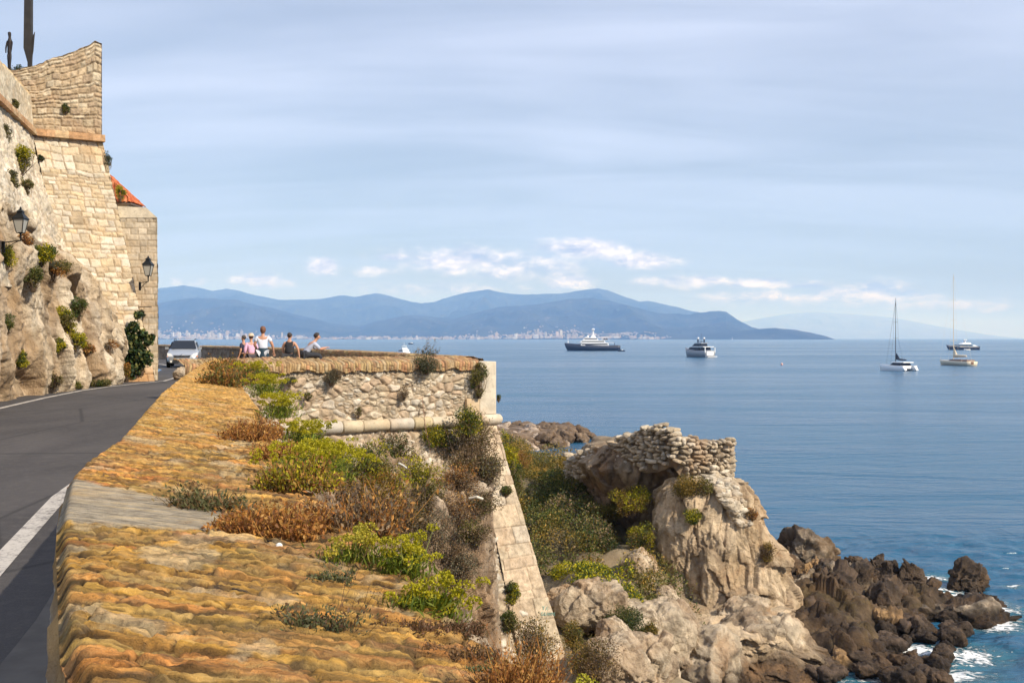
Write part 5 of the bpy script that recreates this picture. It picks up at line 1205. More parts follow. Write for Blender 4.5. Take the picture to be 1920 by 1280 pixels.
# --- on the bluff under the cross wall
BL = [
    (868, 848, 30.6, 1.8, 1.6, BROWN + BROWN + OLIVE, 5200, .06, 'big dark brown bush hanging over the corner below the moulding'),
    (878, 790, 31.3, .75, .75, GREEN + YGREEN, 1500, .055, 'small fresh green bush against the moulding near the corner'),
    (820, 815, 30.6, .95, .6, GREEN + YGREEN, 1500, .055, 'yellow-green bush just left of the big brown one'),
    (905, 885, 30.3, 1.3, .9, BROWN + GREY, 2400, .055, 'grey-brown twiggy bush at the top of the corner strip'),
    (745, 850, 29.6, 1.2, 1.2, BROWN + OLIVE + GREEN, 2600, .06, 'brown-green bush in front of the rubble below the wall centre'),
    (695, 865, 28.6, 1.1, .9, GREEN + YGREEN + OLIVE, 2400, .055, 'bright green bush left of centre below the moulding'),
    (640, 890, 27.0, 1.2, 1.0, OLIVE + BROWN, 2400, .055, 'olive bush behind the tall lime samphire'),
    (775, 895, 28.4, 1.3, .9, YGREEN + OLIVE, 2600, .055, 'mustard and green bush in the middle of the bluff'),
    (735, 925, 27.0, 1.5, 1.1, AUT + YGREEN, 3000, .055, 'autumn-yellow bush on the bluff above the samphire heads'),
    (680, 945, 25.5, 1.3, 1.2, AUT + RUST, 2800, .055, 'russet bush on the bluff behind the tall reddish shrub'),
    (845, 965, 27.4, 1.6, 1.0, BROWN + RUST, 2600, .05, 'brown withered bush across the middle of the bluff face'),
    (900, 940, 28.8, 1.1, .6, BROWN + OLIVE, 1400, .05, 'small withered bush on the ledge beside the corner strip'),
    (800, 1010, 26.6, 1.4, 1.2, BROWN + GREY, 2400, .05, 'shaded grey-brown bush in the gully of the bluff'),
    (855, 1060, 26.6, .9, 1.1, BROWN + GREY, 1800, .05, 'grey root-like twigs low on the bluff face'),
    (950, 920, 30.6, .35, .35, GREEN + OLIVE, 500, .05, 'tiny green bush on the pale corner strip'),
    (960, 1112, 28.6, .42, .75, GREEN + OLIVE + YGREEN, 1300, .05, 'green bush growing low between bluff and corner strip'),
    (955, 1165, 27.4, .6, .6, GREEN + OLIVE, 1200, .05, 'leafy green bush under the low one at the bluff foot'),
    (1000, 1205, 26.8, 1.1, 1.2, BROWN + OLIVE + AUT, 2600, .05, 'brown-green bush hiding the foot of the corner strip'),
    (1115, 1240, 27.6, 1.5, 1.3, BROWN + AUT, 3200, .05, 'big dry brown bush at the bottom right of the parapet edge'),
    (1075, 1190, 29.2, .7, .9, OLIVE + AUT, 1500, .05, 'olive bush just right of the corner strip foot'),
    (1172, 1165, 32.6, 1.6, .75, DARKG + GREEN + OLIVE, 3000, .05, 'dark green cushion bush among the pale boulders'),
    (1210, 1182, 33.2, .8, .45, OLIVE + AUT, 1200, .05, 'small olive bush right of the dark cushion bush'),
    (712, 900, 26.5, 1.2, .8, AUT + OLIVE + RUST, 2400, .05, 'rusty olive bush directly under the white litter stick'),
    (800, 935, 27.5, 1.3, .9, OLIVE + BROWN, 2400, .05, 'grey-olive bush above the shaded gully'),
    (760, 970, 26.5, 1.2, .9, AUT + BROWN, 2200, .05, 'brown bush low behind the middle samphire'),
    (855, 905, 29.5, 1.3, .9, BROWN + RUST, 2400, .05, 'dark russet bush under the big brown one'),
    (620, 850, 27.5, .8, .6, YGREEN + OLIVE, 1500, .05, 'lime bush at the foot of the rubble, left end of the moulding'),
    (890, 1000, 27.8, .9, .7, BROWN + OLIVE, 1400, .05, 'thin brown bush beside the corner strip halfway down'),
    (1302, 912, 41.0, 1.9, .75, AUT + OLIVE, 3000, .06, 'brownish bush under the ruined wall on top of the stack'),
    (1298, 968, 40.2, .75, .6, GREEN + YGREEN, 1300, .055, 'small green bush growing on the pale stack'),
    (1408, 965, 43.6, .55, .6, RUST + BROWN, 900, .055, 'rusty grass tuft on the right shoulder of the stack'),
    (1438, 1035, 42.6, .5, .9, BROWN + AUT, 1100, .055, 'dry tuft down the right flank of the stack'),
]
for i, (px, py, d, w_, h_, pl_, n_, lf, lb) in enumerate(BL):
    k_ = 1.25 if i < 14 else 1.0
    hd = hit(['rock_bluff', 'battered_face', 'corner_strip', 'rock_stack', 'rock_stack.001'], px, py); d = hd - .12 if hd and 20 < hd < 60 and i not in (17, 18, 19, 20, 21) else d
    bush(lb, px, py, d, w_ * k_, h_ * k_, pl_, 500 + i, int(n_ * 1.9), lf * 1.15, lobes=22)
# tumbled masonry running down the right shoulder of the stack
rng = np.random.RandomState(31); Vt = []; Ft = []; Ct = []; of_ = 0; iv1, if1 = ico(2)
for i in range(230):
    t_ = rng.rand(); px = np.interp(t_, [0, .35, .7, 1], [1350, 1368, 1383, 1398]) + rng.uniform(-30 + 16 * t_, 14); py = np.interp(t_, [0, 1], [880, 985]) + rng.uniform(-8, 8)
    hd = hit(['rock_stack'], px, py)
    if not hd: continue
    q = PD(px, py, hd - .03); s_ = rng.uniform(.09, .19); v = iv1 * np.array([s_ * rng.uniform(.9, 1.6), s_, s_ * rng.uniform(.6, .95)]) * (1 + (vn(iv1 * 1.6 + i * 3.1, 3)[:, None] - .5) * .7)
    Vt.append(v + q); Ft.append(if1 + of_); of_ += len(iv1); Ct.append(np.tile(np.array([(.60, .51, .39), (.54, .45, .33), (.66, .58, .46), (.50, .40, .28)][rng.randint(4)]), (len(iv1), 1)))
mk('tumbled_stones', np.concatenate(Vt), np.concatenate(Ft), M_ROCK, ruin, True, col=np.concatenate(Ct))
# faded teal lettering sprayed on the corner strip: two short lines of strokes
gr = MB()
def gpt(px, py):
    hd = hit(['corner_strip'], px, py) or 31.6; return tuple(PD(px, py, hd - .03))
for st_ in ([(1017, 1136), (1019, 1140), (1021, 1136)], [(1019, 1140), (1019, 1143)], [(1024, 1143), (1026, 1137), (1028, 1143)], [(1018, 1147), (1015, 1149), (1016, 1153), (1019, 1153), (1019, 1150)], [(1022, 1147), (1022, 1153), (1024, 1153)],
            [(1025, 1153), (1027, 1148), (1029, 1153)], [(1030, 1153), (1030, 1148), (1033, 1153), (1033, 1148)], [(1035, 1148), (1035, 1153), (1038, 1151), (1035, 1148)], [(1041, 1148), (1039, 1148), (1039, 1153), (1041, 1153)]):
    gr.tube([gpt(*p_) for p_ in st_], .010, 5, (.20, .42, .36))
gr.build('sprayed_letters', M_VCOL, bas)
# litter and cable seen on the bluff
st = MB(); a_, b_ = PD(748, 868, 27.6), PD(762, 877, 27.9); st.tube([a_, (a_ + b_) / 2 + np.array([0, 0, .01]), b_], .025, 8, (.62, .60, .55)); o = st.build('litter_stick', M_VCOL); tag(o, 'short white stick of litter caught in the bushes under the wall', 'litter')
st = MB(); st.tube([PD(880, 934, 27.9), PD(894, 931, 27.8), PD(905, 935, 27.9)], .035, 8, (.62, .56, .46)); o = st.build('litter_scrap', M_VCOL); tag(o, 'pale scrap of litter lying on the bluff near the corner strip', 'litter')
st = MB(); a_ = onface(790, 745, .05); b_ = onface(790, 802, .27); c_ = onface(789, 885, .9); st.tube([a_, b_, c_], .011, 6, (.28, .15, .10)); o = st.build('cable', M_VCOL); tag(o, 'thin rusty cable hanging down the cross wall over the moulding', 'cable')
st = MB(); q = PZ(523, 1030, 1.01); st.lathe(tuple(q), [(.008, 0), (.014, .006), (.010, .018), (.004, .022)], 10, (.75, .72, .66)); o = st.build('snail_shell', M_VCOL, smooth=True); tag(o, 'tiny white snail shell on the bricks in front of the rust shrub', 'shell')

# --- scrub of the hollow between the corner and the ruin
rng = np.random.RandomState(77); parts = []; cells = []
for i in range(2600):
    x = rng.uniform(-3.5, 10.0); y = rng.uniform(36.0, 66)
    if x > 4.6 + (y < 40) * 1.6 + (y > 52) * 3 + max(0, 42 - y) * .15: continue
    if y < 38.6 and x < 2.2: continue
    pth = abs((x - 2.6) - (y - 44) * .22)     # the bare path
    if 39.6 < y < 46 and pth < .38: continue
    if vn(np.array([[x * .45, y * .45, 2.0]]), 5)[0] < .22: continue
    cells.append((x, y))
cells = np.array(cells); zg = ground_z(cells[:, 0], cells[:, 1])
k = len(cells); per = 105; i = np.repeat(np.arange(k), per); n = len(i)
cw = vn(np.c_[cells * .38, cells[:, :1] * 0], 9); tone = vn(np.c_[cells * .55 + 30, cells[:, :1] * 0], 12)
cw = np.clip((cw - .25) * 1.9, 0, 1); rad = .30 + .55 * cw; dv = rng.normal(size=(n, 3)); dv /= np.linalg.norm(dv, axis=1, keepdims=True)
P = np.c_[cells[i], zg[i] + .15 + 1.15 * cw[i]] + dv * (rad[i] * rng.uniform(.5, 1.0, n))[:, None] * np.array([1, 1, .8])
PALS = [DARKG + OLIVE + BROWN, DARKG + OLIVE, GREEN + OLIVE, OLIVE, AUT + OLIVE, AUT, YGREEN + GREEN]
idx = np.clip(((tone - .18) / .64 * 6 + rng.normal(size=k) * .6), 0, 5.99).astype(int)
nearg = (cells[:, 1] < 40.2) & (cells[:, 0] > 1.5) & (cells[:, 0] < 4.6); idx[nearg] = 6
colr = np.zeros((n, 3))
for a in range(7):
    m_ = idx[i] == a; pl_ = np.array(PALS[a]); colr[m_] = pl_[rng.randint(0, len(pl_), m_.sum())]
colr *= rng.uniform(.75, 1.3, (n, 1)); colr *= 1.25
D = dv + rng.normal(size=P.shape) * .8 + np.array([0, 0, .3]); V, F_, _ = leafmesh(P, D, .11, .5, rng, GREEN)
o = mk('scrub', V, F_, M_LEAF, None, col=np.repeat(colr, 4, 0)); o['kind'] = 'stuff'
HB = [
    (1000, 880, 55, 2.6, 1.5, AUT + OLIVE, 'rounded yellow-brown bush at the far edge of the hollow by the inlet'),
    (1035, 930, 50, 2.2, 1.4, GREEN + OLIVE, 'large mid-green bush in the shade of the hollow'),
    (1010, 965, 47, 1.8, 1.2, DARKG + GREEN, 'dark green bush close to the corner strip'),
    (1185, 940, 43.4, 1.9, 1.3, AUT + YGREEN, 'sunlit mustard bush just left of the pale stack'),
    (1130, 965, 44.5, 1.5, 1.0, OLIVE + AUT, 'olive bush below the shaded hollow of the ruin'),
    (1200, 1010, 41.5, 1.3, 1.2, GREEN + YGREEN + AUT, 'bushy green shrub touching the left foot of the stack'),
    (1120, 1020, 42.0, 2.0, .9, OLIVE + DARKG, 'low dark shrub right of the bare path'),
    (1070, 1075, 39.0, 1.6, .7, YGREEN + GREEN, 'low fresh yellow-green shrub above the pale cleft boulder'),
    (1210, 1060, 39.6, 1.0, 1.1, AUT + OLIVE, 'brown-green shrub in the gap beside the upright buff rock'),
    (948, 850, 36.5, .5, 2.0, YGREEN + GREEN, 'narrow bright green shrub growing up behind the corner edge'),
    (962, 905, 38.5, .8, 1.6, OLIVE + GREEN, 'narrow olive shrub directly behind the corner strip'),
    (972, 860, 52.0, 1.6, 1.0, RUST + AUT, 'russet shrub at the inlet shore behind the corner'),
]
for i, (px, py, d, w_, h_, pl_, lb) in enumerate(HB):
    bush(lb, px, py, d, w_, h_, pl_, 600 + i, 3600, .075, lobes=18)

# --- on the roadside cliff and the fortress
CLF = [
    (34, 300, 33.5, .75, 1.3, YGREEN + GREY + GREEN, .07, 'yellow-green bush with grey twigs high on the side wall'),
    (22, 340, 32.0, .5, .8, GREY + OLIVE, .06, 'grey twiggy bush high on the side wall at the left edge'),
    (48, 350, 33.0, .5, .7, OLIVE + BROWN, .06, 'drooping olive bush below the high one on the side wall'),
    (26, 195, 35.0, .22, .55, OLIVE + GREY, .05, 'small tuft on the smooth parapet above the string course'),
    (125, 204, 39.7, .36, .4, OLIVE + GREEN, .05, 'small green tuft in the rough upper parapet'),
    (78, 296, 38.0, .18, .25, DARKG, .05, 'tiny dark tuft just under the string course'),
    (12, 250, 34, .35, .8, GREY + OLIVE, .05, 'thin grey tuft under the string course at the left edge'),
    (75, 478, 33.0, 1.0, .7, YGREEN + GREEN, .07, 'bright yellow-green bush on the ledge beside the near lantern'),
    (48, 450, 30.5, .5, .45, RUST + BROWN, .05, 'reddish tuft right under the near lantern'),
    (8, 480, 30.0, .7, .8, OLIVE + YGREEN, .06, 'olive bush on the cliff edge below the near lantern bracket'),
    (98, 505, 36.0, 1.1, .8, OLIVE + GREY + RUST, .06, 'mixed olive and rusty bush where cliff meets fortress blocks'),
    (62, 520, 32.5, .5, .8, GREEN + OLIVE, .06, 'green bush hanging in a fissure in the cliff middle'),
    (118, 610, 34.0, .8, 1.3, YGREEN + OLIVE, .07, 'long yellow-olive bush running down the cliff middle'),
    (140, 635, 34.5, .8, .8, YGREEN + GREEN, .07, 'bright green-yellow bush on the right half of the cliff'),
    (165, 650, 35.5, .5, .5, RUST + OLIVE, .06, 'reddish bush on the right edge of the cliff'),
    (110, 650, 33.0, .6, .5, GREEN + YGREEN, .06, 'small green bush low in the cliff middle'),
    (148, 575, 36.5, .5, .9, GREEN + OLIVE, .06, 'dark green bush at the right skyline of the cliff'),
    (36, 672, 29.5, .5, .55, YGREEN + GREEN, .05, 'round yellow-green bush low on the left of the cliff'),
    (12, 605, 29.0, .4, .6, GREEN + OLIVE, .05, 'small olive bush on the cliff at the left edge'),
    (100, 712, 31.0, .7, .5, BROWN + OLIVE, .05, 'brown bush at the cliff foot by the road line'),
    (200, 655, 37.0, .9, .9, GREY + BROWN + RUST, .05, 'grey-brown dry bush between cliff and fortress corner'),
    (145, 722, 33.0, .7, .25, OLIVE + YGREEN, .05, 'low green strip of weeds on the road edge, middle of the cliff foot'),
    (185, 718, 35.5, 1.0, .30, OLIVE + GREEN, .05, 'low olive weeds on the road edge nearer the corner'),
    (235, 700, 39.3, .5, .9, RUST + AUT + YGREEN, .05, 'orange and yellow dry bush at the foot of the fig'),
    (266, 590, 40.2, .12, .6, DARKG + GREY, .05, 'thin creeper climbing the buttress under the far lantern'),
    (201, 300, 40.85, .12, .9, GREY + DARKG, .04, 'fringe of tiny plants down the fortress corner edge'),
    (226, 362, 44.8, .35, .7, YGREEN + GREEN, .05, 'green creeper on the red roof edge'),
]
for i, (px, py, d, w_, h_, pl_, lf, lb) in enumerate(CLF):
    hd = hit(['roadside_cliff', 'side_face', 'main_face', 'buttress', 'side_parapet', 'upper_parapet'], px, py); d = hd - .10 if hd and i != 26 else d
    bush(lb, px, py, d, w_, h_, pl_, 700 + i, int(1200 + 2400 * w_ * h_), lf, lobes=14, dep=.5, thin=.85)
# broad-leaved fig / prickly plant with big dark leaves against the corner
fg = thing('fig_tree', 'small dark green fig tree with broad leaves against the fortress corner', 'tree', tuple(PZ(246, 712, 0.0)))
rng = np.random.RandomState(8); L_ = []
o0 = PZ(246, 712, 0.0)
for (px, py, r) in ((250, 650, .36), (238, 662, .34), (262, 665, .32), (245, 640, .28), (270, 672, .30), (232, 680, .34), (252, 612, .18), (258, 590, .13), (266, 628, .18), (278, 640, .14), (284, 632, .10), (250, 690, .32), (240, 625, .2)):
    L_.append((PD(px, py, 39.7) - o0, r * 1.25))
Ps = []
for c_, r in L_:
    n = int(560 * r); dv = rng.normal(size=(n, 3)); dv /= np.linalg.norm(dv, axis=1, keepdims=True); Ps.append(c_ + dv * r * rng.uniform(.5, 1, (n, 1)) * np.array([1, .8, 1]))
P = np.concatenate(Ps); v, f, c = leafmesh(P, rng.normal(size=P.shape) + np.array([0, -.2, .2]), .17, .75, rng, DARKG + [(.05, .09, .03), (.20, .20, .06), (.03, .06, .02)], .3); mk('foliage', v, f, M_LEAF, fg, col=c)
tips = np.array([c_ for c_, r in L_]); v, f, c = stalks(np.zeros_like(tips) + rng.normal(size=tips.shape) * .04, tips, .025, rng, [(.10, .08, .05)]); mk('trunk', v, f, M_STEM, fg, col=c)
# ------------------------------------------------------------------ street lanterns on the walls
M_IRON = m_plain('black_iron', (.018, .020, .020), .45, .6, .1)
M_BOATW = m_plain('white_gelcoat', (.78, .79, .80), .35, 0, .03)
M_NAVY = m_plain('navy_paint', (.018, .024, .045), .35, 0, .05)
M_DGLASS = m_plain('dark_glass', (.02, .025, .035), .15, 0, .05, spec=.2)
M_CAR = m_plain('silver_paint', (.50, .52, .54), .28, .55, .04)
M_RUBBER = m_plain('rubber', (.02, .02, .02), .8, 0, .1)
M_CHROME = m_plain('chrome', (.7, .7, .72), .2, .9, .03)
M_BRONZE = m_plain('dark_bronze', (.030, .022, .020), .55, .4, .2)
M_STEELP = m_plain('weathered_dark_steel', (.055, .045, .036), .6, .3, .3)
m, b, p, o = newmat('lantern_glass'); b.put(p.inputs['Base Color'], (.50, .48, .42)); b.put(p.inputs['Roughness'], .35); b.put(p.inputs['Transmission Weight'], .25); b.put(p.inputs['IOR'], 1.45)
m, b, p, o = newmat('lamp_lens'); b.put(p.inputs['Base Color'], (.75, .72, .66)); b.put(p.inputs['Roughness'], .15)
m, b, p, o = newmat('indicator_lens'); b.put(p.inputs['Base Color'], (.70, .26, .10)); b.put(p.inputs['Roughness'], .2)

def lantern(label, loc, wallpt, s=1.0):
    t = thing('street_lantern', label, 'lantern', tuple(loc), 0, 'iron wall lanterns')
    n = 4; r0, r1, h = .125 * s, .235 * s, .52 * s
    def sq(r, z): return [(r * math.cos(R(45 + 90 * k)) * 1.2, r * math.sin(R(45 + 90 * k)) * 1.2, z) for k in range(4)]
    g = MB(); g.loft([sq(r0 * .95, .02), sq(r1 * .95, h)], (.5, .5, .5)); g.build('glass_panes', MATS['lantern_glass'], t)
    f = MB()
    for k in range(4):
        a, c = sq(r0, 0)[k], sq(r1, h)[k]; f.tube([a, c], .014 * s, 6, (0, 0, 0))
        f.tube([sq(r1, h)[k], sq(r1, h)[(k + 1) % 4]], .016 * s, 6); f.tube([sq(r0, 0)[k], sq(r0, 0)[(k + 1) % 4]], .014 * s, 6)
    f.build('frame', M_IRON, t)
    c_ = MB(); c_.loft([sq(r1 * 1.18, h), sq(r1 * 1.12, h + .03 * s), sq(r1 * .50, h + .20 * s), sq(r1 * .46, h + .26 * s), sq(r1 * .60, h + .27 * s), sq(r1 * .2, h + .36 * s)], (0, 0, 0)); c_.lathe((0, 0, h + .35 * s), [(.02, 0), (.035, .03), (.01, .08)], 8); c_.build('cap', M_IRON, t)
    br = MB(); wp = Vector(wallpt) - Vector(loc); br.tube([(0, 0, .02), (0, 0, -.12 * s), (0, 0, -.30 * s)], [.05 * s, .03 * s, .022 * s], 8)
    e = Vector((0, 0, -.28 * s)); w0 = Vector((wp.x, wp.y, -.30 * s)); w1 = Vector((wp.x, wp.y, -.62 * s))
    br.tube([e, w0], .022 * s, 8); br.tube([e * 1.02 + (w0 - e) * .1, e * .5 + w0 * .5 + Vector((0, 0, -.10 * s)), w1], .016 * s, 8)
    br.box(((w0.x + w1.x) / 2, (w0.y + w1.y) / 2, (w0.z + w1.z) / 2), (.10 * s, .06 * s, .42 * s), 0); br.build('bracket', M_IRON, t)
    return t
lantern('near iron lantern on a bracket over the cliff, at the left edge', PD(39, 437, 27.2), (-13.85, 27.6, 4.7), .72)
lantern('far iron lantern on a bracket at the fortress corner, casting its shadow on the blocks', PD(278, 517, 40.1), (-14.95, 40.72, 4.1), .82)

# ------------------------------------------------------------------ bodies: skinned skeletons
def skin(name, verts, edges, rad, mat, parent, root=0, sub=2):
    me = bpy.data.meshes.new(name); me.from_pydata([tuple(v) for v in verts], edges, []); o = bpy.data.objects.new(name, me); C.objects.link(o); o.parent = parent
    md = o.modifiers.new('skin', 'SKIN'); md.use_smooth_shade = True; md.branch_smoothing = .6
    while len(me.skin_vertices) == 0: me.attributes; break
    if len(me.skin_vertices) == 0:
        bpy.context.view_layer.update()
    for i, r in enumerate(rad):
        r = r if isinstance(r, tuple) else (r, r); me.skin_vertices[0].data[i].radius = r; me.skin_vertices[0].data[i].use_root = (i == root)
    s_ = o.modifiers.new('sub', 'SUBSURF'); s_.levels = sub; s_.render_levels = sub
    me.materials.append(mat); return o
def flat(name, col, rough=.8): return m_plain(name, col, rough, 0, .10, 14)
M_SKIN = flat('skin_tone', (.52, .27, .17), .55)

def figure(label, loc, rz, H, J, shirt=None, sleeve=.5, legs=None, hair=(.05, .03, .02), hair_len=.0, skirt=None, hat=None, bare_back=False, extra=None, girth=1.0):
    """J: joint overrides for a 1.72 m body facing +y"""
    t = thing('person', label, 'person', tuple(loc), rz); k = H / 1.72; t.scale = (k, k, k); g = girth
    j = dict(pel=(0, 0, .95), wai=(0, 0, 1.08), che=(0, .01, 1.27), nb=(0, 0, 1.44), ne=(0, .01, 1.50), h0=(0, .025, 1.56), h1=(0, .02, 1.64), h2=(0, .0, 1.70),
             sl=(-.175, 0, 1.40), el=(-.25, -.03, 1.13), wl=(-.25, .06, .88), sr=(.175, 0, 1.40), er=(.25, -.03, 1.13), wr=(.25, .06, .88),
             hl=(-.09, 0, .90), kl=(-.10, .03, .50), al=(-.10, -.01, .09), tl=(-.11, .15, .03), hr=(.09, 0, .90), kr=(.10, .03, .50), ar=(.10, -.01, .09), tr=(.11, .15, .03))
    j.update(J); V = []; E = []; Rr = []; ix = {}
    def add(n, p_, r, par=None):
        ix[n] = len(V); V.append(Vector(p_)); Rr.append(r)
        if par is not None: E.append((ix[par], ix[n]))
    add('pel', j['pel'], (.15 * g, .11 * g)); add('wai', j['wai'], (.125 * g, .095 * g), 'pel'); add('che', j['che'], (.155 * g, .11 * g), 'wai'); add('nb', j['nb'], (.075, .065), 'che')
    add('ne', j['ne'], .052, 'nb'); add('h0', j['h0'], (.062, .07), 'ne'); add('h1', j['h1'], (.076, .092), 'h0'); add('h2', j['h2'], (.062, .075), 'h1')
    hf = Vector(j.get('face', (0, 1, 0))); h1 = Vector(j['h1']); add('nose', h1 + hf * .103 + Vector((0, 0, -.025)), .014, 'h1')
    hs_ = hf.cross(Vector((0, 0, 1))).normalized()
    add('ear1', h1 + hs_ * .088 + Vector((0, 0, -.02)), .016, 'h1'); add('ear2', h1 - hs_ * .088 + Vector((0, 0, -.02)), .016, 'h1')
    for s_, sg in (('l', -1), ('r', 1)):
        add('s' + s_, j['s' + s_], .058 * g, 'che'); add('e' + s_, j['e' + s_], .043 * g, 's' + s_); add('w' + s_, j['w' + s_], .028, 'e' + s_)
        d = (Vector(j['w' + s_]) - Vector(j['e' + s_])).normalized(); side = d.cross(Vector((0, 0, 1)) if abs(d.z) < .9 else Vector((0, 1, 0))).normalized(); up = side.cross(d)
        w_ = Vector(j['w' + s_]); add('p' + s_, w_ + d * .07, (.036, .018), 'w' + s_)
        for q in range(4):
            o_ = side * (-.030 + .020 * q); L_ = (.068, .078, .074, .058)[q]
            add('f%d%s' % (q, s_), w_ + d * .095 + o_, .0095, 'p' + s_); add('g%d%s' % (q, s_), w_ + d * (.095 + L_ * .5) + o_ * 1.1 - up * .012, .0088, 'f%d%s' % (q, s_)); add('i%d%s' % (q, s_), w_ + d * (.09 + L_ * .9) + o_ * 1.1 - up * .036, .0075, 'g%d%s' % (q, s_))
        add('t1' + s_, w_ + d * .045 - side * .045, .012, 'p' + s_); add('t2' + s_, w_ + d * .085 - side * .062 - up * .01, .010, 't1' + s_)
        add('h' + s_, j['h' + s_], .088 * g, 'pel'); add('k' + s_, j['k' + s_], .058, 'h' + s_); add('a' + s_, j['a' + s_], .038, 'k' + s_); add('t' + s_, j['t' + s_], .034, 'a' + s_)
    skin('body', V, E, Rr, M_SKIN, t)
    def sub(name, chain, radd, mat):
        vs = []; es = []; rs = []; m_ = {}
        for a, b_ in chain:
            for q in (a, b_):
                if q not in m_: m_[q] = len(vs); vs.append(Vector(radd[q][1]) if isinstance(radd[q], tuple) and len(radd[q]) == 2 and not isinstance(radd[q][1], (int, float)) else V[ix[q]]); rs.append(radd[q][0] if isinstance(radd[q], tuple) and not isinstance(radd[q][1], (int, float)) else radd[q])
            es.append((m_[a], m_[b_]))
        return skin(name, vs, es, rs, mat, t)
    if shirt is not None:
        def lp(a, b_, f): return Vector(j[a]) * (1 - f) + Vector(j[b_]) * f
        rd = dict(pel=(.165 * g, .13 * g), wai=(.15 * g, .12 * g), che=(.175 * g, .13 * g), nb=((.085, .075), Vector(j['nb']) - Vector((0, 0, .02))))
        ch = [('pel', 'wai'), ('wai', 'che'), ('che', 'nb')]
        rd['nb'] = (.085, tuple(Vector(j['nb']) - Vector((0, 0, .02))))
        if bare_back: rd['nb'] = ((.15 * g, .11 * g), tuple(Vector(j['che']) + Vector((0, -.005, .085)))); rd['che'] = ((.180 * g, .140 * g), tuple(Vector(j['che']) + Vector((0, 0, -.02))))
        for s_ in 'lr':
            if sleeve > 0:
                rd['s' + s_] = .078 * g; rd['e' + s_] = (.066 * g, tuple(lp('s' + s_, 'e' + s_, min(sleeve, 1)))); ch += [('che', 's' + s_), ('s' + s_, 'e' + s_)]
                if sleeve > 1: rd['w' + s_] = (.05, tuple(lp('e' + s_, 'w' + s_, sleeve - 1))); ch += [('e' + s_, 'w' + s_)]
            elif bare_back:
                rd['s' + s_] = (.062, tuple(lp('che', 's' + s_, .78) + Vector((0, 0, .035)))); ch += [('nb', 's' + s_)]
        sub('shirt', ch, rd, flat('cloth', shirt))
    if legs is not None:
        rd = dict(pel=(.165 * g, .125 * g)); ch = []
        for s_ in 'lr':
            rd['h' + s_] = .105 * g; rd['k' + s_] = .078; rd['a' + s_] = .06; ch += [('pel', 'h' + s_), ('h' + s_, 'k' + s_), ('k' + s_, 'a' + s_)]
        sub('trousers', ch, rd, flat('cloth', legs))
    if skirt is not None:
        w_ = MB(); pz_ = j['pel'][2]; w_.lathe((j['pel'][0], j['pel'][1], 0), [(.24, pz_ - .42), (.21, pz_ - .2), (.175, pz_ + .02), (.15, pz_ + .10)], 18, skirt); w_.build('skirt', M_VCOL, t, True)
    # hair as a shaped cap
    V2, F2 = ico(3); hv = V2 * np.array([.092, .108, .105]); hv = hv * (1 + (fbm(V2 * 3.1 + H * 5, 3, 4)[:, None] - .5) * .22)
    fa = np.array(tuple(hf)); front = (V2 @ fa); keep = (front * .9 - V2[:, 2] * .75) < .18 if hair_len <= 0 else (front * .9 - V2[:, 2] * .6) < .25
    low = V2[:, 2] < -.35; hv[low] *= (1 if hair_len > 0 else .9); hv[V2[:, 2] < 0, 2] -= hair_len * np.clip(-V2[V2[:, 2] < 0, 2], 0, 1)
    fk = keep[F2].all(1); hm_ = mk('hair', hv + np.array(tuple(h1)) + np.array([0, 0, .018]) - fa * .012, F2[fk], flat('hair', hair, .7), t, True)
    ey = MB()
    for sg in (-1, 1):
        c = h1 + hf * .083 + hs_ * .032 * sg + Vector((0, 0, .003)); ey.lathe((c.x, c.y, c.z - .006), [(.001, 0), (.010, .006), (.001, .012)], 8, (.03, .02, .02))
    ey.build('eyes', M_VCOL, t)
    mo = MB(); c = h1 + hf * .088 + Vector((0, 0, -.062)); mo.tube([c - hs_ * .022, c + hf * .006, c + hs_ * .022], .006, 6, (.42, .15, .12)); mo.build('mouth', M_VCOL, t)
    if hat is not None:
        ht = MB(); c = h1 + Vector((0, 0, .055)); ht.lathe((c.x, c.y, c.z), [(.165, -.012), (.168, 0), (.105, .012), (.098, .07), (.075, .10), (.02, .108)], 20, hat); ht.build('hat', M_VCOL, t, True)
    for s_ in 'lr':
        sh = MB(); a_ = Vector(j['a' + s_]); to = Vector(j['t' + s_]); dd_ = (to - a_); dd_.z = 0; dd_.normalize(); hl_ = a_ - dd_ * .05
        sh.tube([(hl_.x, hl_.y, to.z + .015), (a_.x, a_.y, to.z + .03), tuple(to + dd_ * .03)], [.038, .048, .036], 10, (.05, .04, .035)); sh.build('shoe', M_VCOL, t, True)
    return t
TZ = .35
PI = math.pi
figure('brown-haired woman in a white top and navy waistband walking away behind the wall', PD(493, 634, 32.6) * np.array([1, 1, 0]) + np.array([0, 0, TZ]), R(8), 1.70,
       dict(er=(.30, .02, 1.15), wr=(.33, .12, .93), el=(-.27, .0, 1.15), wl=(-.20, .17, 1.0)), shirt=(.68, .70, .80), sleeve=.62, skirt=(.02, .04, .06), legs=(.62, .62, .66), hair=(.17, .075, .04), hair_len=.05, girth=1.14)
figure('woman with short dark hair in a black low-backed sleeveless top, seen from behind', PD(543, 634, 33.3) * np.array([1, 1, 0]) + np.array([0, 0, TZ - .02]), R(-4), 1.52,
       dict(er=(.31, .02, 1.15), wr=(.35, .05, .88), el=(-.28, .05, 1.14), wl=(-.22, .12, .92)), shirt=(.022, .022, .026), sleeve=0, bare_back=True, legs=(.03, .03, .035), hair=(.035, .022, .02), girth=1.22)
figure('person in a pink shirt and pale sun hat standing between two others', PD(471, 634, 35) * np.array([1, 1, 0]) + np.array([0, 0, TZ - .04]), R(30), 1.50,
       dict(), shirt=(.72, .42, .58), sleeve=1.5, legs=(.06, .05, .06), hair=(.12, .06, .04), hat=(.58, .46, .33))
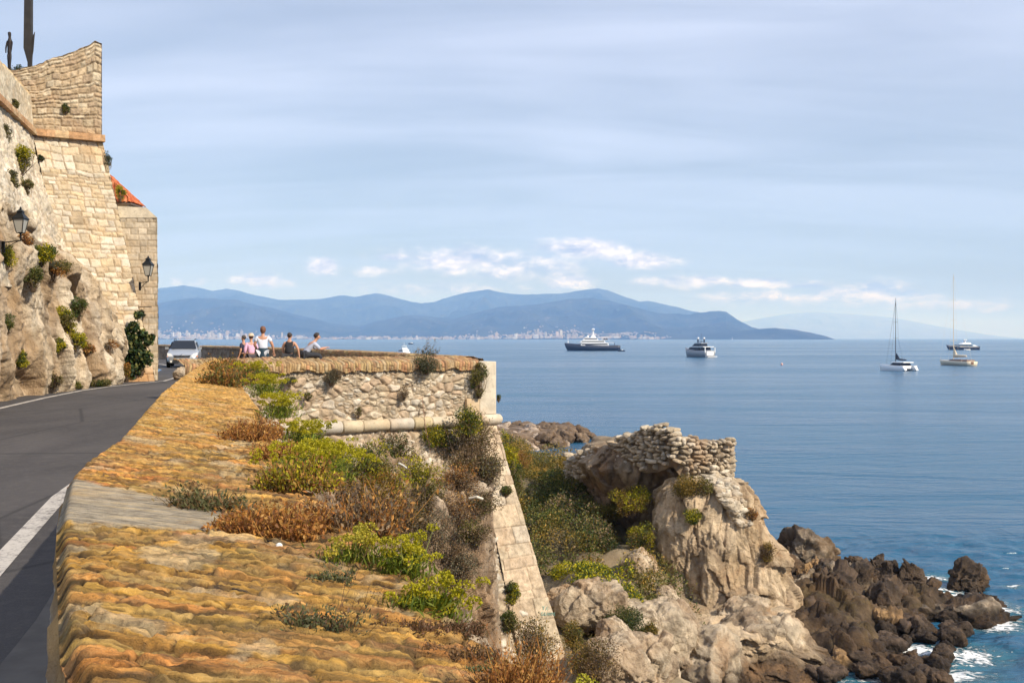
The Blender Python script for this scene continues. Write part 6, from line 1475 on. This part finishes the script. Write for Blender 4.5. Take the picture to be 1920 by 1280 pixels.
figure('person in a dark navy top, leftmost of the people behind the wall', PD(457, 634, 36.5) * np.array([1, 1, 0]) + np.array([0, 0, TZ - .05]), R(70), 1.48,
       dict(), shirt=(.02, .022, .05), sleeve=.8, legs=(.025, .025, .03), hair=(.05, .04, .035))
mp = onface(600, 668, -1.05)
figure('dark-haired man in a grey-blue shirt sitting hunched on the coping, hands clasped', (mp[0], mp[1], .315), R(-62), 1.66,
       dict(pel=(0, -.06, .93), wai=(0, .0, 1.04), che=(0, .13, 1.19), nb=(0, .25, 1.32), ne=(0, .29, 1.37), h0=(0, .335, 1.42), h1=(0, .35, 1.495), h2=(0, .33, 1.56), sl=(-.17, .20, 1.29), sr=(.17, .20, 1.29),
            el=(-.19, .38, 1.09), er=(.19, .38, 1.09), wl=(-.05, .60, 1.14), wr=(.05, .60, 1.14), hl=(-.09, -.02, .93), hr=(.09, -.02, .93), kl=(-.13, .40, .90), kr=(.13, .40, .90), al=(-.13, .42, .46), ar=(.13, .42, .46), tl=(-.14, .56, .40), tr=(.14, .56, .40)),
       shirt=(.42, .46, .58), sleeve=1.0, legs=(.02, .022, .03), hair=(.03, .02, .018))

# ------------------------------------------------------------------ statue and pole up on the fortress
pb = PD(56, 118, 43.5); q = MB()
def rg(x, y, z, a, b_): return [(x - a, y - b_, z), (x + a, y - b_, z), (x + a, y + b_, z), (x - a, y + b_, z)]
x0 = pb[0]; y0 = pb[1]; zt_ = 1.7 + (634 - 92) / F0 * 43.5
q.loft([rg(x0 + .05, y0, 10.9, .08, .06), rg(x0 + .02, y0, pb[2], .08, .06), rg(x0 - .05, y0, zt_, .16, .10), rg(x0 - .03, y0, zt_ + 2.4, .145, .10), rg(x0 - .03, y0, zt_ + 9, .12, .09)], (.05, .04, .035))
o = q.build('pole', M_STEELP); tag(o, 'dark tapering pole with a pointed foot and a fin, rising above the fortress parapet', 'pole')
q = MB(); V = [(x0 + .10, y0 - .015, pb[2] + .1), (x0 + .17, y0 - .015, zt_ - .1), (x0 + .235, y0 - .015, zt_ + .72), (x0 + .13, y0 - .015, zt_ + .5)]
V += [(a, b_ + .03, c) for a, b_, c in V]; q.add(V, [(0, 1, 2, 3), (7, 6, 5, 4), (0, 4, 5, 1), (1, 5, 6, 2), (2, 6, 7, 3), (3, 7, 4, 0)], (.05, .04, .035)); f_ = q.build('fin', M_STEELP, o)
sb_ = PD(18, 120, 43.5); st = thing('statue', 'slender dark bronze statue of a standing figure at the top left of the fortress', 'statue', (sb_[0], sb_[1], sb_[2] - .55))
sv = [(0, 0, 1.0), (0, 0, 1.18), (.03, 0, 1.42), (.045, 0, 1.58), (.03, 0, 1.68), (.02, 0, 1.80), (.01, 0, 1.92), (-.03, 0, .95), (-.03, .02, .55), (-.02, 0, .1), (.05, 0, .92), (.04, -.02, .52), (.03, 0, .1), (.10, .04, 1.48), (.06, .06, 1.2), (.02, .1, 1.02), (-.06, -.04, 1.46), (-.11, -.06, 1.2), (-.12, -.04, .98)]
se = [(0, 1), (1, 2), (2, 3), (3, 4), (4, 5), (5, 6), (0, 7), (7, 8), (8, 9), (0, 10), (10, 11), (11, 12), (3, 13), (13, 14), (14, 15), (3, 16), (16, 17), (17, 18)]
skin('body', sv, se, [.10, .085, .10, .07, .045, .08, .07, .07, .05, .035, .07, .05, .035, .045, .035, .025, .045, .035, .025], M_BRONZE, st, 0, 2)
q = MB(); q.box((0, 0, -.35), (.6, .6, .9), 0, (.2, .18, .15)); q.build('plinth', M_VCOL, st)
bush('dark spiky bush at the feet of the bronze statue', 38, 135, 42.6, .75, .55, DARKG + GREY, 801, 1400, .06, lobes=12, dep=.6)

# ------------------------------------------------------------------ silver car coming round the bend
car = thing('car', 'silver people carrier with its lights on driving towards the bend', 'car', tuple(PZ(346, 687.5, 0.0) * np.array([1, 1, 0])), R(14))
stn = [(-2.10, .28, .55, .60, .62, .64, .40), (-2.02, .22, .62, .80, .78, .74, .62), (-1.80, .20, .74, .85, .84, .86, .70), (-1.35, .20, .84, .87, .86, .98, .74), (-1.0, .20, .90, .87, .865, 1.06, .72), (-.45, .2, .95, .87, .865, 1.44, .62), (0.1, .2, .96, .87, .865, 1.60, .60),
       (1.0, .2, .98, .87, .865, 1.62, .60), (1.7, .2, .98, .87, .86, 1.55, .58), (2.02, .25, .95, .84, .83, 1.30, .55), (2.10, .3, .85, .78, .78, .98, .52)]
rings = []
for (y, zl, zb_, wl_, wb_, zt_, wt_) in stn:
    h_ = [(wl_ * .9, zl), (wl_, zl + .16), (wb_ * 1.01, (zl + zb_) / 2 + .1), (wb_, zb_), ((wb_ + wt_) / 2 * 1.03, (zb_ + zt_) / 2), (wt_, zt_ - .03), (wt_ * .6, zt_)]
    rings.append([(x, y, z) for x, z in h_] + [(-x, y, z) for x, z in reversed(h_)])
q = MB(); q.loft(rings); o = q.build('body', M_CAR, car, True); s_ = o.modifiers.new('s', 'SUBSURF'); s_.levels = 2; s_.render_levels = 2
def qd(name, pts, mat, th=.02, par=None):
    a = [Vector(p_) for p_ in pts]; n = (a[1] - a[0]).cross(a[2] - a[0]).normalized() * th; V = [v + n * .5 for v in a] + [v - n * .5 for v in a]; k = len(a)
    q = MB(); q.add([tuple(v) for v in V], [tuple(range(k)), tuple(range(2 * k - 1, k - 1, -1))] + [(i, i + k, (i + 1) % k + k, (i + 1) % k) for i in range(k)]); return q.build(name, mat, par or car)
qd('windscreen', [(-.74, -1.06, 1.09), (.74, -1.06, 1.09), (.58, -.36, 1.56), (-.58, -.36, 1.56)], M_DGLASS)
for sg in (-1, 1):
    qd('side_window', [(sg * .845, -.62, 1.02), (sg * .85, .2, 1.02), (sg * .69, .2, 1.50), (sg * .70, -.2, 1.48)], M_DGLASS)
    qd('side_window', [(sg * .85, .28, 1.02), (sg * .85, 1.55, 1.04), (sg * .66, 1.45, 1.46), (sg * .69, .28, 1.50)], M_DGLASS)
    w_ = MB(); w_.tube([(sg * .80, -.80, 1.05), (sg * .98, -.84, 1.10)], [.02, .02], 6); w_.loft([[(sg * (.93 + .10 * a), -.86 + .04 * b_ * 0, 1.12 + .07 * c) for a, b_, c in ((-1, 0, -1), (1, 0, -1), (1, 0, 1), (-1, 0, 1))], [(sg * (.93 + .08 * a), -.76, 1.12 + .055 * c) for a, b_, c in ((-1, 0, -1), (1, 0, -1), (1, 0, 1), (-1, 0, 1))]]); w_.build('mirror', M_CAR, car)
    hl_ = qd('headlight', [(sg * .50, -2.06, .66), (sg * .80, -1.95, .66), (sg * .84, -1.72, .84), (sg * .62, -1.90, .80)], MATS['lamp_lens'], .04)
    qd('indicator', [(sg * .80, -1.97, .62), (sg * .855, -1.85, .62), (sg * .855, -1.80, .70), (sg * .80, -1.95, .70)], MATS['indicator_lens'], .03)
    w_ = MB(); w_.lathe((sg * .62, -2.06, .36), [(.001, -.05), (.06, -.05), (.06, .05), (.001, .05)], 12); w_.build('fog_lamp', MATS['lamp_lens'], car)
    for y in (-1.30, 1.38):
        V = []; wh = MB(); prof_ = [(.20, -.10), (.29, -.10), (.315, -.06), (.315, .06), (.29, .10), (.20, .10)]
        rr_ = [[(sg * .80 + x, y + r * math.cos(a), .315 + r * math.sin(a)) for a in np.linspace(0, 2 * math.pi, 25)[:-1]] for r, x in prof_]; wh.loft(rr_, caps=True); w = wh.build('wheel', M_RUBBER, car, True)
        wh = MB(); rr_ = [[(sg * (.905) + x * sg, y + r * math.cos(a), .315 + r * math.sin(a)) for a in np.linspace(0, 2 * math.pi, 25)[:-1]] for r, x in ((.20, -.03), (.195, .0), (.06, .012))]; wh.loft(rr_); wh.build('rim', M_CHROME, w)
qd('grille', [(-.42, -2.115, .60), (.42, -2.115, .60), (.46, -2.07, .70), (-.46, -2.07, .70)], M_RUBBER, .03)
for z in (.70, .73):          # double chevron emblem drawn out into the chrome bars
    qb = MB(); qb.tube([(-.48, -2.045, z), (-.12, -2.105, z), (0, -2.12, z + .055), (.12, -2.105, z), (.48, -2.045, z)], .013, 6); qb.build('chevron_bar', M_CHROME, car)
qd('lower_grille', [(-.50, -2.09, .30), (.50, -2.09, .30), (.46, -2.10, .50), (-.46, -2.10, .50)], M_RUBBER, .04)
qd('number_plate', [(-.25, -2.135, .40), (.25, -2.135, .40), (.25, -2.135, .50), (-.25, -2.135, .50)], M_BOATW, .012)
for sg in (-1, 1):
    qb = MB(); qb.tube([(sg * .57, -.15, 1.60), (sg * .58, .2, 1.66), (sg * .58, 1.2, 1.67), (sg * .56, 1.6, 1.60)], .016, 6); qb.build('roof_rail', M_RUBBER, car)
for sg in (-1, 1):
    qb = MB(); qb.tube([(sg * .1, -1.06, 1.05), (sg * .1 + .45, -.95, 1.10)], .008, 5); qb.build('wiper', M_RUBBER, car)

# ------------------------------------------------------------------ vessels (x forward = bow)
def hull(L, B, H, rake=.10, sheer=.25, flare=.35, stern=.0, col=(.5, .5, .5), n=26, keel=-.6, full=.55):
    rings = []
    for i in range(n):
        t = i / (n - 1); x = -L / 2 + L * t
        w_ = B / 2 * (math.sin(min(1, (1 - t) / (1 - full)) * PI / 2) ** .8 if t > full else 1 - .12 * (1 - t / full) ** 2)
        h = H * (1 + sheer * max(0, t - .35) / .65) ; w0 = w_ * (1 - flare * (.35 + .65 * t)); xo = rake * L * max(0, t - .6) / .4
        w_ = max(w_, .02); w0 = max(w0 * (1 - max(0, t - .75) * 2.2), .01)
        rings.append([(x - xo * .55, -w0 * .3, keel), (x - xo * .45, -w0, 0.0), (x - xo * .15, -(w0 + w_) / 2 * 1.05, h * .5), (x, -w_, h), (x, 0, h + .03 * B), (x, w_, h), (x - xo * .15, (w0 + w_) / 2 * 1.05, h * .5), (x - xo * .45, w0, 0), (x - xo * .55, w0 * .3, keel)])
    m_ = MB(); m_.loft(rings, col, True, True); return m_
def deckbox(m_, x0, x1, w, z0, z1, fr=.5, bk=.2, tp=.86, col=(.5, .5, .5)):
    """superstructure block with raked front (fr) and back (bk)"""
    V = [(x0, -w / 2, z0), (x1, -w / 2, z0), (x1, w / 2, z0), (x0, w / 2, z0), (x0 + bk, -w / 2 * tp, z1), (x1 - fr, -w / 2 * tp, z1), (x1 - fr, w / 2 * tp, z1), (x0 + bk, w / 2 * tp, z1)]
    return m_.add(V, [(0, 3, 2, 1), (4, 5, 6, 7), (0, 1, 5, 4), (1, 2, 6, 5), (2, 3, 7, 6), (3, 0, 4, 7)], col)
def band(par, x0, x1, w, z0, z1, fr=.5, bk=.2):
    m_ = MB(); deckbox(m_, x0 - .05, x1 + .05, w + .4, z0, z1, fr, bk, .975); return m_.build('window_band', M_DGLASS, par)
def place(px, py, ang, name, label, group=None):
    q = PZ(px, py, SEA); return thing(name, label, 'boat' if 'ship' not in name else 'ship', tuple(q), ang, group), q

# explorer yacht, dark hull, white decks
t, q = place(1110, 657.2, R(180 + 6), 'motor_yacht', 'large explorer yacht with a dark hull and stacked white decks at anchor off the wall')
Ls = 54.0
hull(Ls, 10.5, 5.0, .12, .42, .3, full=.5).build('hull', M_NAVY, t, True)
m_ = MB(); deckbox(m_, -16, 12, 9.6, 5.0, 7.6, 1.2, 1.0, .97); o1 = m_.build('main_deck', M_BOATW, t)
m_ = MB(); deckbox(m_, -12.5, 12.5, 8.6, 7.7, 10.0, 2.2, .8, .95); o2 = m_.build('upper_deck', M_BOATW, t)
m_ = MB(); deckbox(m_, -6, 9.5, 7.2, 10.1, 12.3, 2.0, 1.5, .9); m_.build('bridge_deck', M_BOATW, t)
m_ = MB(); deckbox(m_, -21, -10, 9.2, 7.65, 7.95, .1, .1, 1); deckbox(m_, -17, -8, 8.4, 10.05, 10.3, .1, .1, 1); deckbox(m_, -9, 8.5, 7.0, 12.35, 12.7, .6, .1, 1); m_.build('deck_overhang', M_BOATW, t)
band(o1, -14.5, 11, 9.5, 5.8, 6.9, .4, .3); band(o2, -11.3, 11.0, 8.3, 8.4, 9.4, .7, .3); band(t, -4.5, 8.2, 6.9, 10.9, 11.8, .7, .3)
m_ = MB(); deckbox(m_, -4, 1.5, 3.0, 12.7, 14.6, 1.2, 1.4, .55); m_.box((-1.2, 0, 17), (1.6, 1.5, 5.4), 0, top=(.6, .8)); m_.box((-1.2, 0, 19.7), (1.2, 6.6, .5), 0); m_.build('mast', M_BOATW, t)
m_ = MB()
for y in (-3.1, 3.1): m_.lathe((-1.2, y, 19.9), [(.5, 0), (.85, .5), (.8, 1.2), (.3, 1.7)], 12)
m_.lathe((4.2, 0, 12.7), [(.7, 0), (1.1, .6), (1.0, 1.5), (.3, 2.1)], 12); m_.tube([(-1.2, 0, 19.9), (-1.2, 0, 22)], .12, 6); m_.tube([(23.5, 0, 7), (23.5, 0, 12.5)], [.25, .12], 6); m_.box((23.5, 0, 8.0), (.9, .9, 1.6), 0); m_.build('radar_domes', M_BOATW, t, True)
m_ = MB(); m_.box((-11.8, 1.6, 11.2), (2.4, 1.6, 1.6), 0, top=(.5, .6)); m_.box((-14.6, -1.4, 11.2), (2.2, 1.6, 1.6), 0, top=(.6, .5)); m_.tube([(-22.5, 0, 4), (-22.2, 0, 7.6)], [.35, .25], 8); deckbox(m_, -27.5, -22.5, 8.6, 1.0, 4.2, .4, 3.6, .8); m_.build('tender_stern', M_NAVY, t)
m_ = MB(); m_.box((-28.2, 0, .55), (4.5, 8.0, .45), 0); m_.build('swim_platform', M_NAVY, t)
t, q = place(1165, 658.5, R(170), 'dinghy', 'small dark tender lying at the stern of the explorer yacht'); hull(7, 2.6, .9, .1, .3).build('hull', M_NAVY, t, True); m_ = MB(); m_.box((-1, 0, 1.3), (1.2, 1.0, 1.0), 0); m_.build('console', M_BOATW, t)

# far dark-hulled yacht at the right
t, q = place(1804, 655.6, R(180 + 14), 'motor_yacht', 'sleek dark blue motor yacht with a white mast dome, farthest right by the tall sailboat')
hull(38, 7.4, 3.6, .16, .35, .35, full=.45).build('hull', M_NAVY, t, True)
m_ = MB(); deckbox(m_, -11.5, 9.5, 6.6, 3.6, 5.8, 5.0, 2.0, .9); a_ = m_.build('main_deck', m_plain('blue_grey_paint', (.20, .30, .42), .4), t); band(a_, -9.5, 8.0, 6.4, 4.2, 5.2, 1.6, .4)
m_ = MB(); deckbox(m_, -9.5, 2.5, 5.4, 5.9, 7.6, 3.4, 1.6, .85); m_.build('upper_deck', M_BOATW, t)
m_ = MB(); deckbox(m_, -16.5, -8, 6.4, 3.7, 5.0, .3, 3.4, .9); m_.build('aft_deck', M_BOATW, t)
m_ = MB(); m_.box((-3.0, 0, 8.6), (2.2, 1.6, 2.0), 0, top=(.5, .8)); m_.lathe((-3.2, 1.2, 9.2), [(.6, 0), (1.0, .5), (.9, 1.2), (.2, 1.7)], 12); m_.lathe((-3.2, -1.2, 9.2), [(.6, 0), (1.0, .5), (.9, 1.2), (.2, 1.7)], 12); m_.build('radar_domes', M_BOATW, t, True)
t, q = place(1813, 656.6, R(185), 'dinghy', 'white tender alongside the far dark blue yacht'); hull(6.5, 2.4, 1.0, .1, .3).build('hull', M_BOATW, t, True); m_ = MB(); m_.box((-.8, 0, 1.4), (1.2, 1.0, .9), 0); m_.build('console', M_DGLASS, t)

# motor yacht seen from the stern quarter
t, q = place(1308, 669.2, R(118), 'motor_yacht', 'white and dark motor yacht seen from its stern, alone in the middle of the bay')
M_GREY = m_plain('grey_hull_paint', (.30, .31, .33), .4)
hull(25, 9.0, 4.2, .12, .35, .25, full=.5).build('hull', M_GREY, t, True)
m_ = MB(); m_.box((-12.52, 0, 2.6), (.25, 5.4, 2.4), 0); m_.build('transom_door', M_BOATW, t)
m_ = MB(); deckbox(m_, -8.5, 5.5, 7.8, 4.2, 6.4, 2.4, .4, .94); a_ = m_.build('main_deck', M_DGLASS, t)
m_ = MB(); m_.box((-5.8, 0, 6.6), (10.5, 8.6, .45), 0); m_.box((-12.3, -3.9, 4.6), (.5, .5, 3.2), 0); m_.box((-12.3, 3.9, 4.6), (.5, .5, 3.2), 0); m_.build('roof_overhang', M_BOATW, t)
m_ = MB(); deckbox(m_, -6.5, 2.2, 5.8, 6.9, 8.6, 2.4, .4, .9); m_.build('upper_deck', M_DGLASS, t)
m_ = MB(); m_.box((-4.0, 0, 8.9), (6.5, 6.2, .4), 0); m_.build('hard_top', M_GREY, t)
m_ = MB(); m_.box((-3.5, 0, 9.9), (1.4, 4.8, .4), 0); m_.box((-3.5, -2.5, 10.3), (.7, .6, 2.3), 0); m_.box((-3.5, 2.5, 10.3), (.7, .6, 2.3), 0); m_.tube([(-3.5, 0, 9.0), (-3.5, 0, 15.0)], [.16, .07], 6); m_.build('radar_arch', M_NAVY, t)
m_ = MB()
for y in (-2.4, 2.4): m_.lathe((-3.5, y, 11.3), [(.4, 0), (.75, .4), (.7, 1.0), (.2, 1.4)], 12)
m_.build('radar_domes', M_BOATW, t, True)
m_ = MB(); m_.box((-13.6, 0, .5), (2.6, 7.6, .4), 0); m_.build('swim_platform', M_BOATW, t)

# white boat showing just above the sea parapet
t, q = place(755, 665, R(118), 'motor_yacht', 'small white flybridge motor yacht just above the parapet wall')
hull(17, 5.4, 2.2, .12, .3, .2, full=.5).build('hull', M_BOATW, t, True)
m_ = MB(); deckbox(m_, -6.5, 3.5, 4.9, 2.2, 3.8, 1.6, .4, .92); a_ = m_.build('cabin', M_BOATW, t); band(a_, -5.6, 2.6, 4.6, 2.7, 3.4, .6, .2)
m_ = MB(); m_.box((-2.6, 0, 4.0), (7, 4.9, .3), 0); deckbox(m_, -4.6, .8, 3.8, 4.2, 5.2, 1.2, .3, .9); m_.box((-2.6, 0, 6.6), (2.6, 3.4, .25), 0); m_.build('flybridge', M_BOATW, t)
m_ = MB()
for x, y in ((-3.6, -1.5), (-3.6, 1.5), (-1.6, -1.5), (-1.6, 1.5)): m_.tube([(x, y, 5), (x, y, 6.6)], .08, 6)
m_.tube([(-2.8, 0, 6.7), (-2.8, 0, 9.2)], [.1, .05], 6); m_.build('radar_arch', M_BOATW, t)
t, q = place(770, 645.3, R(160), 'dinghy', 'tiny dark open boat beyond the small white motor yacht'); hull(11, 4, 2.0, .1, .3).build('hull', M_NAVY, t, True); m_ = MB(); m_.box((-2, 0, 2.8), (3.4, 2.6, 1.8), 0, top=(.8, .8)); m_.build('cabin', M_BOATW, t)

# catamaran
t, q = place(1683, 694.5, R(112), 'catamaran', 'white sailing catamaran with a bare dark mast and a navy sail cover')
for sg in (-1, 1):
    h_ = hull(12.5, 1.5, 1.9, .05, .2, .15, full=.4); h_.v = [(x, y + sg * 2.7, z) for x, y, z in h_.v]; h_.build('hull', M_BOATW, t, True)
    s_ = MB(); s_.add([(-6.3, sg * 2.7 - .55, .3), (-7.2, sg * 2.7 - .5, .3), (-7.2, sg * 2.7 + .5, .3), (-6.3, sg * 2.7 + .55, .3), (-5.6, sg * 2.7 - .6, 1.9), (-5.9, sg * 2.7 - .6, 1.9), (-5.9, sg * 2.7 + .6, 1.9), (-5.6, sg * 2.7 + .6, 1.9)], [(0, 1, 2, 3), (4, 7, 6, 5), (0, 4, 5, 1), (1, 5, 6, 2), (2, 6, 7, 3), (3, 7, 4, 0)]); s_.build('stern_steps', M_BOATW, t)
m_ = MB(); deckbox(m_, -5.2, 2.0, 5.6, .85, 1.9, .5, .2, .98); m_.build('bridge_deck', M_BOATW, t)
m_ = MB(); deckbox(m_, -4.4, 1.8, 4.8, 1.9, 3.0, 1.5, .2, .8); m_.build('cabin', M_DGLASS, t)
m_ = MB(); deckbox(m_, -5.6, .9, 5.0, 3.0, 3.28, .6, .1, .92); m_.build('cabin_roof', M_BOATW, t)
m_ = MB(); m_.tube([(1.0, 0, 3.0), (1.0, 0, 27.0)], [.16, .07], 8)
for z, w_ in ((12, 1.2), (18, 1.0)): m_.tube([(1.0, -w_, z), (1.0, w_, z)], .05, 6)
m_.build('mast', m_plain('dark_spar', (.10, .10, .11), .4, .3), t)
m_ = MB(); m_.tube([(1.0, 0, 26), (6.0, 0, 2.0)], .035, 5); m_.tube([(1, 1.2, 12), (.2, 3.1, 2)], .03, 5); m_.tube([(1, -1.2, 12), (.2, -3.1, 2)], .03, 5); m_.tube([(1, 0, 26), (1, 1.0, 18), (1, 1.2, 12)], .03, 5); m_.tube([(1, 0, 26), (1, -1.0, 18), (1, -1.2, 12)], .03, 5); m_.build('rigging', M_STEELP, t)
m_ = MB(); m_.tube([(.8, 0, 4.5), (-1.5, 0, 4.1), (-4.4, 0, 4.0)], [.42, .38, .22], 8); m_.add([(.8, -.1, 4.5), (.8, .1, 4.5), (-1.2, 0, 4.4), (.6, -.08, 6.6), (.6, .08, 6.6)], [(0, 1, 4, 3), (0, 3, 2), (1, 2, 4), (3, 4, 2)]); m_.build('sail_cover', M_NAVY, t, True)

# tall single-masted sailing yacht, seen from astern
t, q = place(1792, 684.8, R(103), 'sailing_yacht', 'cream sailing yacht seen from astern with a very tall bare mast')
M_CREAM = m_plain('cream_gelcoat', (.72, .62, .46), .4, 0, .05); M_TEAK = m_plain('brown_teak', (.22, .12, .07), .6, 0, .2)
hull(22, 6.0, 1.9, .06, .15, .45, full=.45).build('hull', M_CREAM, t, True)
m_ = MB(); deckbox(m_, -6, 3, 3.6, 1.9, 2.7, 1.2, .2, .85); m_.build('cabin', M_TEAK, t)
m_ = MB(); m_.box((-8.6, 0, 2.3), (3.2, 4.4, .7), 0, top=(.9, .8)); m_.box((-11.02, 0, 1.3), (.12, 1.4, 1.2), 0); m_.build('cockpit', M_TEAK, t)
m_ = MB(); m_.tube([(1.5, 0, 2.5), (1.5, 0, 40.5)], [.18, .06], 8)
for z, w_ in ((11, 1.7), (20, 1.4), (29, 1.1)): m_.tube([(1.5, -w_, z), (1.5, w_, z)], .06, 6)
m_.tube([(1.5, 0, 3.6), (-7.5, 0, 4.0)], .16, 8); m_.build('mast', M_CREAM, t)
m_ = MB(); m_.tube([(1.2, 0, 4.2), (-3, 0, 4.35), (-7, 0, 4.3)], [.55, .42, .28], 8); m_.add([(1.3, -.3, 4.3), (1.3, .3, 4.3), (-1.5, 0, 4.4), (1.2, 0, 8.2)], [(0, 1, 3), (0, 3, 2), (1, 2, 3)]); m_.build('furled_sail', M_CREAM, t, True)
m_ = MB()
for sg in (-1, 1): m_.tube([(1.5, 0, 40), (1.5, sg * 1.1, 29), (1.5, sg * 1.4, 20), (1.5, sg * 1.7, 11), (1.2, sg * 2.8, 2)], .022, 5)
m_.tube([(1.5, 0, 40), (-10.8, 0, 2)], .022, 5); m_.tube([(1.5, 0, 40), (10.8, 0, 2.2)], .022, 5); m_.build('rigging', M_CREAM, t)
t, q = place(1778, 679.5, R(100), 'dinghy', 'tiny white dinghy beside the cream sailing yacht'); hull(4.5, 1.8, .8, .1, .3).build('hull', M_BOATW, t, True); m_ = MB(); m_.box((-.4, 0, .9), (.4, 1.4, .2), 0); m_.build('seat', M_TEAK, t)

# cruise ship and little sail far off under the hills
t, q = place(1271, 636.2, R(4), 'cruise_ship', 'white cruise ship lying far off under the wooded headland')
hull(150, 22, 12, .08, .2, .2, full=.6).build('hull', M_BOATW, t, True)
m_ = MB(); deckbox(m_, -60, 48, 20, 12, 19, 6, 3, .97); deckbox(m_, -56, -40, 14, 19, 30, 6, 2, .7); deckbox(m_, 20, 44, 16, 19, 27, 9, 3, .8); m_.build('superstructure', M_BOATW, t)
t, q = place(1373, 637.0, R(60), 'sailing_yacht', 'speck of a white sailboat on the horizon right of the cruise ship'); hull(16, 5, 2, .06, .2).build('hull', M_BOATW, t, True)
m_ = MB(); m_.add([(2, -.1, 2), (-6, -.1, 2.5), (1.5, -.1, 24), (2, .1, 2), (-6, .1, 2.5), (1.5, .1, 24)], [(0, 1, 2), (3, 5, 4), (0, 3, 4, 1), (1, 4, 5, 2), (2, 5, 3, 0)]); m_.build('sail', M_BOATW, t)
t, q = place(1466, 684, 0, 'mooring_buoy', 'small pinkish mooring buoy in open water left of the catamaran'); t['category'] = 'buoy'
m_ = MB(); m_.lathe((0, 0, -.2), [(.3, 0), (.55, .3), (.5, .8), (.12, 1.1)], 12, (.7, .4, .35)); m_.lathe((0, 0, .8), [(.05, 0), (.12, .2), (.05, .4)], 8, (.6, .6, .6)); m_.build('float', M_VCOL, t, True)

# ------------------------------------------------------------------ the town on the far shore
def hill_at(px, D):
    """ground height of the front range at this bearing and distance"""
    pxa, v, Dg, Zg_ = HL; i = int(np.clip(np.searchsorted(pxa, px), 0, len(pxa) - 1)); return float(np.interp(D, Dg[i, :60], Zg_[i, :60]))
HL = HILL_FRONT
rng = np.random.RandomState(21)
def house_geo(m_, x, y, z, w_, d_, h_, rz, col, roofc):
    m_.box((x, y, z + h_ / 2 - 6), (w_, d_, h_ + 12), rz, col); m_.box((x, y, z + h_ + .8), (w_ * 1.03, d_ * 1.03, 1.6), rz, roofc, top=(.7, .6))
def dens_at(px):
    return np.interp(px, [180, 290, 420, 520, 620, 760, 900, 960, 1010, 1060, 1150, 1200, 1260, 1300], [.8, 1, .95, .55, .6, .75, .6, .75, 1.0, .9, .85, .75, .35, .1])
m_ = MB(); n_big = 0; cnt = 0
WALLC = [(.60, .57, .50), (.54, .48, .40), (.72, .71, .68), (.44, .40, .34), (.60, .53, .45), (.40, .37, .34), (.60, .48, .38)]
M_TOWN = m_stone('town_walls', .05, None, .12, 0, .1, rough=.85)
HLx = HL
while cnt < 1500:
    px = rng.uniform(160, 1290); dn = dens_at(px)
    if rng.rand() > dn: continue
    tall = np.interp(px, [160, 300, 430, 560, 700, 900, 1000, 1100, 1200, 1290], [.36, .36, .30, .14, .16, .12, .40, .42, .16, .05]); u = rng.beta(1.05, 2.6) * tall + .004
    D = 9650 + (12600 - 9650) * u; z = hill_at(px, D)
    if z < SEA + 1: z = SEA + 1
    x = (px - 960) / F0 * D; w_ = rng.uniform(8, 18); h_ = rng.uniform(4, 9); d_ = rng.uniform(9, 14); rz = rng.uniform(-.5, .5)
    c = np.array(WALLC[rng.randint(7)]) * rng.uniform(.45, .7); house_geo(m_, x, D, z, w_, d_, h_, rz, tuple(c), (.34, .18, .12) if rng.rand() < .5 else (.4, .36, .32)); cnt += 1
o = m_.build('town', M_TOWN); o['kind'] = 'stuff'
for i in range(230):
    while True:
        px = rng.uniform(290, 1230)
        if rng.rand() < dens_at(px) * (1.3 if px < 470 or 960 < px < 1010 else .6): break
    u = rng.beta(1, 3.5) * (.2 if px < 520 else .07) + .002; D = 9640 + 2900 * u; z = max(hill_at(px, D), SEA + 1); x = (px - 960) / F0 * D
    tower = (px < 470 and rng.rand() < .3) or rng.rand() < .08; w_ = rng.uniform(16, 26) if tower else rng.uniform(22, 60); h_ = rng.uniform(32, 62) if tower else rng.uniform(11, 24); c = tuple(np.array(WALLC[rng.randint(7)]) * rng.uniform(.6, .85))
    b_ = MB(); b_.box((0, 0, h_ / 2 - 6), (w_, 16, h_ + 12), 0, c); b_.box((0, 0, h_ + .7), (w_ * .96, 15, 1.4), 0, (.4, .3, .25)); b_.box((w_ * .15, 0, h_ + 2.6), (w_ * .25, 6, 3), 0, c)
    o = b_.build('building', M_TOWN); o.location = (x, D, z); o.rotation_euler = (0, 0, rng.uniform(-.4, .4)); tag(o, 'pale tower block in the far shore town' if tower else 'pale low apartment building along the far shore town', 'building', 'buildings of the far shore town')
